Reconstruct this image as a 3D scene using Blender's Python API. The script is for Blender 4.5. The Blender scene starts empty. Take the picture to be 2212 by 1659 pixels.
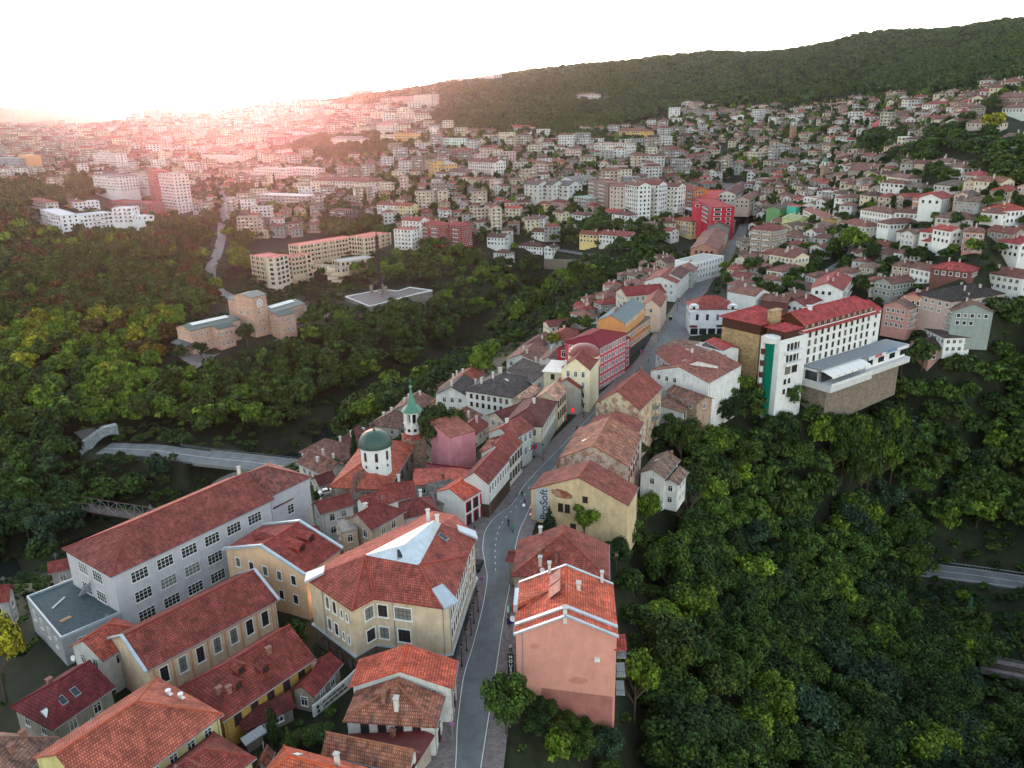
import bpy, bmesh, math, random
import numpy as np
from mathutils import Vector, Matrix
random.seed(7); np.random.seed(7)
S = bpy.context.scene
COL = S.collection
# ------------------------------------------------------------------ camera
F = 1705.; CX = 1106.; CY = 829.5; CZ = 90.
TH = math.radians(18.9); RO = math.radians(1.08)
FW = np.array([0, math.cos(TH), -math.sin(TH)]); U0 = np.array([0, math.sin(TH), math.cos(TH)]); X0 = np.array([1., 0, 0])
RT = X0*math.cos(RO)-U0*math.sin(RO); UP = U0*math.cos(RO)+X0*math.sin(RO)
cd = bpy.data.cameras.new('camera'); cam = bpy.data.objects.new('camera', cd); COL.objects.link(cam)
cd.sensor_width = 36; cd.lens = 36*F/2212.; cd.clip_start = 1; cd.clip_end = 60000
cam.matrix_world = Matrix(((RT[0], UP[0], -FW[0], 0), (RT[1], UP[1], -FW[1], 0), (RT[2], UP[2], -FW[2], CZ), (0, 0, 0, 1)))
S.camera = cam
# ------------------------------------------------------------------ sky, sun, exposure
SUN_EL = math.radians(3.0); SUN_AZ = math.radians(-17)      # azimuth from +Y towards +X
w = bpy.data.worlds.new("World"); S.world = w; w.use_nodes = True
nt = w.node_tree; bg = nt.nodes['Background']
sky = nt.nodes.new('ShaderNodeTexSky'); sky.sky_type = 'NISHITA'; sky.sun_disc = False
sky.sun_elevation = SUN_EL; sky.sun_rotation = SUN_AZ
sky.altitude = 200; sky.air_density = 1.0; sky.dust_density = 0.7; sky.ozone_density = 1.5
hs = nt.nodes.new('ShaderNodeHueSaturation'); hs.inputs['Saturation'].default_value = .5; nt.links.new(sky.outputs[0], hs.inputs['Color']); nt.links.new(hs.outputs[0], bg.inputs[0]); bg.inputs[1].default_value = 0.15
sl = bpy.data.lights.new('sun', 'SUN'); sl.energy = 0.7; sl.angle = math.radians(0.6); sl.color = (1, .28, .24)
so = bpy.data.objects.new('sun', sl); COL.objects.link(so)
sd = Vector((math.sin(SUN_AZ)*math.cos(SUN_EL), math.cos(SUN_AZ)*math.cos(SUN_EL), math.sin(SUN_EL)))
so.rotation_euler = sd.to_track_quat('Z', 'Y').to_euler(); so.location = (0, 0, 400)
S.view_settings.view_transform = 'Standard'; S.view_settings.look = 'None'
S.view_settings.exposure = 3.28; S.view_settings.gamma = 1
S.cycles.max_bounces = 5; S.cycles.diffuse_bounces = 3; S.cycles.glossy_bounces = 2; S.cycles.volume_bounces = 1
S.cycles.transmission_bounces = 2; S.cycles.transparent_max_bounces = 4
# ------------------------------------------------------------------ pixel <-> world
def ray(px, py): return RT*(px-CX)/F-UP*(py-CY)/F+FW
def at(px, py, z):
    v = ray(px, py); return v*((z-CZ)/v[2])+np.array([0, 0, CZ])
def att(px, py, t): return ray(px, py)*t+np.array([0, 0, CZ])
def proj(P):
    q = np.atleast_2d(P)-np.array([0, 0, CZ]); c = q@FW; cc = np.where(c > 1, c, 1)
    return CX+F*(q@RT)/cc, CY-F*(q@UP)/cc, c
# ------------------------------------------------------------------ terrain
CT_Z = [(1010,1640,0),(1010,1500,0),(1040,1300,0),(1100,1130,0),(1160,1030,0),(1230,950,0),(1280,880,0),(1350,790,0),(1430,700,0),(1520,600,1),(1570,545,1),(1600,490,1),
(930,1640,0),(940,1540,0),(700,1350,-.5),(500,1420,-1),(600,1220,-2),(300,1550,-1),(800,1150,-2),(900,1050,-3),(1050,950,-5),(1150,860,-8),(1250,740,-6),(1350,650,-4),(850,1400,-.3),
(1180,1300,-1),(1250,1500,-3),(1300,1100,-3),(1400,950,-7),(1520,850,-8),(1620,830,-5),(1900,760,-12),(1340,1250,-7),(1400,1250,-18),(1500,1100,-22),(1450,1600,-22),(1340,1540,-10),(1300,1640,-10),(1150,1640,-3),(1120,1560,-1),
(1700,1050,-35),(1900,1000,-45),(2100,1000,-50),(2212,850,-30),(2150,780,-12),(2100,1240,-75),(2212,1250,-75),(2350,1260,-75),(1950,1250,-68),(1800,1400,-60),(2180,1450,-77),(2350,1480,-77),(2212,1600,-72),(1800,1640,-50),(1600,1300,-38),(1600,1640,-35),(1750,860,-9),(1480,900,-8),(2300,1800,-70),(1700,1900,-40),(1250,1900,-12),(900,1900,0),(400,1900,0),(0,1800,0),
(1130,700,-50),(1180,660,-50),(1230,640,-36),(1000,760,-51),(850,860,-52),(740,930,-53),(600,1030,-54),(450,1120,-55),(250,1180,-56),(0,1250,-57),(-300,1300,-58),
(660,1000,-24),(900,850,-22),(1000,800,-20),(1150,740,-19),(1250,665,-15),(1320,612,-12),(760,960,-20),(830,900,-21),
(200,900,-46),(450,850,-40),(700,800,-38),(900,700,-30),(1000,640,-28),(330,760,-29),(100,790,-31),(-200,800,-32),(560,740,-25),(450,780,-27),(650,700,-25),(720,680,-24),(830,640,-22),(780,660,-22),(900,625,-22),(600,630,-28),(720,620,-27),
(230,965,-41),(380,960,-41),(500,990,-41),(620,1000,-41),(50,1050,-46),(200,1100,-54),(50,1180,-50),(100,1275,-8),(30,1260,-14),(0,1330,-6),(50,1450,-3),(0,1600,-1),(180,1400,-2),(400,1120,-26),(550,1060,-25),(-200,1500,-4)]
CT_T = [(1700,450,600),(1800,350,700),(1900,450,470),(1900,560,426),(1760,655,366),(1680,600,400),(2100,600,340),(2150,450,385),(2150,330,460),(2150,235,530),(2212,180,560),(2350,300,480),(2350,600,330),(1700,300,850),(1750,232,1050),(1500,243,1150),(1400,255,1200),(1600,215,1170),(2000,218,800),(1950,330,600),(2180,690,350),(2400,200,600),
(2212,45,1300),(2500,20,1250),(1900,70,1450),(1500,115,1700),(1200,145,1800),(900,190,1900),(650,217,2000),(350,250,2400),(150,268,2500),(-100,274,2500),(-500,280,2500),(2212,110,900),(1900,150,1150),(1500,180,1400),(1200,220,1400),
(1000,220,1500),(1000,290,1000),(800,300,1150),(500,330,1300),(500,290,1700),(200,330,1300),(200,290,1800),(0,330,1300),(-300,330,1300),(0,400,950),(-300,400,950),(200,400,950),(345,462,856),(500,430,850),(700,420,850),(900,420,780),(1100,420,700),(1100,330,900),(1300,330,900),(1300,420,690),(1480,400,720),(1575,400,740),
(1350,490,600),(1250,530,600),(1050,520,640),(900,500,680),(700,480,720),(850,540,620),(1050,600,545),(1200,600,540),(250,560,620),(250,640,560),(100,560,620),(-200,560,620),(190,495,700),(450,560,600),(500,640,540),(100,480,720),(1400,560,560),(1450,520,590),(1620,440,640)]
cp = [at(*c) for c in CT_Z]+[att(*c) for c in CT_T]
for (px, py, t) in [(2212,45,1300),(1900,70,1450),(1500,115,1700),(1200,145,1800),(900,190,1900),(650,217,2000),(350,250,2400),(150,268,2500),(-100,274,2500),(-500,280,2500),(2500,20,1250)]:
    p = att(px, py, t)
    for k, dz in ((1.3, 45), (2.2, 75)): cp.append(np.array([p[0]*k, p[1]*k, max(55, p[2]-dz)]))
for a in (-1.2, -.6, 0, .5, 1.2):
    cp.append(np.array([a*30, 30., -3 if a < .4 else -25])); cp.append(np.array([a*13000, 13000., 55.]))
cp = np.array(cp)
def ac(x, y):
    y = np.maximum(y, 5.); return np.stack([x/y*1.6, np.log(y)], -1)
CA = ac(cp[:, 0], cp[:, 1]); n = len(cp)
D = np.linalg.norm(CA[:, None]-CA[None], axis=2)+1e-9
A_ = np.zeros((n+3, n+3)); A_[:n, :n] = -D-np.eye(n)*-.002; A_[:n, n] = 1; A_[:n, n+1:] = CA; A_[n, :n] = 1; A_[n+1:, :n] = CA.T
WT = np.linalg.solve(A_, np.concatenate([cp[:, 2], [0, 0, 0]]))
def terr(x, y):
    x = np.atleast_1d(np.asarray(x, float)); y = np.atleast_1d(np.asarray(y, float))
    P = ac(x, y); out = np.zeros(len(P))
    for i in range(0, len(P), 4000):
        q = P[i:i+4000]; d_ = np.linalg.norm(q[:, None]-CA[None], axis=2)
        out[i:i+4000] = -d_@WT[:n]+WT[n]+q@WT[n+1:]
    return out
def T1(x, y): return float(terr(x, y)[0])
def hit(px, py):
    """first terrain point seen through a pixel"""
    v = ray(px, py); ts = np.geomspace(90, 4000, 260); P = v[None]*ts[:, None]; P[:, 2] += CZ
    below = P[:, 2] < terr(P[:, 0], P[:, 1])
    if not below.any(): return None
    i = int(np.argmax(below)); lo = ts[max(i-1, 0)]; hi = ts[i]
    for _ in range(7):
        m = (lo+hi)/2; p = v*m; p[2] += CZ
        if p[2] < T1(p[0], p[1]): hi = m
        else: lo = m
    p = v*hi; p[2] += CZ; return p
# ------------------------------------------------------------------ materials
def lin(c): return tuple((((x/255.)+.055)/1.055)**2.4 if x > 10 else x/255./12.92 for x in c)
def L4(c): return lin(c)+(1.,)
def nodes(name):
    m = bpy.data.materials.new(name); m.use_nodes = True; n_ = m.node_tree; b = n_.nodes['Principled BSDF']
    b.inputs['Roughness'].default_value = .85; b.inputs['Specular IOR Level'].default_value = .25
    return m, n_, b
def N(t, k, **kw):
    x = t.nodes.new(k)
    for a, v in kw.items(): setattr(x, a, v)
    return x
def mix(t, a, b, f, mode='MIX'):
    m = N(t, 'ShaderNodeMix', data_type='RGBA', blend_type=mode)
    for s, v in ((6, a), (7, b), (0, f)):
        if hasattr(v, 'links') or hasattr(v, 'is_linked'): t.links.new(v, m.inputs[s])
        else: m.inputs[s].default_value = v
    return m.outputs[2]
def basecol(t, src):
    if src == 'attr':
        a = N(t, 'ShaderNodeAttribute', attribute_name='col'); return a.outputs['Color']
    if isinstance(src, tuple):
        r = N(t, 'ShaderNodeRGB'); r.outputs[0].default_value = L4(src); return r.outputs[0]
    return N(t, 'ShaderNodeObjectInfo').outputs['Color']
def noise(t, scale, detail=4, rough=.6, vec=None, coord='Object', sc=None):
    if vec is None:
        tc = N(t, 'ShaderNodeTexCoord'); vec = tc.outputs[coord]
    if sc:
        mp = N(t, 'ShaderNodeMapping'); mp.inputs['Scale'].default_value = sc; t.links.new(vec, mp.inputs[0]); vec = mp.outputs[0]
    x = N(t, 'ShaderNodeTexNoise'); x.inputs['Scale'].default_value = scale; x.inputs['Detail'].default_value = detail; x.inputs['Roughness'].default_value = rough
    t.links.new(vec, x.inputs['Vector']); return x.outputs['Fac']
def ramp(t, fac, a, b, ca=(0, 0, 0, 1), cb=(1, 1, 1, 1)):
    r = N(t, 'ShaderNodeValToRGB'); r.color_ramp.elements[0].position = a; r.color_ramp.elements[1].position = b
    r.color_ramp.elements[0].color = ca; r.color_ramp.elements[1].color = cb; t.links.new(fac, r.inputs[0]); return r.outputs[0]
def bump(t, b, h, s, d=.05):
    x = N(t, 'ShaderNodeBump'); x.inputs['Strength'].default_value = s; x.inputs['Distance'].default_value = d
    t.links.new(h, x.inputs['Height']); t.links.new(x.outputs[0], b.inputs['Normal'])
def tile_mat(name, src='obj', old=0., rows=.46, wid=.34):
    m, t, b = nodes(name); base = basecol(t, src)
    uv = N(t, 'ShaderNodeTexCoord').outputs['UV']
    br = N(t, 'ShaderNodeTexBrick'); t.links.new(uv, br.inputs['Vector'])
    br.inputs['Scale'].default_value = 1.; br.inputs['Brick Width'].default_value = wid; br.inputs['Row Height'].default_value = rows
    br.inputs['Mortar Size'].default_value = .075; br.inputs['Mortar Smooth'].default_value = .7; br.inputs['Bias'].default_value = 0
    br.inputs['Color1'].default_value = (.8, .8, .8, 1); br.inputs['Color2'].default_value = (1.3, 1.24, 1.18, 1); br.inputs['Mortar'].default_value = (.34, .32, .32, 1)
    c = mix(t, base, br.outputs['Color'], 1., 'MULTIPLY')
    br2 = N(t, 'ShaderNodeTexBrick'); t.links.new(uv, br2.inputs['Vector'])
    br2.inputs['Scale'].default_value = 1; br2.inputs['Brick Width'].default_value = wid*2; br2.inputs['Row Height'].default_value = rows*2; br2.inputs['Mortar Size'].default_value = 0
    k = .2+old*.32
    br2.inputs['Color1'].default_value = (1-k, 1-k, 1-k, 1); br2.inputs['Color2'].default_value = (1+k, 1+k*.9, 1+k*.8, 1)
    c = mix(t, c, br2.outputs['Color'], 1., 'MULTIPLY')
    hs = N(t, 'ShaderNodeHueSaturation'); hs.inputs['Saturation'].default_value = .9; t.links.new(c, hs.inputs['Color']); c = hs.outputs[0]
    n1 = noise(t, .35, 5, .65); c = mix(t, c, ramp(t, n1, .3, .72, (.56, .55, .56, 1), (1.26, 1.22, 1.18, 1)), 1., 'MULTIPLY')
    n3 = noise(t, 2.6, 3, .7, uv, sc=(1, .16, 1)); c = mix(t, c, ramp(t, n3, .35, .7, (.78, .77, .76, 1), (1.1, 1.1, 1.1, 1)), 1., 'MULTIPLY')
    if old:
        n2 = noise(t, 1.1, 6, .75); c = mix(t, c, (.2, .17, .14, 1), ramp(t, n2, .5, .78, (0, 0, 0, 1), (old*.8, old*.8, old*.8, 1)))
    t.links.new(c, b.inputs['Base Color']); bump(t, b, br.outputs['Fac'], -.5, .06)
    return m
def wall_mat(name, src='obj', dirt=.35, brick=False, scale=1):
    m, t, b = nodes(name); c = basecol(t, src)
    if brick:
        uv = N(t, 'ShaderNodeTexCoord').outputs['UV']; br = N(t, 'ShaderNodeTexBrick'); t.links.new(uv, br.inputs['Vector'])
        br.inputs['Scale'].default_value = 1; br.inputs['Brick Width'].default_value = .5*scale; br.inputs['Row Height'].default_value = .22*scale; br.inputs['Mortar Size'].default_value = .02*scale
        br.inputs['Color1'].default_value = (.72, .72, .72, 1); br.inputs['Color2'].default_value = (1.25, 1.2, 1.15, 1); br.inputs['Mortar'].default_value = (.8, .8, .8, 1)
        c = mix(t, c, br.outputs['Color'], 1., 'MULTIPLY')
    n1 = noise(t, .5, 5, .7); c = mix(t, c, ramp(t, n1, .3, .7, (1-dirt, 1-dirt, 1-dirt, 1), (1.05, 1.05, 1.04, 1)), 1., 'MULTIPLY')
    n2 = noise(t, .9, 6, .7, sc=(1, 1, .22)); c = mix(t, c, ramp(t, n2, .42, .75, (1, 1, 1, 1), (1-dirt, 1-dirt*1.05, 1-dirt*1.1, 1)), 1., 'MULTIPLY')
    t.links.new(c, b.inputs['Base Color']); return m
def ruin_mat(name, src='obj'):
    m, t, b = nodes(name); c = basecol(t, src)
    n = noise(t, .45, 7, .7); msk = ramp(t, n, .5, .54)
    uv = N(t, 'ShaderNodeTexCoord').outputs['UV']; br = N(t, 'ShaderNodeTexBrick'); t.links.new(uv, br.inputs['Vector'])
    br.inputs['Scale'].default_value = 1; br.inputs['Brick Width'].default_value = .55; br.inputs['Row Height'].default_value = .25; br.inputs['Mortar Size'].default_value = .03
    br.inputs['Color1'].default_value = L4((150, 100, 82)); br.inputs['Color2'].default_value = L4((186, 140, 118)); br.inputs['Mortar'].default_value = L4((170, 150, 135))
    c = mix(t, c, br.outputs['Color'], msk)
    n2 = noise(t, 1.2, 5, .7); c = mix(t, c, ramp(t, n2, .35, .75, (.6, .6, .6, 1), (1.1, 1.1, 1.1, 1)), 1., 'MULTIPLY')
    t.links.new(c, b.inputs['Base Color']); return m
def metal_mat(name, src='obj', seam=.6, met=.0, rough=.5):
    m, t, b = nodes(name); c = basecol(t, src); uv = N(t, 'ShaderNodeTexCoord').outputs['UV']
    br = N(t, 'ShaderNodeTexBrick'); t.links.new(uv, br.inputs['Vector']); br.offset = 0
    br.inputs['Scale'].default_value = 1; br.inputs['Brick Width'].default_value = seam; br.inputs['Row Height'].default_value = 6; br.inputs['Mortar Size'].default_value = .03
    br.inputs['Color1'].default_value = (1, 1, 1, 1); br.inputs['Color2'].default_value = (.94, .94, .94, 1); br.inputs['Mortar'].default_value = (.7, .7, .7, 1)
    c = mix(t, c, br.outputs['Color'], 1., 'MULTIPLY'); n1 = noise(t, .7, 5, .6)
    c = mix(t, c, ramp(t, n1, .3, .7, (.8, .8, .8, 1), (1.06, 1.06, 1.06, 1)), 1., 'MULTIPLY')
    t.links.new(c, b.inputs['Base Color']); b.inputs['Metallic'].default_value = met; b.inputs['Roughness'].default_value = rough; b.inputs['Specular IOR Level'].default_value = .5; return m
def plain(name, src, rough=.7, var=.12, emit=None, dark=1.):
    m, t, b = nodes(name); c = basecol(t, src); n1 = noise(t, 1.5, 4, .6)
    c = mix(t, c, ramp(t, n1, .3, .7, ((1-var)*dark,)*3+(1,), ((1+var)*dark,)*3+(1,)), 1., 'MULTIPLY')
    t.links.new(c, b.inputs['Base Color']); b.inputs['Roughness'].default_value = rough
    if emit: b.inputs['Emission Color'].default_value = L4(emit[0]); b.inputs['Emission Strength'].default_value = emit[1]
    return m
def leaf_mat(name, src='obj'):
    m, t, b = nodes(name); c = basecol(t, src)
    g = N(t, 'ShaderNodeNewGeometry'); r = ramp(t, g.outputs['Random Per Island'], 0, 1, (.2, .25, .2, 1), (.98, 1.12, .74, 1))  # wide leaf tone spread puts crown highlights and dark gaps into the colour
    c = mix(t, c, r, 1., 'MULTIPLY')
    n1 = noise(t, 1.6, 3, .6); c = mix(t, c, ramp(t, n1, .35, .68, (.5, .55, .6, 1), (1.3, 1.25, 1.0, 1)), 1., 'MULTIPLY')
    t.links.new(c, b.inputs['Base Color']); b.inputs['Roughness'].default_value = .75; b.inputs['Specular IOR Level'].default_value = .15
    return m
M = {}
M['tile'] = tile_mat('clay roof tiles'); M['old'] = tile_mat('old clay roof tiles', old=.75, rows=.5, wid=.3); M['tile_a'] = tile_mat('distant roof tiles', 'attr', .3)
M['wall'] = wall_mat('painted plaster', dirt=.26); M['wall_a'] = wall_mat('distant plaster', 'attr', .3); M['clean'] = wall_mat('fresh plaster', dirt=.14)
M['ruin'] = ruin_mat('crumbling plaster over brick'); M['brick'] = wall_mat('brickwork', dirt=.25, brick=True); M['stone'] = wall_mat('stone blocks', dirt=.3, brick=True, scale=2.2)
M['metal'] = metal_mat('seamed sheet metal'); M['felt'] = plain('roofing felt', 'obj', .9, .25)
M['ridge'] = plain('ridge tiles', 'obj', .85, .2, dark=.72); M['paint'] = plain('paint', 'obj', .6, .08)
M['white'] = plain('white trim', (214, 214, 210), .6, .06); M['brown'] = plain('brown wood', (70, 40, 30), .7, .15); M['black'] = plain('black metal', (28, 28, 30), .5, .1)
M['grey'] = plain('grey metal', (128, 134, 138), .5, .1); M['zinc'] = metal_mat('zinc flashing', (176, 188, 196), .8, .3, .45)
m_, t_, b_ = nodes('window glass'); b_.inputs['Base Color'].default_value = (.02, .026, .032, 1); b_.inputs['Roughness'].default_value = .12; b_.inputs['Specular IOR Level'].default_value = .5; M['glass'] = m_
m_, t_, b_ = nodes('curtained glass'); b_.inputs['Base Color'].default_value = (.16, .17, .16, 1); b_.inputs['Roughness'].default_value = .25; M['curtain'] = m_
m_, t_, b_ = nodes('green glass'); b_.inputs['Base Color'].default_value = (.0, .14, .09, 1); b_.inputs['Roughness'].default_value = .15; M['greenglass'] = m_
m_, t_, b_ = nodes('lamp bulb'); b_.inputs['Emission Color'].default_value = (1, .6, .25, 1); b_.inputs['Emission Strength'].default_value = 3; M['bulb'] = m_
M['leaf'] = leaf_mat('leaves'); M['leaf_a'] = leaf_mat('distant leaves', 'attr'); M['bark'] = plain('bark', (78, 66, 56), .9, .3)
def ground_mat():
    m, t, b = nodes('woodland soil and grass'); n1 = noise(t, .05, 8, .7); n2 = noise(t, .6, 6, .7)
    c = ramp(t, n1, .35, .65, L4((28, 35, 22)), L4((44, 50, 30))); c = mix(t, c, ramp(t, n2, .3, .7, (.6, .6, .6, 1), (1.3, 1.25, 1.2, 1)), 1., 'MULTIPLY')
    t.links.new(c, b.inputs['Base Color']); return m
def asphalt_mat(name, c0, v=.2):
    m, t, b = nodes(name); n1 = noise(t, .35, 6, .65); n2 = noise(t, 6, 3, .6); n3 = noise(t, .22, 5, .6, sc=(1, .25, 1))
    c = ramp(t, n1, .3, .7, tuple(x*(1-v) for x in lin(c0))+(1,), tuple(x*(1+v) for x in lin(c0))+(1,)); c = mix(t, c, ramp(t, n2, .3, .7, (.85, .85, .85, 1), (1.15, 1.15, 1.15, 1)), 1., 'MULTIPLY')
    c = mix(t, c, ramp(t, n3, .4, .65, (.85, .85, .86, 1), (1.12, 1.12, 1.1, 1)), 1., 'MULTIPLY')
    t.links.new(c, b.inputs['Base Color']); b.inputs['Roughness'].default_value = .8; return m
M['ground'] = ground_mat(); M['asphalt'] = asphalt_mat('worn asphalt', (102, 106, 108)); M['asphalt2'] = asphalt_mat('pale asphalt', (128, 128, 128))
def pave_mat():
    m, t, b = nodes('paving blocks'); uv = N(t, 'ShaderNodeTexCoord').outputs['Object']; br = N(t, 'ShaderNodeTexBrick'); t.links.new(uv, br.inputs['Vector'])
    br.inputs['Scale'].default_value = 1; br.inputs['Brick Width'].default_value = .5; br.inputs['Row Height'].default_value = .25; br.inputs['Mortar Size'].default_value = .02
    br.inputs['Color1'].default_value = L4((104, 98, 98)); br.inputs['Color2'].default_value = L4((134, 122, 120)); br.inputs['Mortar'].default_value = L4((84, 80, 80))
    n1 = noise(t, .5, 5, .6); c = mix(t, br.outputs['Color'], ramp(t, n1, .3, .7, (.75, .75, .75, 1), (1.15, 1.15, 1.15, 1)), 1., 'MULTIPLY'); t.links.new(c, b.inputs['Base Color']); return m
M['pave'] = pave_mat()
m_, t_, b_ = nodes('river water'); b_.inputs['Base Color'].default_value = (.012, .02, .018, 1); b_.inputs['Roughness'].default_value = .18
bump(t_, b_, noise(t_, .8, 3), .15, .2); M['water'] = m_
# ------------------------------------------------------------------ mesh helpers
class MB:
    def __init__(s): s.v = []; s.f = []; s.m = []; s.uv = []; s.mats = []; s.c = []
    def mi(s, k):
        if k not in s.mats: s.mats.append(k)
        return s.mats.index(k)
    def face(s, pts, k, uv=None, col=None):
        i = len(s.v); s.v += [tuple(map(float, p)) for p in pts]; s.f.append(tuple(range(i, i+len(pts)))); s.m.append(s.mi(k))
        if uv is None:
            a = np.array(pts[0], float); b = np.array(pts[1], float); e = b-a; ln = np.linalg.norm(e)+1e-9; e /= ln
            nn = np.cross(e, np.array(pts[-1], float)-a); nl = np.linalg.norm(nn)
            if nl < 1e-9: nn = np.array([0, 0, 1.]); nl = 1
            g = np.cross(nn/nl, e); uv = [((np.array(p)-a)@e+a[0]+a[1]*.37, (np.array(p)-a)@g) for p in pts]
        s.uv += list(uv); s.c += [col or (1, 1, 1)]*len(pts)
    def box(s, c, sz, k, ang=0, up=None, col=None):
        ca, sa = math.cos(ang), math.sin(ang); hx, hy, hz = sz[0]/2, sz[1]/2, sz[2]/2; P = []
        for dz in (-hz, hz):
            for dx, dy in ((-hx, -hy), (hx, -hy), (hx, hy), (-hx, hy)): P.append((c[0]+dx*ca-dy*sa, c[1]+dx*sa+dy*ca, c[2]+dz))
        for q in ((0, 1, 5, 4), (1, 2, 6, 5), (2, 3, 7, 6), (3, 0, 4, 7), (4, 5, 6, 7), (3, 2, 1, 0)): s.face([P[i] for i in q], k, col=col)
    def prism(s, poly, z0, z1, k, ktop=None, bottom=False):
        m = len(poly)
        ar = sum(poly[i][0]*poly[(i+1) % m][1]-poly[(i+1) % m][0]*poly[i][1] for i in range(m))
        if ar < 0: poly = poly[::-1]
        for i in range(m):
            a, b = poly[i], poly[(i+1) % m]; s.face([(a[0], a[1], z0), (b[0], b[1], z0), (b[0], b[1], z1), (a[0], a[1], z1)], k)
        s.face([(p[0], p[1], z1) for p in poly], ktop or k)
        if bottom: s.face([(p[0], p[1], z0) for p in poly[::-1]], k)
    def cyl(s, c, r, h, k, n_=10, r2=None, z0=None):
        r2 = r if r2 is None else r2; z0 = c[2] if z0 is None else z0
        a = [(c[0]+r*math.cos(2*math.pi*i/n_), c[1]+r*math.sin(2*math.pi*i/n_), z0) for i in range(n_)]
        b = [(c[0]+r2*math.cos(2*math.pi*i/n_), c[1]+r2*math.sin(2*math.pi*i/n_), z0+h) for i in range(n_)]
        for i in range(n_): s.face([a[i], a[(i+1) % n_], b[(i+1) % n_], b[i]], k)
        if r2 > .01: s.face(b, k)
        s.face(a[::-1], k)
    def bar(s, p, q, wd, k, n_=4):
        p = Vector(p); q = Vector(q); d_ = (q-p)
        if d_.length < 1e-6: return
        d_.normalize(); u = d_.orthogonal().normalized(); v = d_.cross(u); h = wd/2
        R = [[pt+(u*math.cos(2*math.pi*(i+.5)/n_)+v*math.sin(2*math.pi*(i+.5)/n_))*h for i in range(n_)] for pt in (p, q)]
        for i in range(n_): s.face([R[0][i], R[0][(i+1) % n_], R[1][(i+1) % n_], R[1][i]], k)
        s.face(R[1], k); s.face(R[0][::-1], k)
    def slab(s, pts, th, k, kedge=None):
        """thick sheet under a polygon"""
        nn = np.cross(np.array(pts[1])-np.array(pts[0]), np.array(pts[2])-np.array(pts[1])); 
        if nn[2] < 0: pts = pts[::-1]
        s.face(pts, k); lo = [(p[0], p[1], p[2]-th) for p in pts]; s.face(lo[::-1], kedge or k)
        for i in range(len(pts)):
            j = (i+1) % len(pts); s.face([pts[i], lo[i], lo[j], pts[j]], kedge or k)
    def mesh(s, name, org=(0, 0, 0), colattr=False):
        me = bpy.data.meshes.new(name); o = np.array(org, float)
        me.from_pydata([tuple(np.array(p)-o) for p in s.v] if any(o) else s.v, [], s.f)
        for k in s.mats: me.materials.append(M[k])
        me.polygons.foreach_set('material_index', s.m)
        u = me.uv_layers.new(name='UVMap'); u.data.foreach_set('uv', np.array(s.uv, np.float32).ravel())
        if colattr:
            a = me.color_attributes.new('col', 'FLOAT_COLOR', 'CORNER'); cc = np.ones((len(s.c), 4), np.float32); cc[:, :3] = s.c; a.data.foreach_set('color', cc.ravel())
        me.update(); return me
    def build(s, name, parent=None, org=None, color=None, colattr=False):
        if org is None: org = tuple(parent.location) if parent else (0, 0, 0)
        if parent is not None and parent.type == 'MESH': org = parent['org']
        o = bpy.data.objects.new(name, s.mesh(name, org, colattr)); COL.objects.link(o)
        if parent is not None: o.parent = parent
        else: o.location = org
        o['org'] = tuple(float(x) for x in org)
        if color: o.color = L4(color)
        return o
def thing(name, label, cat, loc, group=None):
    o = bpy.data.objects.new(name, None); COL.objects.link(o); o.location = [float(x) for x in loc]; o.empty_display_size = .5
    o['label'] = label; o['category'] = cat
    if group: o['group'] = group
    return o
def tag(o, label, cat, group=None):
    o['label'] = label; o['category'] = cat
    if group: o['group'] = group
    return o
def setting(o, kind='structure'): o['kind'] = kind; return o
def link(name, me, parent, loc, rz=0, color=None, scale=None):
    """an object sharing mesh data, placed in world space under an unrotated parent"""
    o = bpy.data.objects.new(name, me); COL.objects.link(o)
    if parent is not None:
        pl = parent['org'] if parent.type == 'MESH' else parent.location
        o.parent = parent; o.location = (loc[0]-pl[0], loc[1]-pl[1], loc[2]-pl[2])
    else: o.location = loc
    o.rotation_euler = (0, 0, rz)
    if scale: o.scale = scale
    if color: o.color = L4(color)
    return o
RECTS = []      # footprints (cx, cy, ang, hl, hw) keeping trees and other houses out
def blocked(x, y, pad=1.):
    if not RECTS: return np.zeros(len(x), bool)
    out = np.zeros(len(x), bool)
    for cx, cy, a, hl, hw in RECTS:
        dx = x-cx; dy = y-cy; u = dx*math.cos(a)+dy*math.sin(a); v = -dx*math.sin(a)+dy*math.cos(a)
        out |= (abs(u) < hl+pad) & (abs(v) < hw+pad)
    return out
WCACHE = {}
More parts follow.
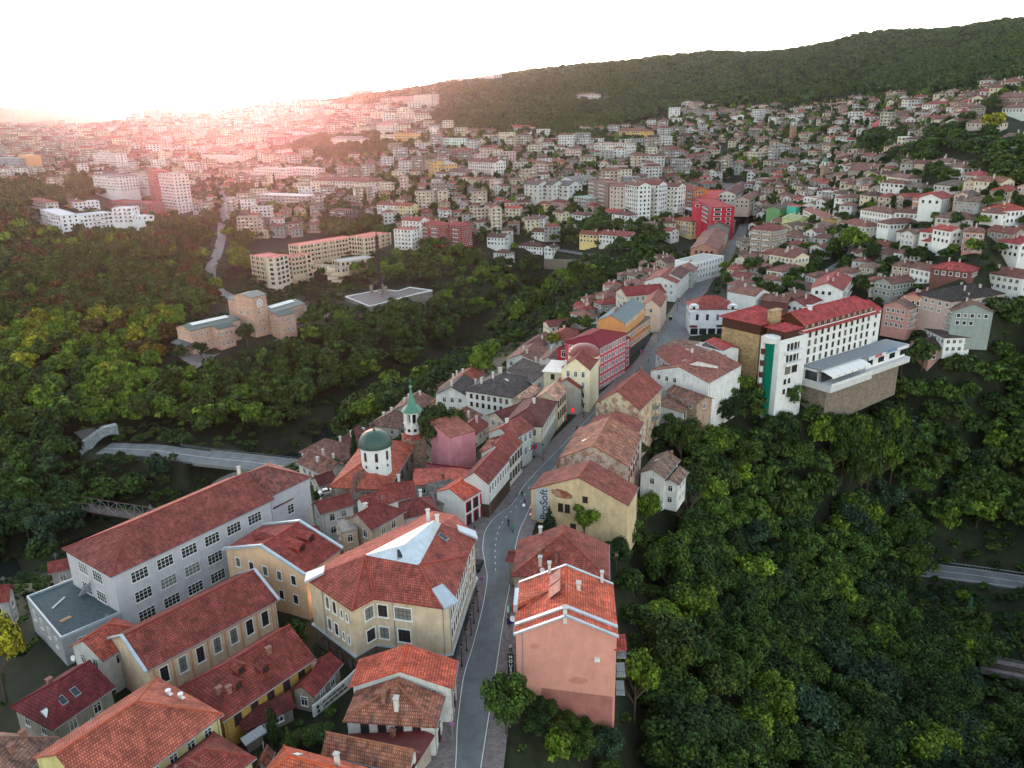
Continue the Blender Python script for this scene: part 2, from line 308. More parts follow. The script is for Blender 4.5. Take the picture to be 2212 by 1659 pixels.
def win_mesh(w_, h_, st):
    k = (round(w_, 1), round(h_, 1), st)
    if k in WCACHE: return WCACHE[k]
    b = MB(); fr = {'w': 'white', 'b': 'brown', 'B': 'brown', 'k': 'black', 'a': 'white'}[st[0]]; gl = 'curtain' if 'c' in st else 'glass'
    # local: x along the wall, -y outward, z up from the window centre
    def q(x0, x1, z0, z1, y, kk):
        b.face([(x0, y, z0), (x1, y, z0), (x1, y, z1), (x0, y, z1)], kk)
    H, W_ = h_/2, w_/2
    q(-W_, W_, -H, H, -.03, gl)
    def bx_(x0, x1, z0, z1, d_, kk): b.box(((x0+x1)/2, -d_/2, (z0+z1)/2), (x1-x0, d_, z1-z0), kk)
    sur = 'white' if st[0] in 'wB' or 's' in st else fr
    s_ = .16 if st[0] == 'B' or 's' in st else .09
    bx_(-W_-s_, -W_, -H-s_, H+s_, .1, sur); bx_(W_, W_+s_, -H-s_, H+s_, .1, sur); bx_(-W_, W_, H, H+s_, .1, sur); bx_(-W_-s_-.06, W_+s_+.06, -H-s_-.06, -H, .2, sur)
    nm = max(1, int(round(w_/.75))-1)
    for i in range(1, nm+1):
        x = -W_+w_*i/(nm+1); bx_(x-.035, x+.035, -H, H, .07, fr)
    bx_(-W_, W_, H*.42, H*.42+.06, .072, fr)
    if 'v' in st: bx_(-W_, W_, -H*.35, -H*.35+.05, .071, fr)
    WCACHE[k] = b.mesh('window'); return WCACHE[k]
def chim_mesh(k=0):
    if ('ch', k) in WCACHE: return WCACHE[('ch', k)]
    b = MB(); s_ = (.8, .6, 1.1, .7)[k]; h = (1.5, 2.2, 1.7, 1.2)[k]
    b.box((0, 0, h/2-1), (s_, s_*.8, h+1), 'clean' if k != 3 else 'brick')
    for dx in (-1, 1):
        for dy in (-1, 1): b.box((dx*s_*.36, dy*s_*.28, h-.35), (.14, .14, .3), 'clean')
    b.box((0, 0, h-.12), (s_+.25, s_*.8+.25, .12), 'ridge')
    WCACHE[('ch', k)] = b.mesh('chimney'); return WCACHE[('ch', k)]
class Rect:
    """rectangle: L runs along the ridge"""
    def __init__(s, c, ang, L, W): s.c = np.array(c[:2], float); s.a = ang; s.L = L; s.W = W; s.u = np.array([math.cos(ang), math.sin(ang)]); s.v = np.array([-math.sin(ang), math.cos(ang)])
    def p(s, x, y, z=None):
        q = s.c+s.u*x+s.v*y; return (q[0], q[1]) if z is None else (q[0], q[1], z)
def quad(A, B, C, ze, ridge='BC'):
    a = at(*A, ze)[:2]; b = at(*B, ze)[:2]; c = at(*C, ze)[:2]
    if ridge == 'BC':
        e = (c-b); L = np.linalg.norm(e); e /= L; nrm = np.array([-e[1], e[0]]); s_ = (a-b)@nrm; W = abs(s_); cen = (b+c)/2+nrm*s_/2
    else:
        e = (b-a); L = np.linalg.norm(e); e /= L; nrm = np.array([-e[1], e[0]]); s_ = (c-b)@nrm; W = abs(s_); cen = (a+b)/2+nrm*s_/2
    return Rect(cen, math.atan2(e[1], e[0]), L, W)
def roof_z(r, ty, ze, rh, x, y):
    """height of the roof surface at local x, y"""
    if ty[0] == 'f': return ze
    k = rh/(r.W/2); z = (r.W/2-abs(y))*k
    if ty[0] == 's': return ze+rh*(y/r.W+.5)
    h0, h1 = {'g': (0, 0), 'h': (1, 1), 'a': (1, 0), 'b': (0, 1)}[ty[0]]
    rn = min(r.W/2, r.L/2)
    if h0: z = min(z, (x+r.L/2)*rh/rn)
    if h1: z = min(z, (r.L/2-x)*rh/rn)
    return ze+z
def roof_build(b, r, ty, ze, rh, mat, th=.22, ridge=True, edge='white'):
    L, W = r.L/2, r.W/2; P = r.p
    if ty[0] == 'f':
        b.face([P(-L+.25, -W+.25, ze-.3), P(L-.25, -W+.25, ze-.3), P(L-.25, W-.25, ze-.3), P(-L+.25, W-.25, ze-.3)], mat)
        for (x, y, lx, ly) in ((0, -W+.14, 2*L, .28), (0, W-.14, 2*L, .28), (-L+.14, 0, .28, 2*W-.56), (L-.14, 0, .28, 2*W-.56)):
            c = P(x, y); b.box((c[0], c[1], ze-.15), (lx, ly, .5), edge, r.a)
        return
    if ty[0] == 's':
        b.slab([P(-L, -W, ze), P(L, -W, ze), P(L, W, ze+rh), P(-L, W, ze+rh)], th, mat); return
    h0, h1 = {'g': (0, 0), 'h': (1, 1), 'a': (1, 0), 'b': (0, 1)}[ty[0]]
    rn = min(W, L if (h0 and h1) else L*1.6); x0 = -L+(rn if h0 else 0); x1 = L-(rn if h1 else 0)
    if x1-x0 < .05: x0 = x1 = (x0+x1)/2
    zr = ze+rh; R0, R1 = P(x0, 0, zr), P(x1, 0, zr)
    if x1 > x0:
        b.slab([P(-L, -W, ze), P(L, -W, ze), R1, R0], th, mat); b.slab([P(L, W, ze), P(-L, W, ze), R0, R1], th, mat)
    else:
        b.slab([P(-L, -W, ze), P(L, -W, ze), R1], th, mat); b.slab([P(L, W, ze), P(-L, W, ze), R0], th, mat)
    if h0: b.slab([P(-L, W, ze), P(-L, -W, ze), R0], th, mat)
    if h1: b.slab([P(L, -W, ze), P(L, W, ze), R1], th, mat)
    if ridge:
        if x1 > x0: b.bar(R0, R1, .34, 'ridge', 6)
        for h_, X, Rr in ((h0, -L, R0), (h1, L, R1)):
            if h_:
                for Y in (-W, W): b.bar(P(X, Y, ze), Rr, .3, 'ridge', 5)
def walls_build(b, r, ty, ze, rh, zg, mat, ins):
    L, W = r.L/2-ins, r.W/2-ins; P = r.p; k = rh/(r.W/2) if ty[0] != 'f' else 0
    zt = ze+(ins*k if ty[0] not in 'sf' else 0)-.24 if ty[0] != 'f' else ze-.32
    def wz(x, y): return (ze+rh*(y/r.W+.5)-.24) if ty[0] == 's' else zt
    for (xa, ya, xb, yb) in ((-L, -W, L, -W), (L, -W, L, W), (L, W, -L, W), (-L, W, -L, -W)):
        b.face([P(xa, ya, zg), P(xb, yb, zg), P(xb, yb, wz(xb, yb)), P(xa, ya, wz(xa, ya))], mat)
    if ty[0] in 'gab':
        zr = ze+rh-.24
        if ty[0] in 'gb': b.face([P(-L, W, zt), P(-L, -W, zt), P(-L, 0, zr)], mat)
        if ty[0] in 'ga': b.face([P(L, -W, zt), P(L, W, zt), P(L, 0, zr)], mat)
def windows(parent, r, ins, ze, zg, rows=2, sp=2.8, w=1.1, h=1.6, fh=3.2, top=1.7, st='w', sides='0123', skip=(), marg=1.2, name='window', maxn=99, door=False):
    L, W = r.L/2-ins, r.W/2-ins; cnt = 0
    S4 = [((0, -W), r.u, 2*L), ((L, 0), r.v, 2*W), ((0, W), -r.u, 2*L), ((-L, 0), -r.v, 2*W)]
    for si, (m0, e, ln) in enumerate(S4):
        if str(si) not in sides: continue
        nx = int((ln-2*marg+sp*.5)//sp)
        if nx < 1 and ln > w+1: nx = 1
        cen = r.c+r.u*m0[0]+r.v*m0[1]; nrm = np.array([e[1], -e[0]])
        if (np.array([0, 0])-cen)@nrm < -.12*np.linalg.norm(cen): continue
        for row in range(rows):
            z = ze-top-row*fh
            if z-h/2 < zg+.4: break
            for i in range(nx):
                if (si, row, i) in skip: continue
                q = cen+e*((i-(nx-1)/2)*sp*(1 if nx*sp < ln else ln/(nx*sp+.1)))
                stt = st+('c' if random.random() < .25 else '')
                link(name, win_mesh(w, h, stt), parent, (q[0]+nrm[0]*.01, q[1]+nrm[1]*.01, z), math.atan2(e[1], e[0])); cnt += 1
                if cnt >= maxn: return
NB = 0
def house(name, label, cat, blocks, group=None):
    """blocks: dicts with A,B,C,ze | rect; ty, rh, roof(mat,color), wall(mat,color), win{}, ch[(x,y,kind)], zg"""
    root = None
    for bi, d_ in enumerate(blocks):
        r = d_.get('rect') or quad(d_['A'], d_['B'], d_['C'], d_['ze'], d_.get('r', 'BC'))
        ze = d_['ze']; ty = d_.get('ty', 'g'); ins = d_.get('ins', .5 if ty != 'f' else 0.02); rh = d_.get('rh', r.W/2*.46 if ty not in 'f' else 0)
        cs = np.array([r.p(x, y) for x in (-r.L/2, r.L/2) for y in (-r.W/2, r.W/2)]); zg = d_.get('zg', float(min(terr(cs[:, 0], cs[:, 1])))-.6)
        if root is None: root = thing(name, label, cat, (r.c[0], r.c[1], zg), group)
        RECTS.append((r.c[0], r.c[1], r.a, r.L/2, r.W/2))
        wm, wc = d_.get('wall', ('wall', (205, 202, 196))); rm, rc = d_.get('roof', ('tile', (150, 68, 52)))
        wn = dict(rows=2); wn.update(d_.get('win', {}))
        b = MB(); walls_build(b, r, ty, ze, rh, zg, wm, ins); wo = b.build('wall', root, color=wc)
        if d_.get('base'):   # a different ground floor band standing proud of the wall
            bh, bm, bc = d_['base']; b = MB(); i2 = ins-.06
            b.prism([r.p(-r.L/2+i2, -r.W/2+i2), r.p(r.L/2-i2, -r.W/2+i2), r.p(r.L/2-i2, r.W/2-i2), r.p(-r.L/2+i2, r.W/2-i2)], zg, bh, bm); b.build('ground_floor', root, color=bc)
        b = MB(); roof_build(b, r, ty, ze, rh, rm, edge=d_.get('edge', 'white')); ro = b.build('roof', root, color=rc)
        if wn['rows']: windows(root, r, ins, ze, zg, **wn)
        if ty[0] in 'ghab' and np.hypot(*r.c) < 330:     # gutters and a downpipe
            for sy in (-1, 1):
                if (r.c+r.v*sy*r.W/2)@r.c > r.c@r.c+1: continue
                b = MB(); y_ = sy*(r.W/2+.07); b.bar(r.p(-r.L/2, y_, ze-.12), r.p(r.L/2, y_, ze-.12), .17, 'grey', 6); b.build('gutter', root)
                b = MB(); x_ = (r.L/2-.9)*random.choice((-1, 1)); yw_ = sy*(r.W/2-ins+.09); b.bar(r.p(x_, y_, ze-.15), r.p(x_, yw_, ze-.7), .12, 'grey', 6); b.bar(r.p(x_, yw_, ze-.7), r.p(x_, yw_, max(zg, ze-11)), .12, 'grey', 6); b.build('downpipe', root)
            if random.random() < .55:
                X, Y = random.uniform(-.5, .5)*r.L, 0; z_ = roof_z(r, ty, ze, rh, X*.8, 0); b = MB(); b.bar(r.p(X*.8, 0, z_), r.p(X*.8, 0, z_+2.0), .06, 'grey'); 
                for k in range(4): b.bar(r.p(X*.8-.5+k*.08, -.1, z_+1.3+k*.2), r.p(X*.8+.5-k*.08, .1, z_+1.3+k*.2), .04, 'grey')
                b.build('antenna', ro)
        for (x, y, k) in d_.get('ch', ()):
            X, Y = x*r.L/2, y*r.W/2; q = r.p(X, Y, roof_z(r, ty, ze, rh, X, Y)); link('chimney', chim_mesh(k), ro, q, r.a, color=(205, 200, 192) if k < 3 else (150, 110, 95))
        for (x, y, k) in d_.get('sky', ()):      # roof windows
            X, Y = x*r.L/2, y*r.W/2; z = roof_z(r, ty, ze, rh, X, Y); kk = rh/(r.W/2)*(-1 if Y > 0 else 1); b = MB()
            for (e, mt, o_) in ((.5, 'grey', .05), (.4, 'glass' if k == 0 else 'white', .09)):
                b.slab([r.p(X-e, Y-e*1.4, z-kk*e*1.4+o_), r.p(X+e, Y-e*1.4, z-kk*e*1.4+o_), r.p(X+e, Y+e*1.4, z+kk*e*1.4+o_), r.p(X-e, Y+e*1.4, z+kk*e*1.4+o_)], .12, mt)
            b.build('skylight', ro)
        for (x, y, wd) in d_.get('dorm', ()):    # gabled dormers facing the nearer eave
            X, Y = x*r.L/2, y*r.W/2; s_ = 1 if Y > 0 else -1; kk = rh/(r.W/2); z0 = roof_z(r, ty, ze, rh, X, Y); b = MB(); hh = 1.0; dp = (hh+.7)/kk
            zb = z0-.3; f0, f1 = r.p(X-wd/2, Y), r.p(X+wd/2, Y)
            b.face([(f0[0], f0[1], zb), (f1[0], f1[1], zb), (f1[0], f1[1], z0+hh), (*r.p(X, Y), z0+hh+.7), (f0[0], f0[1], z0+hh)], 'clean')
            for sx in (-1, 1):
                b.face([(*r.p(X+sx*wd/2, Y), zb), (*r.p(X+sx*wd/2, Y), z0+hh), (*r.p(X+sx*wd/2, Y-s_*hh/kk), z0+hh)], 'clean')
                b.slab([r.p(X+sx*(wd/2+.25), Y+s_*.3, z0+hh-.1), r.p(X, Y+s_*.3, z0+hh+.75), r.p(X, Y-s_*dp, z0+hh+.75), r.p(X+sx*(wd/2+.25), Y-s_*(hh/kk), z0+hh-.1)], .12, rm)
            do = b.build('dormer', ro, color=rc)
            e = r.u*(-s_); link('window', win_mesh(wd*.5, .8, 'b'), do, (*r.p(X, Y+s_*.02), z0+.55), math.atan2(e[1], e[0]))
    return root
# ------------------------------------------------------------------ roads
ROAD = [((976,1720),(1034,1720)),((982,1614),(1050,1614)),((983,1569),(1058,1560)),((995.5,1469),(1071,1475)),((1008,1425),(1078,1430)),((1019,1394),(1086,1370)),((1040,1310),(1096,1310)),((1051,1246),(1105,1262)),((1044,1215),(1112,1215)),((1039,1185),(1118,1172)),((1043,1150),(1127,1140)),((1064,1118),(1141,1112)),((1106,1091),(1154,1078)),((1129,1049),(1172,1045)),((1160,1016),(1200,1010)),((1189,986),(1226,982)),((1239,935),(1272,932)),((1283,889),(1312,887)),((1325,850),(1356,848)),((1362,815),(1398,813)),((1389,788),(1432,783)),((1409,758),(1462,750)),((1430,725),(1480,722)),((1446,695),(1487,690)),((1462,666),(1498,655)),((1509,611),(1527,610)),((1544,570),(1562,568)),((1577,533),(1592,532)),((1597,505),(1608,505)),((1604,485),(1613,482)),((1601,465),(1609,463)),((1592,448),(1598,446)),((1578,430),(1584,428)),((1574,412),(1579,411)),((1572,396),(1577,396))]
def road_pt(p):
    if p[1] > 610: return at(p[0], p[1], .02)
    h = hit(*p); return h if h is not None else at(p[0], p[1], 1)
RL = np.array([road_pt(a) for a, b in ROAD]); RR = np.array([road_pt(b) for a, b in ROAD])
def resamp(A, n_):
    s = np.concatenate([[0], np.cumsum(np.linalg.norm(np.diff(A, axis=0), axis=1))]); q = np.linspace(0, s[-1], n_)
    return np.stack([np.interp(q, s, A[:, i]) for i in range(3)], 1)
def smooth(A, k=2):
    for _ in range(k):
        B = A.copy(); B[1:-1] = (A[:-2]+2*A[1:-1]+A[2:])/4; A = B
    return A
def dense(A, B, f=8):
    idx = np.linspace(0, len(A)-1, (len(A)-1)*f+1); k = np.arange(len(A))
    return [smooth(np.stack([np.interp(idx, k, X[:, i]) for i in range(3)], 1), 6) for X in (A, B)]
RLd, RRd = dense(RL, RR)
RC = (RLd+RRd)/2
for A in (RLd, RRd): A[:, 2] = RC[:, 2]
# second roads: (pixels of centre line, z or None, width)
SIDE = {'valley_road': ([(225,968),(330,972),(420,985),(540,998),(660,1012),(760,1030)], -40.3, 11.5),
        'gorge_road': ([(1960,1228),(2020,1232),(2110,1243),(2212,1258),(2400,1285)], -74.6, 10),
        'park_road': ([(560,662),(505,645),(470,628),(452,605),(455,575),(470,548),(478,515),(480,470),(487,430),(470,412)], None, 7.5),
        'hillside_road': ([(2060,668),(2110,668),(2160,662),(2260,655),(2400,650)], None, 8),
        'old_town_lane': ([(1735,640),(1760,610),(1790,585),(1830,560),(1850,530)], None, 5),
        'gurko_lane': ([(1120,470+60),(1200,538),(1260,548),(1330,560),(1400,566)], None, 6)}
SC = {}
for k, (pp, z, wd) in SIDE.items():
    P = np.array([at(p[0], p[1], z) if z is not None else hit(*p) for p in pp]); P = smooth(resamp(P, 60), 3); SC[k] = (P, wd)
def near_road(x, y, pad=0.):
    o = np.zeros(len(x), bool)
    for P, hw in [(RC, np.linalg.norm(RRd-RLd, axis=1)/2+4.5)]+[(P, np.full(len(P), w_/2)) for P, w_ in SC.values()]:
        box = (x > P[:, 0].min()-14) & (x < P[:, 0].max()+14) & (y > P[:, 1].min()-14) & (y < P[:, 1].max()+14); k = np.where(box)[0]
        if len(k): o[k] |= (((x[k][:, None]-P[None, :, 0])**2+(y[k][:, None]-P[None, :, 1])**2) < (hw[None]+pad)**2).any(1)
    return o
def ribbon(b, A, B, k, dz=0., side=0.):
    for i in range(len(A)-1):
        p = [A[i], B[i], B[i+1], A[i+1]]; p = [(q[0], q[1], q[2]+dz) for q in p]
        nn = np.cross(np.array(p[1])-p[0], np.array(p[2])-p[1]); p = p if nn[2] > 0 else p[::-1]
        b.face(p, k)
        if side:
            for q0, q1 in ((A[i], A[i+1]), (B[i], B[i+1])):
                b.face([(q0[0], q0[1], q0[2]+dz), (q1[0], q1[1], q1[2]+dz), (q1[0], q1[1], q1[2]+dz-side), (q0[0], q0[1], q0[2]+dz-side)], k)
def offs(A, B, d0, d1):
    """strip lying beyond edge A, on the side away from B, from d0 to d1 metres"""
    e = A-B; e[:, 2] = 0; e /= np.linalg.norm(e, axis=1)[:, None]; return A+e*d0, A+e*d1
b = MB(); ribbon(b, RLd, RRd, 'asphalt', .06); o = b.build('street'); setting(o)
l0, l1 = offs(RLd, RRd, .0, 4.6); r0, r1 = offs(RRd, RLd, .0, 3.0)
b = MB(); ribbon(b, l0, l1, 'pave', .19, .35); o = b.build('pavement'); setting(o)
b = MB(); ribbon(b, r0, r1, 'pave', .19, .35); o = b.build('pavement'); setting(o)
b = MB()
for A, B in ((RLd, RRd), (RRd, RLd)):
    e = B-A; e[:, 2] = 0; e /= np.linalg.norm(e, axis=1)[:, None]; nn_ = 19*8 if A is RLd else 19*8
    ribbon(b, (A+e*.25)[:nn_], (A+e*.37)[:nn_], 'white', .068)
C1 = RLd*.62+RRd*.38
for i in range(60, 105, 3):
    e = RRd[i]-RLd[i]; e[2] = 0; e /= np.linalg.norm(e); b.face([C1[i]-e*.07+[0, 0, .07], C1[i]+e*.07+[0, 0, .07], C1[i+1]+e*.07+[0, 0, .07], C1[i+1]-e*.07+[0, 0, .07]], 'white')
o = b.build('road_markings'); setting(o)
for k, (P, wd) in SC.items():
    t_ = np.gradient(P, axis=0); t_[:, 2] = 0; t_ /= np.linalg.norm(t_, axis=1)[:, None]; nv = np.stack([-t_[:, 1], t_[:, 0], 0*t_[:, 0]], 1)
    b = MB(); ribbon(b, P+nv*wd/2, P-nv*wd/2, 'asphalt2' if k in ('park_road', 'hillside_road') else 'asphalt', .12 if SIDE[k][1] is None else 0, .8)
    if k in ('gorge_road', 'valley_road'):
        for off in (-wd/2+.5, 0, wd/2-.6) if k == 'gorge_road' else (0,): ribbon(b, P+nv*(off-.08), P+nv*(off+.08), 'white', .008)
    setting(b.build(k))
# ------------------------------------------------------------------ ground
RIV = np.array([at(px, py, z)[:2] for px, py, z in [(1300,600,-40),(1240,620,-47),(1185,655,-50),(1130,700,-50),(1000,765,-51),(850,865,-52),(740,930,-53),(600,1030,-54),(450,1120,-55),(250,1180,-56),(0,1250,-57),(-400,1330,-58)]])
def segdist(x, y, P):
    o = np.full(len(x), 1e9)
    for i in range(len(P)-1):
        a, c = P[i], P[i+1]; e = c-a; t_ = np.clip(((x-a[0])*e[0]+(y-a[1])*e[1])/(e@e), 0, 1)
        o = np.minimum(o, np.hypot(x-a[0]-t_*e[0], y-a[1]-t_*e[1]))
    return o
def ground(x, y):
    x = np.asarray(x, float); y = np.asarray(y, float); z = terr(x, y); dr = segdist(x, y, RIV); z = z-np.clip((19-dr)/8, 0, 1)*4.5; d_ = np.minimum(segdist(x, y, RC[::4, :2]), 1e9)
    hw = 8.5; k = np.clip((hw+6-d_)/6, 0, 1)
    # the street bench
    j = np.zeros(len(x), int)
    near = d_ < hw+6
    if near.any():
        dd = (x[near][:, None]-RC[None, :, 0])**2+(y[near][:, None]-RC[None, :, 1])**2; zz = RC[dd.argmin(1), 2]-.25
        z[near] = z[near]*(1-k[near])+zz*k[near]
    for key, (P, wd) in SC.items():
        d2 = segdist(x, y, P[::3, :2]); nr = d2 < wd/2+7
        if key in ('valley_road',): nr &= x < P[22, 0]
        if nr.any():
            dd = (x[nr][:, None]-P[None, :, 0])**2+(y[nr][:, None]-P[None, :, 1])**2; kk = np.clip((wd/2+7-d2[nr])/6, 0, 1)
            z[nr] = z[nr]*(1-kk)+(P[dd.argmin(1), 2]-.5)*kk
    return z
ys = np.concatenate([np.geomspace(45, 1500, 300), np.geomspace(1530, 13000, 50)]); as_ = np.linspace(-1.15, 1.15, 290)
X = (as_[None, :]*ys[:, None]).ravel(); Y = np.repeat(ys, len(as_)); Z = ground(X, Y)
nx = len(as_); ny = len(ys); idx = np.arange(nx*ny).reshape(ny, nx)
fc = np.stack([idx[:-1, :-1], idx[:-1, 1:], idx[1:, 1:], idx[1:, :-1]], -1).reshape(-1, 4)
me = bpy.data.meshes.new('ground'); me.from_pydata(np.stack([X, Y, Z], 1).tolist(), [], fc.tolist()); me.materials.append(M['ground'])
me.polygons.foreach_set('use_smooth', [True]*len(fc)); me.update()
o = bpy.data.objects.new('ground', me); COL.objects.link(o); setting(o)
b = MB(); RP = resamp(np.c_[RIV, np.full(len(RIV), -50.)], 60)
RP[:, 2] = np.interp(np.arange(60), [0, 12, 59], [-42., -49.3, -57.2]); tt = np.gradient(RP, axis=0); tt /= np.linalg.norm(tt[:, :2], axis=1)[:, None]; nv = np.stack([-tt[:, 1], tt[:, 0], 0*tt[:, 0]], 1)
ribbon(b, RP+nv*14, RP-nv*14, 'water', 0); setting(b.build('river'))
# far mountains on the left horizon
b = MB(); prof = [(-700,250),(-300,236),(-60,229),(0,231),(40,233),(75,236),(105,238),(140,243),(165,240),(200,238),(260,240),(320,243),(420,252),(600,262),(900,275)]
f_ = [att(px, py, 5400) for px, py in prof]; bk = [p*np.array([1.25, 1.25, 1])-[0, 0, 90] for p in f_]; bs = [p*np.array([.86, .86, 0])+[0, 0, 20] for p in f_]
for i in range(len(prof)-1):
    b.face([bs[i], bs[i+1], f_[i+1], f_[i]], 'ground'); b.face([f_[i], f_[i+1], bk[i+1], bk[i]], 'ground')
setting(b.build('mountains'))
# ------------------------------------------------------------------ near buildings, traced roof by roof
WH = (212, 212, 208); CR = (212, 202, 180); RED = (168, 74, 56); ORG = (186, 78, 50); OLD = (158, 104, 82); MAR = (112, 32, 38); GB = (128, 104, 92); DG = (86, 82, 80); BR = (124, 72, 62); PK = (198, 140, 140)
H = house
H('house', 'old house with pale brown tiled hip roof at the bottom left corner', 'house',
  [dict(A=(36,1506), B=(127,1593), C=(30,1700), ze=7, ty='h', rh=3.6, roof=('old', (140,108,92)), wall=('wall', (150,140,128)), ch=[(-.5,.45,3),(.1,.5,3),(-.2,-.5,3)])])
H('house', 'small house with maroon red roof and white skylight beside the cut-off cream gable', 'house',
  [dict(A=(70,1496), B=(114,1578), C=(250,1484), ze=5.5, ty='a', rh=3.2, roof=('tile', (112,34,40)), wall=('wall', (150,148,140)), ch=[(-.1,.35,3)], sky=[(-.75,-.4,1),(.1,-.5,0),(-.3,-.5,0)], win=dict(rows=1, sp=4))])
H('house', 'little white house with worn orange hip roof between grey annex and cream gable', 'house',
  [dict(A=(212,1436), B=(147,1398), C=(250,1333), ze=6.5, ty='b', rh=2.8, roof=('tile', (176,76,54)), wall=('wall', WH), win=dict(rows=1, sp=3))])
LB = H('row_building', 'long low ornate building with many tall windows, peach mouldings and a dark red tiled roof', 'building',
  [dict(A=(350,1432), B=(228,1380), C=(512,1240), ze=7.6, ty='g', rh=3.6, roof=('tile', (138,60,48)), wall=('wall', (214,190,164)), win=dict(rows=0))])
lr = quad((350,1432),(228,1380),(512,1240),7.6)
windows(LB, lr, .5, 7.6, -1, rows=1, sp=3.15, w=1.3, h=2.9, top=2.6, st='Bvs', sides='02', marg=.8)
b = MB()
for sx in (-1, 1):
    nw_ = int((lr.L-2.6+3.15*.5)//3.15)
    for i in range(nw_+1):
        x = (i-nw_/2)*3.15; e_ = lr.p(x, sx*(lr.W/2-.42)); b.box((e_[0], e_[1], 3.6), (.3, .16, 7), 'clean', lr.a)
e_ = lr.p(0, lr.W/2-.4); b.box((e_[0], e_[1], 7.05), (lr.L-1, .2, .35), 'clean', lr.a); e_ = lr.p(0, -lr.W/2+.4); b.box((e_[0], e_[1], 7.05), (lr.L-1, .2, .35), 'clean', lr.a)
b.build('moulding', LB, color=(196,150,118))
for sx in (-1, 1):
    b = MB()
    for sy in (-1, 1): b.slab([lr.p(sx*(lr.L/2+.15), sy*(lr.W/2+.1), 7.75), lr.p(sx*(lr.L/2-.35), sy*(lr.W/2+.1), 7.75), lr.p(sx*(lr.L/2-.35), 0, 11.5), lr.p(sx*(lr.L/2+.15), 0, 11.5)], .35, 'zinc')
    b.build('parapet', LB)
SCH = H('school', 'long grey three storey school with rows of wide windows under a worn red hip roof', 'school',
  [dict(A=(145,1180), B=(240,1247), C=(594,1078), ze=12, ty='a', rh=4.0, roof=('tile', (140,66,56)), wall=('clean', (182,182,188)), win=dict(rows=3, sp=5.2, w=3.2, h=2.1, fh=4.3, top=2.4, st='wv', marg=3), ch=[(.93,.1,1)]),
   dict(A=(574,1078), B=(674,1030), C=(598,992), ze=12, r='AB', ty='h', rh=3.4, roof=('old', (134,72,62)), wall=('clean', (180,180,186)), win=dict(rows=2, sp=4.4, w=1.6, h=2.2, fh=4.6, top=5.4, marg=3, st='wv')),
   dict(A=(584,1102), B=(634,1076), C=(610,1060), ze=9.0, r='AB', ty='s', rh=-1.2, roof=('tile', (120,64,58)), wall=('clean', (182,182,188)), win=dict(rows=0))])
r_ = quad((145,1180),(240,1247),(594,1078),12)
b = MB(); p0 = r_.p(-r_.L/2+.3, -r_.W/2+.3, 12.2); b.build
ANX = H('annex', 'flat-roofed grey school annex with dark felt roof and white parapet', 'annex',
  [dict(A=(35,1297), B=(131,1378), C=(263,1321), ze=4.2, ty='f', roof=('felt', (72,84,88)), wall=('clean', (140,144,150)), edge='zinc', win=dict(rows=1, sp=4, w=1.2, h=2, top=2.6, sides='03'))])
rr = quad((35,1297),(131,1378),(263,1321),4.2)
b = MB(); 
for k in range(3): b.bar(rr.p(-rr.L*.3, rr.W*.08+.2*k, 4.05), rr.p(-rr.L*.02, rr.W*.2+.2*k, 4.05), .16, 'white')
tag(b.build('pipe_bundle'), 'bundle of pale pipes lying on the dark flat annex roof', 'pipes')
b = MB(); c_ = rr.p(-rr.L*.25, -rr.W*.2); b.box((c_[0], c_[1], 4.0), (1.9, .7, .2), 'ridge', rr.a+.2); o = b.build('timber_board', color=(200,160,120)); tag(o, 'short tan board lying on the dark flat annex roof', 'board')
b = MB()
for i in range(7): q = r_.p(-r_.L/2-.6, r_.W/2-6-i*.55); b.box((q[0], q[1], 4.3+i*.55), (1.2, .5, .15), 'grey', r_.a)
for s_ in (0, 1): b.bar(r_.p(-r_.L/2-.1-s_, r_.W/2-6, 4.9), r_.p(-r_.L/2-.1-s_, r_.W/2-10, 8.6), .08, 'black')
o = b.build('stair', SCH)
SH = H('row_building', 'orange and pale blue townhouse with two roof dormers, lit shop lamps and white fire walls', 'building',
  [dict(A=(585,1296), B=(482,1186), C=(568,1134), ze=9.6, ty='g', rh=3.4, ins=.35, roof=('tile', (150,54,42)), wall=('clean', (212,178,146)), win=dict(rows=2, sp=3.6, w=1.1, h=1.9, fh=4.2, top=2.2, st='Bvs'), dorm=[(-.1,-.55,2.2),(.5,-.5,2.2),(-.2,.5,2.0)])])
rs = quad((585,1296),(482,1186),(568,1134),9.6)
for sx in (-1, 1):
    b = MB()
    for sy in (-1, 1): b.slab([rs.p(sx*(rs.L/2+.25), sy*(rs.W/2+.1), 9.9), rs.p(sx*(rs.L/2-.35), sy*(rs.W/2+.1), 9.9), rs.p(sx*(rs.L/2-.35), 0, 13.4), rs.p(sx*(rs.L/2+.25), 0, 13.4)], .5, 'zinc')
    b.build('parapet', SH)
def on_side(r, side, f, out, z):
    """point on a wall: side 0:-v 1:+u 2:+v 3:-u, f in -1..1 along it"""
    L, W = r.L/2, r.W/2
    return {0: r.p(f*L, -W-out, z), 1: r.p(L+out, f*W, z), 2: r.p(-f*L, W+out, z), 3: r.p(-L-out, -f*W, z)}[side]
def facing(r):
    """index of the long side that looks at the camera most"""
    best = max(range(4), key=lambda i: float(-(r.c+[(-r.v*r.W/2), r.u*r.L/2, r.v*r.W/2, -r.u*r.L/2][i])@[(-r.v), r.u, r.v, -r.u][i])/np.linalg.norm(r.c)*(1 if i in (0, 2) else .6)); return best
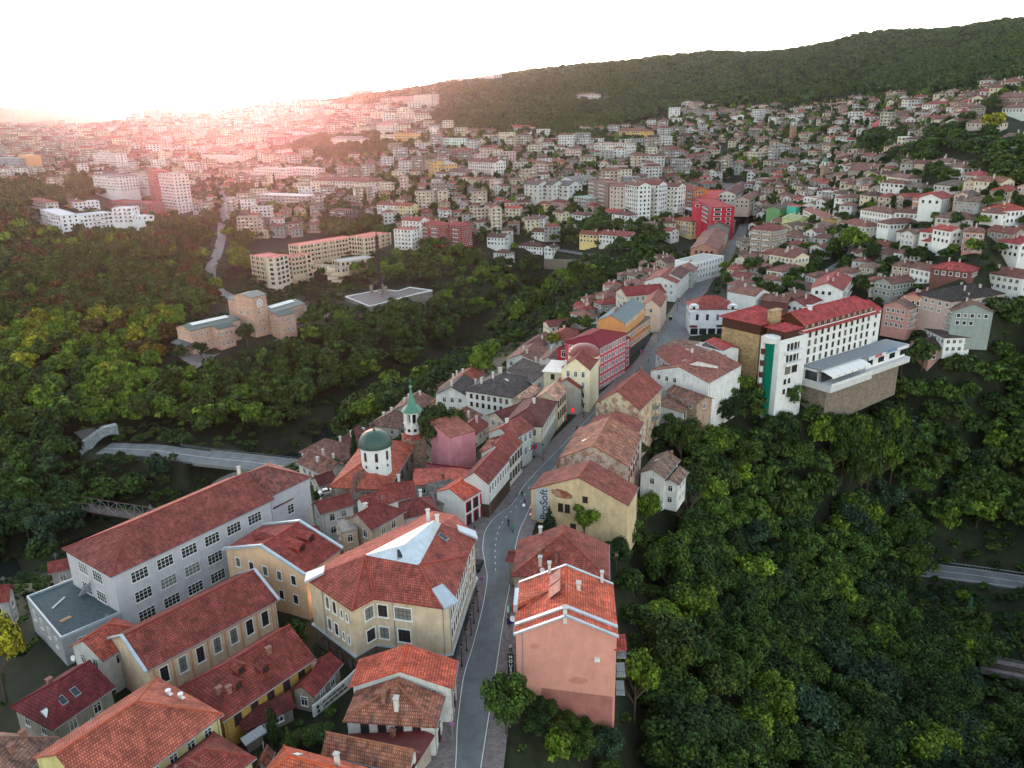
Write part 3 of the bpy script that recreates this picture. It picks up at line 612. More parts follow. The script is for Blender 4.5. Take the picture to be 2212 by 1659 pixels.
def balcony(parent, q, ang, wd, dp, k='black', rail=1.0):
    b = MB(); b.box((q[0], q[1], q[2]), (wd, dp, .18), 'grey', ang); u = np.array([math.cos(ang), math.sin(ang)]); v = np.array([-math.sin(ang), math.cos(ang)])
    c = [np.array(q[:2])+u*sx*wd/2+v*sy*dp/2 for sx, sy in ((-1, -1), (1, -1), (1, 1), (-1, 1))]
    for i in range(4):
        a_, e_ = c[i], c[(i+1) % 4]; b.bar((*a_, q[2]+rail), (*e_, q[2]+rail), .07, k)
        n_ = max(2, int(np.linalg.norm(e_-a_)/.35))
        for j in range(n_+1): p_ = a_+(e_-a_)*j/n_; b.bar((*p_, q[2]), (*p_, q[2]+rail), .04, k)
    return b.build('balcony', parent)
def wall_lamp(parent, p):
    b = MB(); b.box(p, (.3, .3, .35), 'bulb'); b.build('lamp', parent)
    l_ = bpy.data.lights.new('wall lamp', 'POINT'); l_.energy = 60; l_.color = (1, .6, .3); l_.shadow_soft_size = .2; o = bpy.data.objects.new('lamp_light', l_); COL.objects.link(o); o.parent = parent
    pl = parent.location; nrm = np.array([0, -1.2]); o.location = (p[0]-pl[0], p[1]-pl[1]+nrm[1]*.5, p[2]-pl[2]-.2)
for f in (-.35, .1): wall_lamp(SH, on_side(rs, 0 if (-rs.c)@(-rs.v) > 0 else 2, f if (-rs.c)@(-rs.v) > 0 else -f, -.1, 4.3))
sf = 0 if (-rs.c)@(-rs.v) > 0 else 2
balcony(SH, on_side(rs, sf, .5 if sf == 0 else -.5, .2, 5.2), rs.a, 3.6, 1.1)
# --- the beige corner building
def poly_at(pts): return [tuple(at(px, py, z)) for px, py, z in pts]
BE = thing('corner_building', 'large beige corner building with metal-topped red roof, skylights and white framed windows', 'building', (*at(870, 1300, 13)[:2], -1))
ZE = 13.2
ev = [(660,1250),(760,1319),(808,1293),(955,1314),(976,1310),(1012,1200),(1030,1158),(985,1112),(935,1103),(728,1202)]
EV = [at(x, y, ZE)[:2] for x, y in ev]; cen = np.mean(EV, 0)
WV = []
for i in range(len(EV)):      # walls half a metre inside the eaves
    a, c, d_ = EV[i-1], EV[i], EV[(i+1) % len(EV)]; n1 = np.array([-(c-a)[1], (c-a)[0]]); n1 /= np.linalg.norm(n1); n2 = np.array([-(d_-c)[1], (d_-c)[0]]); n2 /= np.linalg.norm(n2)
    if (cen-c)@(n1+n2) < 0: n1, n2 = -n1, -n2
    m_ = n1+n2; WV.append(c+m_/max(.5, m_@m_)*1.0*.9)
b = MB(); b.prism([tuple(p) for p in WV], -1.2, ZE-.1, 'wall'); b.build('wall', BE, color=(196,178,152))
b = MB(); G2 = [tuple(p+(p-cen)/np.linalg.norm(p-cen)*.12) for p in WV]; b.prism(G2, -1.2, 3.6, 'stone'); b.build('ground_floor', BE, color=(104,94,84))
b = MB(); G3 = [tuple(p+(p-cen)/np.linalg.norm(p-cen)*.5) for p in WV]; b.prism(G3, 3.6, 3.8, 'zinc', bottom=True); b.build('cornice', BE)
E3 = [tuple(at(x, y, ZE)) for x, y in ev]
T = poly_at([(788,1199,16.8),(905,1221,16.8),(953,1131,16.8),(930,1126,16.8),(873,1176,18.6),(938,1124,18.2)])
b = MB(); th = .25
for q in ([E3[0], E3[1], T[0]], [E3[1], E3[2], T[0]], [E3[2], E3[3], T[1], T[0]], [E3[3], E3[4], T[1]], [E3[4], E3[5], T[1]], [E3[5], T[2], T[1]], [E3[5], E3[6], T[2]], [E3[6], E3[7], T[2]], [E3[7], E3[8], T[3], T[2]], [E3[8], E3[9], T[0], T[3]], [E3[9], E3[0], T[0]]):
    b.slab(q, th, 'tile')
RB = b.build('roof', BE, color=(160,72,56))
b = MB()
for q in ([T[0], T[1], T[4]], [T[1], T[2], T[5], T[4]], [T[2], T[3], T[5]], [T[3], T[0], T[4], T[5]]): b.slab(q, .12, 'metal')
b.build('metal_top', RB, color=(186,198,206))
for a_, c_ in ((E3[0], 2.6), (E3[4], 3.0), (E3[6], 2.8)):
    b = MB(); d_ = np.array(T[0] if a_ is E3[0] else T[1] if a_ is E3[4] else T[2])-np.array(a_); d_ = d_/np.linalg.norm(d_[:2]); sdv = np.array([-d_[1], d_[0], 0]); a2 = np.array(a_)
    b.slab([tuple(a2-sdv*1.5+[0, 0, .35]), tuple(a2+sdv*1.5+[0, 0, .35]), tuple(a2+sdv*1.1+d_*c_*1.3+[0, 0, .5]), tuple(a2-sdv*1.1+d_*c_*1.3+[0, 0, .5])], .45, 'zinc')
    b.build('corner_flashing', RB)
b = MB(); 
for a_, c_ in ((E3[1], T[0]), (E3[2], T[0]), (E3[3], T[1]), (E3[5], T[1])): b.bar(np.array(a_)+[0, 0, .1], np.array(c_)+[0, 0, .1], .35, 'ridge', 6)
b.build('ridge', RB, color=(170,80,66))
def skylight(parent, px, py, z, w_=1.0, h_=1.8, tilt=.5, ang=0):
    c = at(px, py, z); u = np.array([math.cos(ang), math.sin(ang), 0]); v = np.array([-math.sin(ang), math.cos(ang), tilt]); b = MB()
    for e, m_, o_ in ((1.0, 'grey', .12), (.82, 'glass', .17)): b.slab([tuple(c-u*w_/2*e-v*h_/2*e+[0, 0, o_]), tuple(c+u*w_/2*e-v*h_/2*e+[0, 0, o_]), tuple(c+u*w_/2*e+v*h_/2*e+[0, 0, o_]), tuple(c-u*w_/2*e+v*h_/2*e+[0, 0, o_])], .25, m_)
    b.build('skylight', parent)
for px, py, z in ((824,1234,15.3),(880,1244,15.3),(864,1197,17.5)): skylight(RB, px, py, z, tilt=.45, ang=.15)
for px, py, z in ((908,1172,17.6),(930,1215,15.4),(958,1160,16.2)): skylight(RB, px, py, z, tilt=.5, ang=1.15)
for px, py, z, k in ((945,1134,17,1),(925,1122,17,1)): link('chimney', chim_mesh(k), RB, at(px, py, z), .3, (215,212,205))
def wall_windows(parent, P, Q, zs, xs, w_, h_, st, out=.02):
    P = np.array(P[:2]); Q = np.array(Q[:2]); e = Q-P; ln = np.linalg.norm(e); e /= ln; nrm = np.array([e[1], -e[0]])
    if (-P)@nrm < 0: nrm = -nrm; 
    ang = math.atan2(-nrm[0]*-1, 0) if False else math.atan2(nrm[0], -nrm[1])
    for z in zs:
        for x in xs: q = P+e*x*ln+nrm*out; link('window', win_mesh(w_, h_, st+('c' if random.random() < .4 else '')), parent, (q[0], q[1], z), ang)
wall_windows(BE, WV[0], WV[1], (10.8, 6.4), (.42, .58), 1.0, 2.3, 'Bv'); wall_windows(BE, WV[0], WV[1], (10.5, 6.1), (.74, .86), .5, 1.5, 'Bv')
wall_windows(BE, WV[1], WV[2], (10.7, 6.3), (.72,), 1.7, 2.3, 'Bv'); wall_windows(BE, WV[2], WV[3], (10.7, 6.3), (.12,), 1.7, 2.3, 'Bv')
wall_windows(BE, WV[2], WV[3], (10.7,), (.42,), 3.0, 2.3, 'Bv'); wall_windows(BE, WV[2], WV[3], (6.3,), (.42,), 2.2, 2.5, 'Bv')
wall_windows(BE, WV[4], WV[5], (10.9, 7.2), tuple(np.linspace(.06, .95, 9)), 1.2, 2.0, 'Bv'); wall_windows(BE, WV[5], WV[6], (10.9, 7.2), (.3, .7), 1.2, 2.0, 'Bv')
wall_windows(BE, G2[4], G2[5], (1.5,), tuple(np.linspace(.06, .95, 8)), 1.8, 2.6, 'k', .08); wall_windows(BE, G2[0], G2[1], (1.3,), (.3, .62, .85), 1.3, 2.4, 'b', .08)
b = MB()
for x in (WV[3], WV[4], (WV[2]*.72+WV[3]*.28), (WV[0]*.68+WV[1]*.32)): 
    nn_ = np.array(x)-cen; nn_ /= np.linalg.norm(nn_); b.bar((*(x+nn_*.12), 3.8), (*(x+nn_*.12), ZE-.2), .16, 'grey', 6)
b.build('downpipe', BE)
RECTS.append((cen[0], cen[1], .3, 16, 13))
# --- around the beige building
H('house', 'house with fresh bright orange gable roof right beside the street', 'house',
  [dict(A=(754,1484), B=(775,1424), C=(989,1436), ze=7, ty='g', r='AB', rh=3.1, roof=('tile', (212,84,44)), wall=('wall', WH), win=dict(rows=2, sp=3, st='b'))])
H('house', 'old half-timbered house with wavy mottled pantiles below the bright orange gable roof', 'house',
  [dict(A=(740,1558), B=(768,1492), C=(958,1516), ze=5.9, r='AB', ty='a', rh=3.0, roof=('old', (162,100,76)), wall=('wall', WH), ch=[(-.15,.2,3),(-.4,-.1,0)], win=dict(rows=2, sp=2.6, st='b', fh=2.8, top=1.5))])
H('shed', 'low lean-to with dark red sheet metal roof below the mottled pantile house', 'shed',
  [dict(A=(765,1592), B=(800,1542), C=(940,1606), ze=3.2, ty='s', rh=1.5, roof=('metal', (96,32,28)), wall=('wall', (160,150,140)), win=dict(rows=0), ch=[(.05,0,3)])])
H('house', 'old house with lichen-spotted pantile roof at the bottom edge beside the street', 'house',
  [dict(A=(700,1632), B=(722,1586), C=(908,1624), ze=4.6, ty='g', rh=2.2, roof=('old', (164,106,80)), wall=('wall', WH), win=dict(rows=1, sp=3, st='b'))])
H('house', 'house with new bright orange roof, flue and white roof hatch at the bottom edge', 'house',
  [dict(A=(560,1700), B=(613,1610), C=(850,1672), ze=5.5, ty='h', rh=2.6, roof=('tile', (210,94,52)), wall=('wall', CR), ch=[(.2,.3,1)], sky=[(-.55,.4,1)])])
BL = H('house', 'very large salmon red hip roof with two white roof vents filling the bottom left', 'house',
  [dict(A=(66,1638), B=(340,1461), C=(460,1560), ze=8.5, ty='b', r='AB', rh=4.6, roof=('tile', (178,88,64)), wall=('wall', (210,200,140)), win=dict(rows=1))])
rbl = quad((66,1638),(340,1461),(460,1560),8.5,'AB')
for f, g in ((.72,.1),(.8,-.12)):
    b = MB(); x, y = f*rbl.L/2, g*rbl.W/2; z = roof_z(rbl, 'b', 8.5, 4.6, x, y); p = rbl.p(x, y); b.cyl((p[0], p[1], z-.2), .22, .9, 'white', 8); b.cyl((p[0], p[1], z+.7), .42, .18, 'white', 8); b.box((p[0], p[1], z+.02), (.9, .9, .1), 'white', rbl.a); b.build('roof_vent', BL)
H('house', 'red tiled house with ribbed low dormer band in front of the large salmon hip roof', 'house',
  [dict(A=(300,1700), B=(462,1580), C=(540,1648), ze=6.4, ty='h', r='AB', rh=2.9, roof=('tile', (140,62,50)), wall=('wall', (208,196,140)), dorm=[(-.2,-.5,1.8),(-.55,-.5,1.8)])])
H('house', 'ochre-walled house with long dark red roof, three little dormers and brick chimneys', 'house',
  [dict(A=(385,1486), B=(480,1560), C=(683,1422), ze=6.2, ty='a', rh=4.0, roof=('tile', (134,54,44)), wall=('wall', (176,142,74)), win=dict(rows=1, sp=3, st='b'), ch=[(-.72,-.35,3),(-.62,-.55,3),(.35,-.3,3)], dorm=[(-.25,-.35,1.8),(.1,-.62,1.8),(-.45,-.6,1.7)])])
H('shed', 'lower red lean-to roof with a raised roof light beside the white garden wall', 'shed',
  [dict(A=(625,1493), B=(690,1420), C=(738,1436), ze=4.0, ty='g', r='AB', rh=1.6, roof=('tile', (132,48,42)), wall=('wall', (150,142,130)), win=dict(rows=1, sp=3), ch=[(.1,.3,3)])])
H('shed', 'long maroon lean-to roof in front of the ochre-walled house', 'shed',
  [dict(A=(500,1594), B=(512,1560), C=(625,1506), ze=3.2, ty='s', rh=1.2, roof=('tile', (104,44,40)), wall=('wall', (120,116,108)), win=dict(rows=1, sp=3, top=1.2, h=1))])
H('shed', 'small brown tiled shed roof among the garden bushes at the bottom edge', 'shed',
  [dict(A=(552,1660), B=(566,1624), C=(590,1632), ze=3, ty='g', r='AB', rh=1.2, roof=('old', (150,84,62)), wall=('wall', (150,140,130)), win=dict(rows=0))])
H('shed', 'little grey lean-to with broken glass roof under the ochre house', 'shed',
  [dict(A=(522,1616), B=(520,1602), C=(566,1572), ze=2.6, ty='s', rh=.6, roof=('metal', (150,156,158)), wall=('wall', (120,116,108)), win=dict(rows=0))])
# white garden wall with two lines of lettering
P = [at(676,1526,2.6), at(752,1464,2.6), at(772,1444,2.6)]
gw = thing('garden_wall', 'white garden wall with dark lettering beside the courtyard garden', 'wall', (P[0][0], P[0][1], -.5))
b = MB()
for i in range(2):
    e = P[i+1]-P[i]; n_ = np.array([-e[1], e[0], 0]); n_ /= np.linalg.norm(n_); q = [P[i], P[i+1], P[i+1]+n_*.3, P[i]+n_*.3]; b.prism([(v[0], v[1]) for v in q], -.6, 2.6, 'clean')
b.build('wall', gw, color=WH)
def text(parent, s, loc, rot, size, mat='black', ext=.03, name='lettering', extra=None, color=None):
    c = bpy.data.curves.new(name, 'FONT'); c.body = s; c.size = size; c.extrude = ext; c.align_x = 'CENTER'; c.align_y = 'CENTER'
    o = bpy.data.objects.new(name, c); COL.objects.link(o); dg = bpy.context.evaluated_depsgraph_get(); me = bpy.data.meshes.new_from_object(o.evaluated_get(dg)); bpy.data.objects.remove(o); bpy.data.curves.remove(c)
    me.materials.clear(); me.materials.append(M[mat]); o = bpy.data.objects.new(name, me); COL.objects.link(o)
    Mx = Matrix.Translation(Vector(loc)) @ Matrix.Rotation(rot[2], 4, 'Z') @ Matrix.Rotation(rot[0], 4, 'X') @ Matrix.Rotation(rot[1], 4, 'Z')
    if parent: o.parent = parent; Mx = Matrix.Translation(-Vector(parent.location)) @ Mx
    o.matrix_local = Mx
    if color: o.color = L4(color)
    return o
e = P[1]-P[0]; an = math.atan2(e[1], e[0]); m_ = P[0]+e*.42; fx = np.array([math.sin(an), -math.cos(an), 0])*.06
ex = e/np.linalg.norm(e); rl = random.Random(2)
for z_, f0 in ((1.95, .2), (1.15, .26)):      # two lines of letters too worn to read
    b = MB()
    for k in range(15):
        c_ = P[0]+ex*(np.linalg.norm(e)*f0+k*.36); hh_ = rl.choice((.24, .3, .3, .34))
        for dx in ((0, .16) if k % 3 else (0,)): q = c_+ex*dx+fx; b.box((q[0], q[1], z_), (.07, .05, hh_*1.6), 'black', an)
        q = c_+ex*.08+fx; b.box((q[0], q[1], z_+rl.choice((-.2, 0, .2))), (.18, .05, .07), 'black', an)
    b.build('lettering', gw)
for dx, z_ in ((.9, 1.9), (1.0, 1.0)):
    b = MB(); c_ = P[0]+ex*dx+fx*1.3; b.face([tuple(c_+ex*.33*math.cos(a)+np.array([0, 0, z_-c_[2]+.33*math.sin(a)])) for a in np.linspace(0, 6.283, 13)[:-1]], 'black'); b.build('round_mark', gw)
# --- east side of the street, near
PG = H('gable_house', 'tall house with plain pink gable wall, bright orange roof and solar panels by the street', 'house',
  [dict(A=(1110,1370), B=(1121,1258), C=(1328,1291), ze=12, r='AB', ty='g', rh=3.6, ins=.3, roof=('tile', (214,86,40)), wall=('clean', (206,146,130)), win=dict(rows=3, sp=3.2, sides='2', fh=3.4, st='bv'), ch=[(.9,-.75,1),(-.92,.02,0),(.95,.35,1),(.2,-.25,0)])])
rp = quad((1110,1370),(1121,1258),(1328,1291),12,'AB')
def zr(r, ty, ze, rh): return lambda x, y: roof_z(r, ty, ze, rh, x, y)
f_ = zr(rp, 'g', 12, 3.6); k_ = 3.6/(rp.W/2)
sl_ = 1 if (rp.c+rp.v)[0] < rp.c[0] else -1     # towards the street
b = MB()
for i in range(2):
    x0 = rp.L*(-.08+.24*i); y0 = sl_*rp.W*.06; y1 = sl_*rp.W*.17
    b.slab([rp.p(x0, y0, f_(x0, y0)+1.1), rp.p(x0+rp.L*.21, y0, f_(x0, y0)+1.1), rp.p(x0+rp.L*.21, y1, f_(x0, y1)+.25), rp.p(x0, y1, f_(x0, y1)+.25)], .1, 'felt', 'grey')
b.build('solar_panel', PG, color=(178,132,118))
for e_ in (-1, 1):
    b = MB()
    for s_ in (-1, 1): b.slab([rp.p(e_*rp.L/2-.25, s_*rp.W/2, 12.15), rp.p(e_*rp.L/2+.25, s_*rp.W/2, 12.15), rp.p(e_*rp.L/2+.25, 0, 15.85), rp.p(e_*rp.L/2-.25, 0, 15.85)], .3, 'zinc')
    b.build('flashing', PG)
b = MB()
for t_ in (-.34,):
    for s_ in (-1, 1): x = t_*rp.L; b.slab([rp.p(x-.35, s_*rp.W/2, 12.3), rp.p(x+.35, s_*rp.W/2, 12.3), rp.p(x+.35, 0, 15.9), rp.p(x-.35, 0, 15.9)], .35, 'zinc')
b.build('flashing', PG)
b = MB(); x = rp.L*.08; y = sl_*rp.W*.5      # dormer towards the street with curved metal top
b.slab([rp.p(x-2.4, y+sl_*.2, 13.2), rp.p(x+2.4, y+sl_*.2, 13.2), rp.p(x, y-sl_*5.2, f_(0, y-sl_*5.2)+.12)], .8, 'tile'); b.box((*rp.p(x, y+sl_*.1), 12.6), (5.0, .7, 1.4), 'zinc', rp.a); b.build('dormer', PG, color=(196,92,56))
for z in (-1., 2.6, 6.2):
    q = rp.p(-rp.L/2+2.1, -sl_*(rp.W/2+.6)); balcony(PG, (*q, z+1.5), rp.a, 3.4, 1.5, 'brown'); 
b = MB(); b.box((*rp.p(-rp.L/2+2.1, -sl_*(rp.W/2+.4)), 9.4), (4.0, 2.0, .2), 'tile', rp.a); b.build('canopy', PG, color=(170,50,34))
qz = -rp.L/2+.28
b = MB(); b.face([rp.p(qz, -sl_*rp.W*.46, .2), rp.p(qz, sl_*rp.W*.24, 1.6), rp.p(qz, sl_*rp.W*.24, -6), rp.p(qz, -sl_*rp.W*.46, -6)], 'wall'); b.build('plinth', PG, color=(172,112,102))
b = MB(); b.bar(rp.p(qz-.05, sl_*rp.W*.42, 12), rp.p(qz-.05, sl_*rp.W*.42, -2), .13, 'grey', 6); b.build('downpipe', PG)
b = MB(); b.box((*rp.p(qz-.2, -sl_*rp.W*.3), 7.5), (.4, .9, .6), 'white', rp.a); b.build('air_conditioner', PG)
b = MB(); b.face([rp.p(qz, sl_*rp.W*(.3+.05*math.cos(a_)), 9.6+.5*math.sin(a_)) for a_ in np.linspace(0, 6.283, 9)[:-1]], 'wall'); b.face([rp.p(qz, -sl_*rp.W*(.12+.1*math.cos(a_)), 3.2+.7*math.sin(a_)) for a_ in np.linspace(0, 6.283, 9)[:-1]], 'wall'); b.build('plaster_patch', PG, color=(196,134,118))
# vertical sign
q = rp.p(-rp.L/2+1.2, sl_*(rp.W/2+.7)); sg = thing('hanging_sign', 'vertical black shop sign with white lettering on the pink gable house', 'sign', (*q, 3))
b = MB(); b.box((*q, 5.2), (.18, 1.0, 4.4), 'black', rp.a); b.box((*rp.p(-rp.L/2+1.2, sl_*(rp.W/2+.1)), 7.0), (.1, 1.1, .1), 'black', rp.a); b.build('board', sg)
for i, ch_ in enumerate('HOUSE'): text(sg, ch_, (*(np.array(q)-rp.u*.13), 6.8-i*.85), (math.pi/2, 0, rp.a-math.pi/2), .85, 'white')
H('house', 'wide old house with faded red hip roof behind the orange-roofed pink house', 'house',
  [dict(A=(1104,1244), B=(1119,1168), C=(1316,1211), ze=6.6, r='AB', ty='a', rh=4.2, roof=('tile', (156,74,62)), wall=('wall', (170,165,150)), ch=[(-.35,.45,3),(-.62,.42,0),(-.5,.1,3),(.98,.5,0)], dorm=[(-.35,.3,1.6)]),
   dict(A=(1104,1215), B=(1106,1186), C=(1135,1190), ze=5.6, r='BC', ty='g', rh=.9, roof=('tile', (138,62,52)), wall=('wall', (170,165,150)), win=dict(rows=0))])
YB = H('gable_building', 'ochre yellow gable building with large vertical lettering, peeling plaster and red roof', 'building',
  [dict(A=(1175,1020), B=(1144,1057), C=(1356,1096), ze=8, r='AB', ty='g', rh=5.0, ins=.25, roof=('tile', (150,76,64)), wall=('wall', (206,184,146)), win=dict(rows=0), zg=-6)])
ry = quad((1175,1020),(1144,1057),(1356,1096),8,'AB')
yf = 1 if (ry.c+ry.u)@(ry.c+ry.u) < (ry.c-ry.u)@(ry.c-ry.u) else -1
ys_ = 1 if (ry.c+ry.v)[0] < ry.c[0] else -1
def yw(t_, z, out=.02): return (*ry.p(yf*(ry.L/2-.25+out), ys_*ry.W*(.5-t_)), z)
ang_y = math.atan2(yf*ry.u[0], -yf*ry.u[1])
b = MB(); a_ = yw(.06, 0, .02)[:2]; c_ = yw(.2, 0, .02)[:2]; b.face([(*a_, .3), (*c_, .3), (*c_, 9.0), (*a_, 8.4)], 'clean'); b.build('advert_board', YB, color=(176,182,184))
text(YB, 'ProSoft', yw(.15, 4.6, .06), (math.pi/2, math.pi/2, ang_y), 2.6, 'black')
b = MB(); rnd = random.Random(3)
pts = [yw(.22+.23*(.5+.5*math.cos(a))+rnd.uniform(-.01, .01), 8.0+1.1*math.sin(a)+rnd.uniform(-.2, .2)-1.0*math.cos(a)*.4, .015) for a in np.linspace(0, 2*math.pi, 19)[:-1]]
b.face(pts, 'ruin'); b.build('bare_brick_patch', YB, color=(150,88,64))
for t_, z, w_, h_ in ((.32,4.6,1,1.9),(.39,4.6,1,1.9),(.52,4.2,1.1,2.1),(.62,3.8,1,1.6),(.57,7.6,1,1.3),(.45,-.2,1.2,2.2)): link('window', win_mesh(w_, h_, 'bv'), YB, yw(t_, z), ang_y)
H('gable_house', 'ruined house with crumbling brick gable and old brown pantiles above the street', 'house',
  [dict(A=(1248,925), B=(1206,990), C=(1353,1020), ze=7.6, r='AB', ty='g', rh=4.6, roof=('old', (170,108,84)), wall=('ruin', (196,180,166)), win=dict(rows=2, sp=3.5, sides='02', st='b'), zg=-7, sky=[(.3,-.45,1)]),
   dict(A=(1206,990), B=(1198,1004), C=(1245,1012), ze=5.4, r='AB', ty='s', rh=.8, roof=('old', (146,80,66)), wall=('ruin', (206,200,190)), win=dict(rows=1, sp=3))])
H('house', 'house with plain faded red gable roof between ruined brick house and peeling gable building', 'house',
  [dict(A=(1264,928), B=(1370,956), C=(1392,912), ze=7.0, r='BC', ty='g', rh=2.6, roof=('tile', (154,78,66)), wall=('wall', (200,190,176)), ch=[(.1,.4,3),(.0,.7,3),(.9,.1,3)], zg=-9)])
H('cottage', 'white cottage with grey-brown tiled roof and stone chimney on the slope below the street', 'house',
  [dict(A=(1379,1022), B=(1414,983), C=(1460,1006), ze=.6, r='AB', ty='g', rh=2.0, roof=('old', (138,112,96)), wall=('wall', WH), ch=[(.9,-.35,3)], sky=[(.1,.3,1)], zg=-9),
   dict(A=(1428,1040), B=(1450,1012), C=(1480,1030), ze=-1.0, r='AB', ty='g', rh=1.2, roof=('old', (142,114,98)), wall=('wall', WH), zg=-9)])
BG = H('gable_building', 'large building with long red-brown roof, peeling white and yellow gable and side balconies', 'building',
  [dict(A=(1340,824), B=(1284,872), C=(1378,892), ze=8.4, r='AB', ty='g', rh=5.0, ins=.35, roof=('tile', (150,70,56)), wall=('ruin', (206,190,160)), win=dict(rows=3, sp=3.4, sides='0', st='bv'), ch=[(-.95,-.02,3),(.9,.02,3)], zg=-9)])
rg = quad((1340,824),(1284,872),(1378,892),8.4,'AB'); gs = 1 if (rg.c+rg.v)[0] > rg.c[0] else -1
for f, z in ((-.3, 4.6), (-.3, 1.0)): balcony(BG, (*rg.p(f*rg.L/2*.8, gs*(rg.W/2+.5)), z), rg.a, 3.6, 1.4)
H('house', 'narrow white house with rusty brown roof clinging to the slope below the red-brown roof', 'house',
  [dict(A=(1432,872), B=(1478,892), C=(1500,862), ze=0, r='BC', ty='s', rh=1.6, roof=('old', (140,100,80)), wall=('wall', (206,206,200)), win=dict(rows=2, sp=4, st='b'), zg=-12),
   dict(A=(1436,846), B=(1506,872), C=(1518,852), ze=2.4, r='AB', ty='g', rh=1.6, roof=('old', (138,96,78)), wall=('ruin', (170,150,130)), win=dict(rows=1, sp=4), zg=-12)])
H('gable_building', 'tall white gable building with ivy and three shuttered windows above the wooded slope', 'building',
  [dict(A=(1480,764), B=(1404,800), C=(1534,826), ze=6.5, r='AB', ty='g', rh=3.4, ins=.2, roof=('old', (160,98,80)), wall=('wall', (222,222,220)), win=dict(rows=1, sp=3, sides='13', st='w', maxn=3), zg=-12, ch=[(-.4,-.6,0),(-.1,-.4,0)])])
H('house', 'rust-red roofed house with skylights above the white gable building', 'house',
  [dict(A=(1437,780), B=(1505,754), C=(1556,790), ze=8.6, r='BC', ty='g', rh=2.4, roof=('tile', (146,70,58)), wall=('wall', WH), ch=[(-.1,.3,0),(.4,.5,3)], sky=[(-.5,.3,1),(.6,-.4,0)], zg=-1)])
H('house', 'house with collapsed brown roof tiles beside the wide open street junction', 'house',
  [dict(A=(1452,770), B=(1514,738), C=(1574,765), ze=7.4, r='BC', ty='g', rh=2.2, roof=('old', (140,98,82)), wall=('wall', CR), zg=-4, ch=[(0,.4,0)])])
H('hotel_wing', 'white two storey wing with small bright red roof joined to the stone tower', 'building',
  [dict(A=(1522,737), B=(1562,757), C=(1586,746), ze=9.4, r='AB', ty='g', rh=1.2, roof=('tile', (176,50,50)), wall=('clean', WH), win=dict(rows=0), zg=-5),
   dict(A=(1562,760), B=(1590,750), C=(1560,726), ze=9.0, r='AB', ty='f', roof=('felt', (92,78,74)), wall=('clean', WH), win=dict(rows=2, sp=1.8, w=.7, h=1.9, fh=3.8, top=2.4, sides='02', marg=.4, st='k'), zg=-5),
   dict(A=(1580,808), B=(1622,792), C=(1608,776), ze=-.5, r='AB', ty='s', rh=.8, roof=('tile', (104,44,44)), wall=('clean', (96,70,56)), win=dict(rows=1, sp=1.6, w=1.3, h=2.4, st='b', marg=.3), zg=-9)])
# --- west side of the street
RS = H('row_house', 'narrow white shop house with bright red window frames and orange roof', 'house',
  [dict(A=(1003,1082), B=(1052,1052), C=(1006,1024), ze=7.0, r='AB', ty='g', rh=2.0, ins=.2, roof=('tile', (204,76,44)), wall=('clean', WH), win=dict(rows=0))])
rr = quad((1003,1082),(1052,1052),(1006,1024),7.0,'AB'); fs = 1 if (rr.c+rr.v)@(rr.c+rr.v) < (rr.c-rr.v)@(rr.c-rr.v) else -1
M['scarlet'] = plain('scarlet paint', (196, 26, 44), .5, .05)
ar = math.atan2(fs*rr.v[0], -fs*rr.v[1])
for i in range(3):
    for z, h_ in ((4.9, 2.1), (1.4, 2.6)):
        q = rr.p((i-1)*rr.L*.31, fs*(rr.W/2-.18)); b = MB(); b.box((*q, z), (1.9, .16, h_+.5), 'scarlet', ar); b.build('window_frame', RS); q = rr.p((i-1)*rr.L*.31, fs*(rr.W/2-.08)); link('window', win_mesh(1.3, h_, 'k'), RS, (*q, z), ar)
H('row_house', 'long white shop house with many slim windows, dark ground floor and red gable roof', 'house',
  [dict(A=(1055,1046), B=(1102,991), C=(1060,968), ze=9.0, r='AB', ty='g', rh=2.6, ins=.2, roof=('tile', (138,58,52)), wall=('clean', (206,204,200)), base=(3.6, 'stone', (84,64,54)), win=dict(rows=1, sp=1.75, w=.8, h=1.9, top=2.0, st='bs', sides='02', marg=.3))])
H('row_house', 'white shop house with zinc gutter and faded red roof next to the flags', 'house',
  [dict(A=(1100,988), B=(1130,955), C=(1086,932), ze=8.6, r='AB', ty='g', rh=2.8, ins=.2, roof=('tile', (150,66,54)), wall=('clean', (200,198,190)), win=dict(rows=2, sp=2.0, w=1.0, h=1.9, top=2.0, fh=3.8, st='b', sides='02', marg=.4), ch=[(-.5,.4,3)])])
H('row_house', 'tall pink-walled firewall house with sagging red roof and bare brick parapet', 'house',
  [dict(A=(1006,898), B=(972,945), C=(1028,930), ze=10.8, r='BC', ty='s', rh=1.2, ins=.15, roof=('tile', (160,84,68)), wall=('wall', (206,138,146)), win=dict(rows=0)),
   dict(A=(1056,948), B=(1034,975), C=(1078,952), ze=8.0, r='AB', ty='s', rh=1.4, roof=('tile', (150,70,58)), wall=('ruin', (200,170,140)), win=dict(rows=0)),
   dict(A=(1110,950), B=(1155,924), C=(1105,905), ze=9.6, r='AB', ty='g', rh=2.4, roof=('tile', (148,72,62)), wall=('clean', (190,196,190)), win=dict(rows=2, sp=2.2, w=1, h=2, fh=3.8, st='ws', sides='02', marg=.4), ch=[(-.2,.1,0),(.2,.3,3)])])
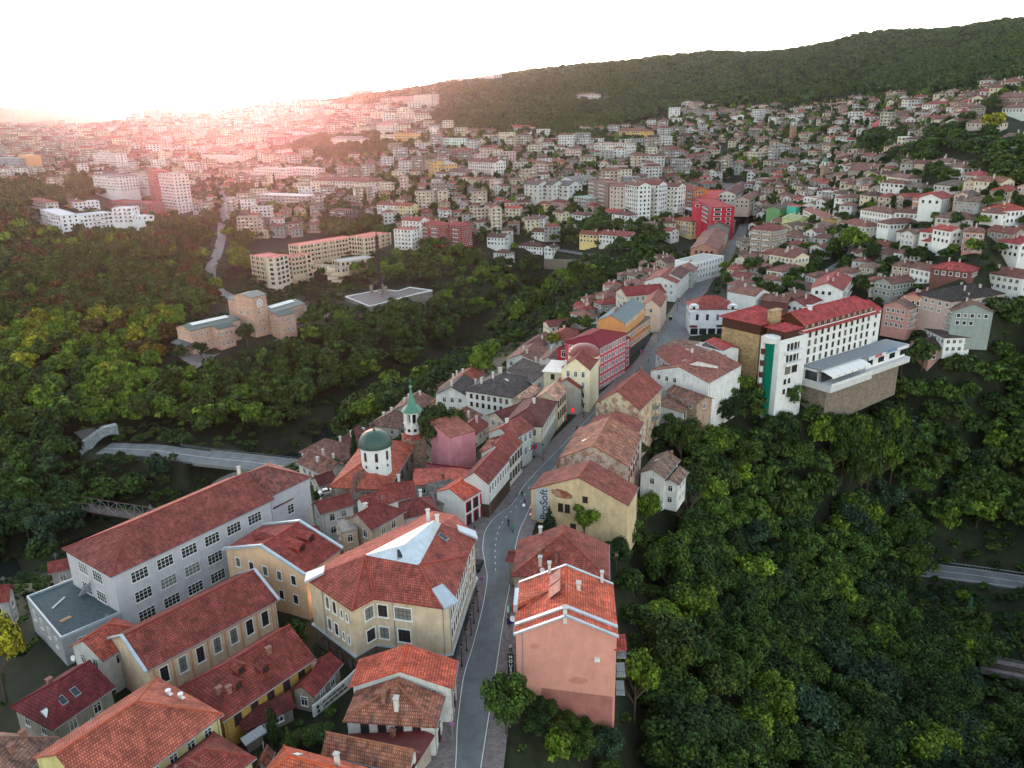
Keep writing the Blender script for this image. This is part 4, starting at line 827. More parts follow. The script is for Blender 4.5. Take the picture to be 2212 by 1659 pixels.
H('row_house', 'cream corner shop house with purple-brown hip roof and dark balcony over the pavement', 'house',
  [dict(A=(1172,922), B=(1205,868), C=(1140,845), ze=8.8, r='AB', ty='h', rh=3.0, roof=('tile', (112,62,58)), wall=('clean', (214,204,176)), win=dict(rows=1, sp=2.1, w=.9, h=1.9, top=2.1, st='bs', marg=.4), base=(3.9, 'clean', (150,154,150)), ch=[(.05,-.1,0)]),
   dict(A=(1090,912), B=(1150,890), C=(1120,872), ze=7.2, r='AB', ty='g', rh=2.0, roof=('tile', (116,60,56)), wall=('clean', CR), win=dict(rows=1))])
H('row_house', 'cream shop house with pale pink-beige pantiles and a red lit shop sign', 'house',
  [dict(A=(1205,866), B=(1228,840), C=(1192,822), ze=9.4, r='AB', ty='g', rh=2.4, roof=('old', (204,160,134)), wall=('clean', (206,192,160)), win=dict(rows=2, sp=2.2, w=1.0, h=2.1, fh=3.9, st='b', sides='02', marg=.3)),
   dict(A=(1085,880), B=(1130,872), C=(1170,842), ze=8.2, r='BC', ty='g', rh=1.8, roof=('old', (208,166,140)), wall=('wall', (190,180,160)), win=dict(rows=1))])
H('row_house', 'grey rendered gable house with red roof, small awning and boarded fence', 'house',
  [dict(A=(1256,842), B=(1274,820), C=(1225,800), ze=8.4, r='AB', ty='g', rh=3.0, ins=.25, roof=('tile', (146,62,48)), wall=('wall', (176,172,164)), win=dict(rows=2, sp=2.2, w=.9, h=1.7, fh=3.4, st='b', sides='02', marg=.4), ch=[(-.6,.6,3)])])
H('row_house', 'white lean-to house with white metal roof beside the grey gable house', 'house',
  [dict(A=(1170,802), B=(1216,806), C=(1218,782), ze=8.6, r='AB', ty='s', rh=.5, roof=('metal', (214,206,200)), wall=('clean', (214,204,176)), win=dict(rows=1, sp=4, st='b'))])
YH = H('town_house', 'tall cream yellow house with blind gable, mansard dormer and rusty metal dome roof', 'house',
  [dict(A=(1216,790), B=(1275,800), C=(1296,772), ze=14.2, r='BC', ty='g', rh=3.6, ins=.2, roof=('tile', (140,60,52)), wall=('clean', (222,210,176)), win=dict(rows=4, sp=2.4, w=.9, h=1.8, fh=3.4, st='ws', sides='13', marg=.4), ch=[(-.95,.7,0)])])
# the dome cap on the yellow house
dc = at(1262,750,17.5); b = MB(); n_ = 16; prev = None
for k in range(7):
    a = k/6*math.pi/2; rr_ = 5.4*math.cos(a)+.01; z_ = dc[2]-2.2+3.4*math.sin(a); ring = [(dc[0]+rr_*math.cos(2*math.pi*i/n_), dc[1]+rr_*math.sin(2*math.pi*i/n_), z_) for i in range(n_)]
    if prev:
        for i in range(n_): b.face([prev[i], prev[(i+1) % n_], ring[(i+1) % n_], ring[i]], 'metal')
    prev = ring
b.build('dome', YH, color=(124,54,48)); b = MB(); b.cyl((dc[0], dc[1], dc[2]-6), 5.2, 4.0, 'clean', 16); b.build('turret', YH, color=(214,190,160))
PR = H('town_house', 'crimson and pink four storey house with pilasters, maroon upper roof and grey flat roof', 'building',
  [dict(A=(1296,752), B=(1358,720), C=(1300,700), ze=15.0, r='AB', ty='h', rh=2.2, ins=.6, roof=('felt', (112,30,40)), wall=('clean', (184,78,92)), win=dict(rows=5, sp=2.8, w=1.5, h=1.7, fh=3.3, st='wvs')),
   dict(A=(1290,766), B=(1362,728), C=(1310,702), ze=11.6, r='AB', ty='f', roof=('tile', (118,34,42)), wall=('clean', (160,40,56)), edge='clean', win=dict(rows=3, sp=2.7, w=1.5, h=2.2, fh=3.7, st='ws', marg=.8))])
GR = H('town_house', 'orange building with curved slate grey mansard roof and row of white dormer windows', 'building',
  [dict(A=(1352,722), B=(1405,684), C=(1350,664), ze=10.4, r='AB', ty='f', roof=('felt', (86,98,100)), wall=('brick', (196,122,62)), edge='felt', win=dict(rows=2, sp=2.8, w=1.3, h=1.7, fh=3.8, st='w', marg=.8), base=(3.4, 'clean', (60,64,66))),
   dict(A=(1344,702), B=(1396,668), C=(1350,652), ze=13.6, r='AB', ty='s', rh=-.8, roof=('felt', (92,106,108)), wall=('felt', (56,62,66)), win=dict(rows=1, sp=2.4, w=1.1, h=1.4, top=1.3, st='w', marg=.6)),
   dict(A=(1272,704), B=(1350,698), C=(1396,660), ze=15.4, r='BC', ty='g', rh=2.6, ins=.4, roof=('felt', (104,116,118)), wall=('clean', (204,144,92)), win=dict(rows=1, sp=2.6, w=1.0, h=1.2, top=1.2, st='w', sides='02'), ch=[(-.6,.0,3),(-.3,.1,3),(0,.1,3),(.3,.1,3)])])
for s_ in ((1386,664,1400,660),):
    pass
H('town_house', 'cream gable house with red brick street front behind the slate mansard roof', 'house',
  [dict(A=(1386,660), B=(1428,664), C=(1442,640), ze=11, r='BC', ty='g', rh=3.2, ins=.3, roof=('tile', (158,88,78)), wall=('clean', (208,186,166)), win=dict(rows=1, sp=6, sides='3'))])
# further up the west side
for nm, lab, bl in [
  ('row_house', 'house with broad brick-red gable roof stepping down to the street above the slate mansard', [dict(A=(1352,640), B=(1440,632), C=(1450,618), ze=9.5, r='AB', ty='g', rh=3.0, roof=('tile', (146,44,44)), wall=('wall', (200,190,176)))]),
  ('row_house', 'white gable house with red roof and flags on its street balcony', [dict(A=(1405,596), B=(1462,612), C=(1486,590), ze=9.5, r='BC', ty='g', rh=3.2, roof=('tile', (158,74,66)), wall=('wall', WH), sky=[(-.4,.3,1)])]),
  ('row_house', 'white gable house with brown roof and two strip skylights', [dict(A=(1436,590), B=(1472,602), C=(1492,584), ze=10.5, r='BC', ty='g', rh=2.4, roof=('tile', (110,72,66)), wall=('wall', WH), sky=[(0,.3,1),(.4,.3,1)])]),
  ('row_house', 'grey rendered gable house by the curb between white houses', [dict(A=(1462,580), B=(1500,588), C=(1514,570), ze=9.5, r='BC', ty='g', rh=2.4, roof=('old', (150,100,88)), wall=('wall', (176,176,172)))]),
  ('row_house', 'flaking white block house with flat roof above the street bend', [dict(A=(1458,562), B=(1504,568), C=(1524,548), ze=12, r='AB', ty='f', roof=('felt', (150,150,148)), wall=('wall', (226,228,228)), win=dict(rows=3, sp=3, sides='1'))]),
  ('row_house', 'small maroon roofed shop beside the flaking white block', [dict(A=(1512,556), B=(1524,560), C=(1540,544), ze=9, r='BC', ty='g', rh=2, roof=('tile', (120,48,46)), wall=('wall', (180,170,160)))]),
  ('gable_building', 'brown gable building with painted arch mural facing down the street', [dict(A=(1498,528), B=(1552,540), C=(1566,518), ze=12.5, r='BC', ty='g', rh=3.2, roof=('old', (146,92,80)), wall=('clean', (166,122,104)), win=dict(rows=1, sp=3, sides='3', st='b'))]),
  ('gable_building', 'grey gable building with dark painted double arches beside the road bend', [dict(A=(1535,482), B=(1576,492), C=(1590,476), ze=12, r='BC', ty='g', rh=3.4, roof=('old', (130,92,84)), wall=('clean', (128,124,122)), win=dict(rows=1, sp=4, sides='3', st='w'))]),
  ('row_house', 'low ochre house with brown roof tucked behind the arch mural gable', [dict(A=(1512,508), B=(1560,520), C=(1574,500), ze=11, r='BC', ty='g', rh=2.2, roof=('old', (150,98,82)), wall=('wall', (190,150,80)))]),
]: H(nm, lab, 'house' if 'house' in nm else 'building', bl)
# --- riverside houses west of the street
for lab, bl in [
  ('big dark grey roofed white guest house with many white chimneys', [dict(A=(1034,824), B=(1108,860), C=(1166,820), ze=3.5, r='BC', ty='h', rh=4.0, roof=('tile', (92,86,86)), wall=('clean', WH), win=dict(rows=2, sp=2.2, w=.8, h=1.3, fh=2.8, st='b'), ch=[(-.3,.2,1),(.1,.1,1),(.3,.3,1),(-.6,.5,1)], sky=[(-.2,-.3,1)]),
      dict(A=(1092,800), B=(1150,826), C=(1180,790), ze=4.6, r='AB', ty='g', rh=3.2, roof=('tile', (96,88,86)), wall=('clean', WH), win=dict(rows=1), ch=[(-.5,.4,1),(0,.3,1)])]),
  ('white house with dark wooden gable and grey roof beside the guest house', [dict(A=(948,842), B=(1014,858), C=(1040,830), ze=1, r='BC', ty='g', rh=3.2, roof=('tile', (84,78,78)), wall=('wall', WH), ch=[(.6,-.8,1),(-.9,0,1)])]),
  ('house with broad orange-brown roof behind the white house with the dark gable', [dict(A=(960,828), B=(1000,846), C=(1050,806), ze=-1, r='BC', ty='g', rh=2.2, roof=('tile', (166,84,64)), wall=('wall', WH), ch=[(-.3,.4,1),(.1,.5,1),(.5,.4,0)])]),
  ('house with small pink wall left of the dark-gabled house', [dict(A=(938,862), B=(958,876), C=(976,858), ze=-3, r='BC', ty='g', rh=2, roof=('tile', (156,72,60)), wall=('wall', (214,160,140)), ch=[(0,0,0)])]),
  ('house with dull brown roof and chimneys at the river edge above the bell tower', [dict(A=(862,870), B=(912,892), C=(940,862), ze=-8, r='BC', ty='g', rh=3, roof=('old', (134,96,82)), wall=('wall', (180,172,160)), ch=[(-.3,.4,0),(.3,.4,0),(.6,-.2,0)])]),
  ('house with grey-brown roof at the river edge left of the bell tower', [dict(A=(820,900), B=(862,926), C=(902,896), ze=-9, r='BC', ty='h', rh=3, roof=('old', (122,90,80)), wall=('wall', (180,172,160)), ch=[(-.3,.4,0),(.2,.2,0)])]),
  ('house with low rust-brown roof right of the bell tower above the willow', [dict(A=(955,900), B=(1000,930), C=(1044,896), ze=-1, r='BC', ty='g', rh=2.2, roof=('old', (140,90,72)), wall=('wall', (190,184,170)), ch=[(.2,-.6,1),(.7,.2,1)])]),
  ('small house with brick-red roof behind the birch tree', [dict(A=(1000,912), B=(1028,940), C=(1060,916), ze=0, r='BC', ty='g', rh=1.8, roof=('tile', (140,64,56)), wall=('wall', WH), ch=[(.3,-.3,1)])]),
  ('white-walled riverside house with brown hip roof by the valley road', [dict(A=(646,976), B=(735,1000), C=(772,966), ze=-11, r='AB', ty='h', rh=3.6, roof=('old', (132,92,82)), wall=('wall', (216,214,208)), win=dict(rows=1, sp=2.2, st='b'), ch=[(.3,.2,1)])]),
  ('house with reddish brown roof and white chimneys in front of the white-walled riverside house', [dict(A=(640,1000), B=(704,1030), C=(748,1004), ze=-8, r='AB', ty='g', rh=3, roof=('old', (140,92,80)), wall=('wall', (200,196,186)), ch=[(-.2,.3,1),(.5,.3,1),(0,-.4,0)])]),
  ('house with purple-brown gable roof and white flank behind the slim cypress', [dict(A=(724,958), B=(760,972), C=(800,938), ze=-11, r='BC', ty='g', rh=3, roof=('tile', (118,70,66)), wall=('wall', WH), ch=[(-.2,-.3,1)])]),
  ('small house with faded red roof between the cypress and the river', [dict(A=(768,944), B=(800,958), C=(828,936), ze=-12, r='BC', ty='g', rh=2.6, roof=('old', (134,82,72)), wall=('wall', WH), ch=[(0,.3,0)])]),
  ('low red roofed outbuilding by the parked white car behind the church', [dict(A=(690,1052), B=(730,1040), C=(722,1020), ze=-4, r='AB', ty='g', rh=2, roof=('tile', (120,60,54)), wall=('wall', (180,176,168)))]),
  ('cluster house with brown roof and yellow bush below the crimson house', [dict(A=(1100,768), B=(1160,782), C=(1190,756), ze=-2, r='BC', ty='g', rh=2.6, roof=('old', (142,92,80)), wall=('wall', WH), ch=[(0,.3,0),(-.6,-.2,0)])]),
  ('white flanked riverside house with brown roof and raised metal flap', [dict(A=(1120,750), B=(1158,758), C=(1200,730), ze=-6, r='BC', ty='g', rh=2.6, roof=('old', (138,90,78)), wall=('wall', WH), ch=[(.2,-.4,0)])]),
  ('house with red roof and white chimneys behind the dark grey guest house', [dict(A=(1160,800), B=(1210,822), C=(1240,790), ze=1, r='AB', ty='g', rh=2.6, roof=('tile', (132,60,58)), wall=('wall', WH), ch=[(-.3,.3,1),(.2,.2,1)])]),
  ('house with brown roof and white parapet beside the yellow-green shrub', [dict(A=(1168,772), B=(1212,786), C=(1236,760), ze=1, r='BC', ty='g', rh=2.2, roof=('old', (128,86,80)), wall=('wall', WH), ch=[(0,.3,1),(.4,.4,1)])]),
  ('riverside house with red hip roof above the gravel bank', [dict(A=(1190,722), B=(1228,736), C=(1258,714), ze=-4, r='BC', ty='h', rh=2.4, roof=('tile', (152,62,56)), wall=('wall', WH), ch=[(.2,.1,0)])]),
  ('riverside house with grey-brown roof left of the slate mansard', [dict(A=(1226,744), B=(1262,752), C=(1290,726), ze=-1, r='BC', ty='g', rh=2.4, roof=('old', (128,88,78)), wall=('wall', WH))]),
  ('pink roofed low house beside the white glazed stair', [dict(A=(1216,756), B=(1252,762), C=(1264,744), ze=0, r='BC', ty='g', rh=1.6, roof=('tile', (190,110,104)), wall=('wall', WH))]),
  ('low orange-red roofed house with two vents beside the white shop house', [dict(A=(890,1048), B=(1010,1044), C=(1012,1018), ze=3.6, r='AB', ty='s', rh=1.2, roof=('tile', (204,94,72)), wall=('clean', (170,172,172)), ch=[(.1,-.2,3)])]),
  ('long low house with maroon metal roof below the pink firewall', [dict(A=(912,1024), B=(1010,1036), C=(1014,1012), ze=3.2, r='AB', ty='g', rh=1.6, roof=('metal', (110,22,36)), wall=('clean', WH), win=dict(rows=0))]),
  ('ruined shed with collapsed grey timber roof beside the red-framed shop', [dict(A=(940,1092), B=(1000,1080), C=(985,1048), ze=4.4, r='AB', ty='s', rh=2.0, roof=('old', (112,112,108)), wall=('ruin', (150,150,140)))]),
  ('low house with red tiles and brown brick ridge right of the beige house terrace', [dict(A=(835,1082), B=(900,1074), C=(880,1042), ze=6.2, r='AB', ty='g', rh=2.2, roof=('tile', (142,60,50)), wall=('wall', CR), ch=[(0,.2,1)])]),
  ('house with dark red hip roof split by a pale metal ridge', [dict(A=(868,1122), B=(952,1106), C=(930,1074), ze=6.2, r='AB', ty='h', rh=2.4, roof=('tile', (128,56,50)), wall=('wall', WH), ch=[(.3,.4,1)])]),
  ('low brick-roofed store between school and peeling villa', [dict(A=(640,1180), B=(700,1160), C=(690,1130), ze=3, r='AB', ty='g', rh=1.4, roof=('tile', (124,62,54)), wall=('wall', (170,160,150)))]),
  ('low house with rusty hipped roof in the yard by the big beige building', [dict(A=(680,1212), B=(738,1206), C=(742,1180), ze=3, r='AB', ty='g', rh=1.6, roof=('old', (140,76,58)), wall=('wall', (160,150,140)), ch=[(.1,.1,3)])]),
  ('red tiled side wing of the peeling villa with white scaffold balcony', [dict(A=(692,1112), B=(768,1090), C=(756,1066), ze=6.0, r='AB', ty='g', rh=1.8, roof=('tile', (134,60,50)), wall=('wall', WH))]),
  ('red roofed house at the left edge behind the yellow tree', [dict(A=(-40,1310), B=(20,1300), C=(50,1268), ze=2, r='AB', ty='g', rh=2.4, roof=('tile', (134,52,44)), wall=('wall', (160,160,160)))]),
  ('strip of red roof between the dark wood and the grey school annex', [dict(A=(104,1240), B=(160,1228), C=(158,1214), ze=1, r='AB', ty='g', rh=1.8, roof=('tile', (140,64,54)), wall=('wall', (160,160,160)))]),
]: H('house', lab, 'house', bl)
# peeling villa with roof terrace
H('villa', 'peeling beige villa with roof terrace and red tiled roofs behind the beige corner building', 'house',
  [dict(A=(764,1112), B=(803,1146), C=(878,1104), ze=9.0, ty='b', rh=2.6, roof=('tile', (134,54,48)), wall=('wall', (182,168,152)), win=dict(rows=3, sp=3, w=1.1, h=1.7, fh=3.2, st='w'), ch=[(-.4,.2,0)]),
   dict(A=(760,1084), B=(790,1104), C=(866,1080), ze=10.6, r='BC', ty='g', rh=2.0, roof=('tile', (138,58,50)), wall=('clean', WH), win=dict(rows=0)),
   dict(A=(724,1120), B=(738,1150), C=(770,1140), ze=8.6, r='AB', ty='f', roof=('felt', (150,144,136)), wall=('wall', (178,166,150)), edge='wall', win=dict(rows=3, sp=2.6, w=1.0, h=1.6, st='w'))])
# ------------------------------------------------------------------ landmarks
def front(B, C, ze, W):
    """rectangle whose front eave runs through two pixels at height ze and which reaches W metres away from the camera"""
    b_ = at(*B, ze)[:2]; c_ = at(*C, ze)[:2]; e = c_-b_; L = np.linalg.norm(e); e /= L; n_ = np.array([-e[1], e[0]])
    if n_@((b_+c_)/2) < 0: n_ = -n_
    return Rect((b_+c_)/2+n_*W/2, math.atan2(e[1], e[0]), L, W)
def solve(B, C, h):
    m = ((B[0]+C[0])/2, (B[1]+C[1])/2); v = ray(*m); ts = np.geomspace(100, 3500, 400); P = v[None]*ts[:, None]; P[:, 2] += CZ
    g = terr(P[:, 0], P[:, 1])+h; k = np.argmax(P[:, 2] < g)
    if not (P[:, 2] < g).any(): k = int(np.argmin(P[:, 2]-g))      # roofs standing on the skyline
    return float(P[k, 2])
# church with dome and bell tower
CH = H('church', 'stone church with curved orange roof and white drum under a green dome', 'church',
  [dict(A=(722,1036), B=(838,1058), C=(900,958), ze=4.5, r='BC', ty='h', rh=4.2, roof=('tile', (188,86,58)), wall=('stone', (140,134,120)), win=dict(rows=1, sp=5, w=.9, h=2, top=2.4, st='k')),
   dict(A=(706,1048), B=(757,1068), C=(852,1042), ze=3.8, r='BC', ty='h', rh=3.6, roof=('old', (138,98,84)), wall=('stone', (160,154,140)), win=dict(rows=0))])
dc = at(814,1004,7.4); b = MB(); b.cyl((dc[0], dc[1], 5.5), 3.7, 7.4, 'clean', 16); b.cyl((dc[0], dc[1], 12.7), 3.95, .3, 'clean', 16)
DR = b.build('drum', CH, color=(224,224,220)); b = MB(); prev = None
for k in range(9):
    a = k/8*math.pi/2; r_ = 4.15*math.cos(a)**.9+.01; z_ = 12.9+3.9*math.sin(a); ring = [(dc[0]+r_*math.cos(2*math.pi*i/32)*(1.02 if i % 2 else 1), dc[1]+r_*math.sin(2*math.pi*i/32)*(1.02 if i % 2 else 1), z_) for i in range(32)]
    if prev:
        for i in range(32): b.face([prev[i], prev[(i+1) % 32], ring[(i+1) % 32], ring[i]], 'metal')
    prev = ring
b.cyl((dc[0], dc[1], 16.7), .3, .6, 'metal', 8); b.bar((dc[0], dc[1], 17), (dc[0], dc[1], 18.6), .12, 'black'); b.bar((dc[0]-.4, dc[1], 18.1), (dc[0]+.4, dc[1], 18.1), .12, 'black')
b.build('dome', CH, color=(42,74,66))
def arch_win(w_, h_, k='glass', fr='white'):
    key = ('arch', w_, h_, k, fr)
    if key in WCACHE: return WCACHE[key]
    b = MB(); 
    for sc, m_, y in ((1.25, fr, -.04), (1.0, k, -.09)):
        ww, hh = w_*sc/2, h_/2*(1+(sc-1)*.5); pts = [(-ww, y, -hh), (ww, y, -hh)]+[(ww*math.cos(a), y, hh-ww+ww*math.sin(a)) for a in np.linspace(0, math.pi, 9)]
        b.face(pts, m_); 
        for i in range(len(pts)): p, q = pts[i], pts[(i+1) % len(pts)]; b.face([p, (p[0], .05, p[2]), (q[0], .05, q[2]), q], m_)
    b.bar((0, -.11, -h_/2), (0, -.11, h_/2), .07, 'brown'); WCACHE[key] = b.mesh('window'); return WCACHE[key]
for i in range(16):
    a = 2*math.pi*(i+.5)/16; p = (dc[0]+3.68*math.cos(a), dc[1]+3.68*math.sin(a))
    if i % 2 == 0: link('window', arch_win(.75, 2.4, 'brown'), DR, (*p, 10.9), a+math.pi/2)
    b = MB(); u = np.array([-math.sin(a), math.cos(a)]); o_ = np.array([math.cos(a), math.sin(a)])*.03
    if i % 2 == 0: b.face([(*(np.array(p)+o_), 7.7), (*(np.array(p)+o_+u*.4), 8.2), (*(np.array(p)+o_), 8.7), (*(np.array(p)+o_-u*.4), 8.2)], 'black'); b.build('diamond_opening', DR)
tc = at(893,936,7); BT = thing('bell_tower', 'white octagonal bell tower with open arches and slender green copper spire', 'bell tower', (tc[0], tc[1], -5))
b = MB(); b.box((tc[0], tc[1], .5), (5.4, 5.4, 12), 'stone', .4); b.build('base', BT, color=(160,140,120)); b = MB(); b.cyl((tc[0], tc[1], 6.2), 3.5, 1.2, 'tile', 8, r2=2.5); b.build('skirt_roof', BT, color=(178,80,60))
b = MB(); b.cyl((tc[0], tc[1], 7.2), 2.35, 3.0, 'clean', 8); b.cyl((tc[0], tc[1], 10.1), 2.6, .25, 'clean', 8)
for i in range(8): a = 2*math.pi*i/8; b.box((tc[0]+2.15*math.cos(a), tc[1]+2.15*math.sin(a), 11.9), (.5, .5, 3.6), 'clean', a)
b.cyl((tc[0], tc[1], 13.4), 2.6, .4, 'clean', 8); b.cyl((tc[0], tc[1], 10.3), .9, 3.1, 'black', 8); b.build('belfry', BT, color=(222,222,216))
b = MB()
for z0, h_, r1, r2 in ((13.8, .6, 3.1, 2.6), (14.4, 1.2, 2.6, 1.3), (15.6, 2.2, 1.3, .65), (17.8, 2.8, .65, .12)): b.cyl((tc[0], tc[1], z0), r1, h_, 'metal', 8, r2=r2)
b.cyl((tc[0], tc[1], 20.3), .4, .5, 'metal', 8); b.bar((tc[0], tc[1], 20.7), (tc[0], tc[1], 23), .16, 'metal'); b.bar((tc[0]-.6, tc[1], 22.2), (tc[0]+.6, tc[1], 22.2), .16, 'metal')
b.build('spire', BT, color=(66,122,100))
for i in range(8):
    a = 2*math.pi*(i+.5)/8; b = MB(); c_ = np.array([tc[0]+2.2*math.cos(a), tc[1]+2.2*math.sin(a)]); u = np.array([-math.sin(a), math.cos(a)])
    b.face([(*(c_+u*.5*math.cos(t_)), 8.6+.5*math.sin(t_)) for t_ in np.linspace(0, 2*math.pi, 13)[:-1]], 'black'); b.build('round_window', BT)
# hotel on the right
hz = 18.2; hm = front((1737,703), (1897,660), hz, 13); HL = hm.L; hu = hm.u; hv = hm.v if (hm.c+hm.v)@(hm.c+hm.v) < (hm.c-hm.v)@(hm.c-hm.v) else -hm.v
HO = thing('hotel', 'white hotel with bright red roofs, stone corner tower, green glass stair and white awning terrace', 'hotel', (*hm.c, -10))
h0 = hm.c-hu*HL/2+hv*hm.W/2      # front left corner of the eave
def hp(u_, v_, z=None):
    q = h0+hu*u_+hv*v_; return (q[0], q[1]) if z is None else (q[0], q[1], z)
def hrect(u0, u1, v0, v1): 
    return Rect(h0+hu*(u0+u1)/2+hv*(v0+v1)/2, math.atan2(hu[1], hu[0]), abs(u1-u0), abs(v1-v0))
def hblock(rc, ty, ze, rh, zg, wm, wc, rm, rcol, ins=.6, win=None, wname='wall'):
    b = MB(); walls_build(b, rc, ty, ze, rh, zg, wm, ins); b.build(wname, HO, color=wc); b = MB(); roof_build(b, rc, ty, ze, rh, rm); ro = b.build('roof', HO, color=rcol); RECTS.append((*rc.c, rc.a, rc.L/2, rc.W/2))
    if win: windows(HO, rc, ins, ze, zg, **win)
    return ro
HRED = (176,48,50)
front_side = '0' if hv@(-hm.v) > 0 else '2'; right_side = '1'; left_side = '3'
hblock(hrect(0, HL, -12.5, 0), 'b', hz, 3.6, 13, 'brick', (104,66,46), 'tile', HRED, .9, dict(rows=1, sp=3.7, w=1.0, h=1.9, top=1.6, st='w', sides=front_side+'1', marg=.8))
b = MB(); b.slab([hp(-1, .9, 15.5), hp(HL+1, .9, 15.5), hp(HL+1, -1.2, 16.6), hp(-1, -1.2, 16.6)], .2, 'tile'); b.build('skirt_roof', HO, color=HRED)
hblock(hrect(0, HL-1, -13, -.1), 'f', 16.2, 0, -4, 'clean', (214,214,210), 'felt', (120,120,120), .02, dict(rows=4, sp=3.7, w=1.1, h=1.8, fh=3.15, top=2.0, st='b', sides=front_side, marg=1.6))
hblock(hrect(HL-1, HL+7, -14, -1.5), 'g', 15.5, 2.6, -4, 'clean', (214,214,210), 'tile', HRED, .5, dict(rows=3, sp=3.2, w=1.0, h=1.5, fh=3.6, top=2.0, st='b', sides=front_side+'1'))
# stone tower
tr = quad((1567,679),(1645,703),(1712,684),18.8,'BC')
hblock(tr, 'h', 18.8, 4.0, -8, 'stone', (176,150,112), 'tile', HRED, 1.0, dict(rows=1, sp=3, w=1.0, h=1.5, top=1.6, st='b', maxn=4))
b = MB(); ins = .94; b.prism([tr.p(-tr.L/2+ins, -tr.W/2+ins), tr.p(tr.L/2-ins, -tr.W/2+ins), tr.p(tr.L/2-ins, tr.W/2-ins), tr.p(-tr.L/2+ins, tr.W/2-ins)], 14.9, 18.5, 'brown'); b.build('timber_floor', HO)
q = at(1672,690,19.5); b = MB(); b.box((q[0], q[1], 17.5), (5.4, 1.9, 10.5), 'stone', tr.a); b.box((q[0], q[1], 22.9), (5.9, 2.4, .4), 'stone', tr.a); b.build('stone_chimney', HO, color=(176,152,116))
q = at(1749,664,22); b = MB(); b.box((q[0], q[1], 19.5), (1.5, 1.2, 6), 'clean'); b.box((q[0], q[1], 22.6), (2, 1.6, .3), 'zinc'); b.build('chimney', HO, color=WH)
# green glass stair
q = at(1670,738,14.8); b = MB(); b.cyl((q[0], q[1]+1.5, -12), 2.1, 26.3, 'greenglass', 20)
for z in np.arange(-11, 14.3, 1.6): b.cyl((q[0], q[1]+1.5, z), 2.14, .09, 'black', 20)
b.build('glass_stair', HO); b = MB(); b.cyl((q[0], q[1]+1.5, 14.3), 2.9, 2.0, 'clean', 20); b.cyl((q[0], q[1]+1.5, 16.3), 2.6, .1, 'felt', 20); b.build('stair_cap', HO, color=WH)
b = MB()
for k in range(5): z = 11-k*4.2; b.box((q[0]-2.4, q[1]+1.6, z), (1.5, 1.6, 1.9), 'brown')
b.box((q[0]-2.4, q[1]+2.2, 1.3), (1.4, 1.5, 26), 'clean'); b.build('stair_bay', HO, color=WH)
# balcony block
bq = at(1690,726,13); bz = 10.5
br_ = front((1686,737), (1744,722), 15.6, 8); bu = br_.u; bv = br_.v if (br_.c+br_.v)@(br_.c+br_.v) < (br_.c-br_.v)@(br_.c-br_.v) else -br_.v
hblock(br_, 'f', 15.6, 0, -14, 'clean', (216,216,214), 'felt', (104,70,60), .02)
for k, z in enumerate((11.1, 7.0)):
    q = br_.c+bv*4.0; b = MB(); b.box((q[0], q[1], z+1.5), (6.4, .25, 2.4), 'black', br_.a); b.build('loggia_shade_panel', HO)  # solid black panel on the wall, in place of the loggia's shaded hollow
    q2 = br_.c+bv*4.6; b = MB(); b.box((q2[0], q2[1], z-.25), (8.6, 2.0, 1.0), 'clean', br_.a); b.build('balcony', HO, color=(216,216,214))
    for i in range(3): q3 = br_.c+bv*4.15+bu*(-2+2*i); b = MB(); b.box((q3[0], q3[1], z+1.5), (.3, .3, 2.5), 'clean', br_.a); b.build('column', HO, color=WH)
wall_windows(HO, br_.c-bu*4.6+bv*4.0, br_.c+bu*4.6+bv*4.0, (4.2,), (.3, .7), 2.6, 2.4, 'bv')
wall_windows(HO, br_.c-bu*4.6+bv*4.0, br_.c+bu*4.6+bv*4.0, (.2, -3.4), (.2, .45), 1.0, 1.6, 'kv')
b = MB(); q = br_.c-bv*.5; rr2 = Rect(q, br_.a, 9.8, 9); roof_build(b, rr2, 'h', 18.4, 1.6, 'tile'); b.build('lower_roof', HO, color=HRED); b = MB(); b.box((q[0], q[1], 16.8), (8.0, 6.6, 3.0), 'brown', br_.a); b.build('timber_floor', HO)
# restaurant terrace
TZ = 3.4; u1 = HL+9
b = MB(); b.prism([hp(1.5, 0), hp(u1, 0), hp(u1, 9.5), hp(HL*.60, 9.5), hp(HL*.56, 7.5), hp(1.5, 7.5)], TZ-.5, TZ, 'clean', 'felt', True); b.build('terrace_roof', HO, color=(128,134,138))
b = MB(); b.prism([hp(1.5, -.2), hp(u1-.5, -.2), hp(u1-.5, 8.6), hp(HL*.6, 8.6), hp(HL*.6, 6), hp(1.5, 6)], -1.5, TZ-.5, 'clean'); b.build('terrace_wall', HO, color=(218,218,216))
b = MB(); b.prism([hp(.5, -.2), hp(u1, -.2), hp(u1, 10.6), hp(HL*.6, 10.6), hp(HL*.56, 12.6), hp(.5, 12.6)], -3.6, -1.5, 'clean', 'felt', True); b.build('terrace_floor', HO, color=(196,196,194))
for i in range(4): q = hp(HL*.6+2.6+(u1-HL*.6-5)*i/3, 8.62); link('window', win_mesh(3.6, 2.4, 'k'), HO, (*q, .9), hm.a if hv@(-hm.v) > 0 else hm.a+math.pi)
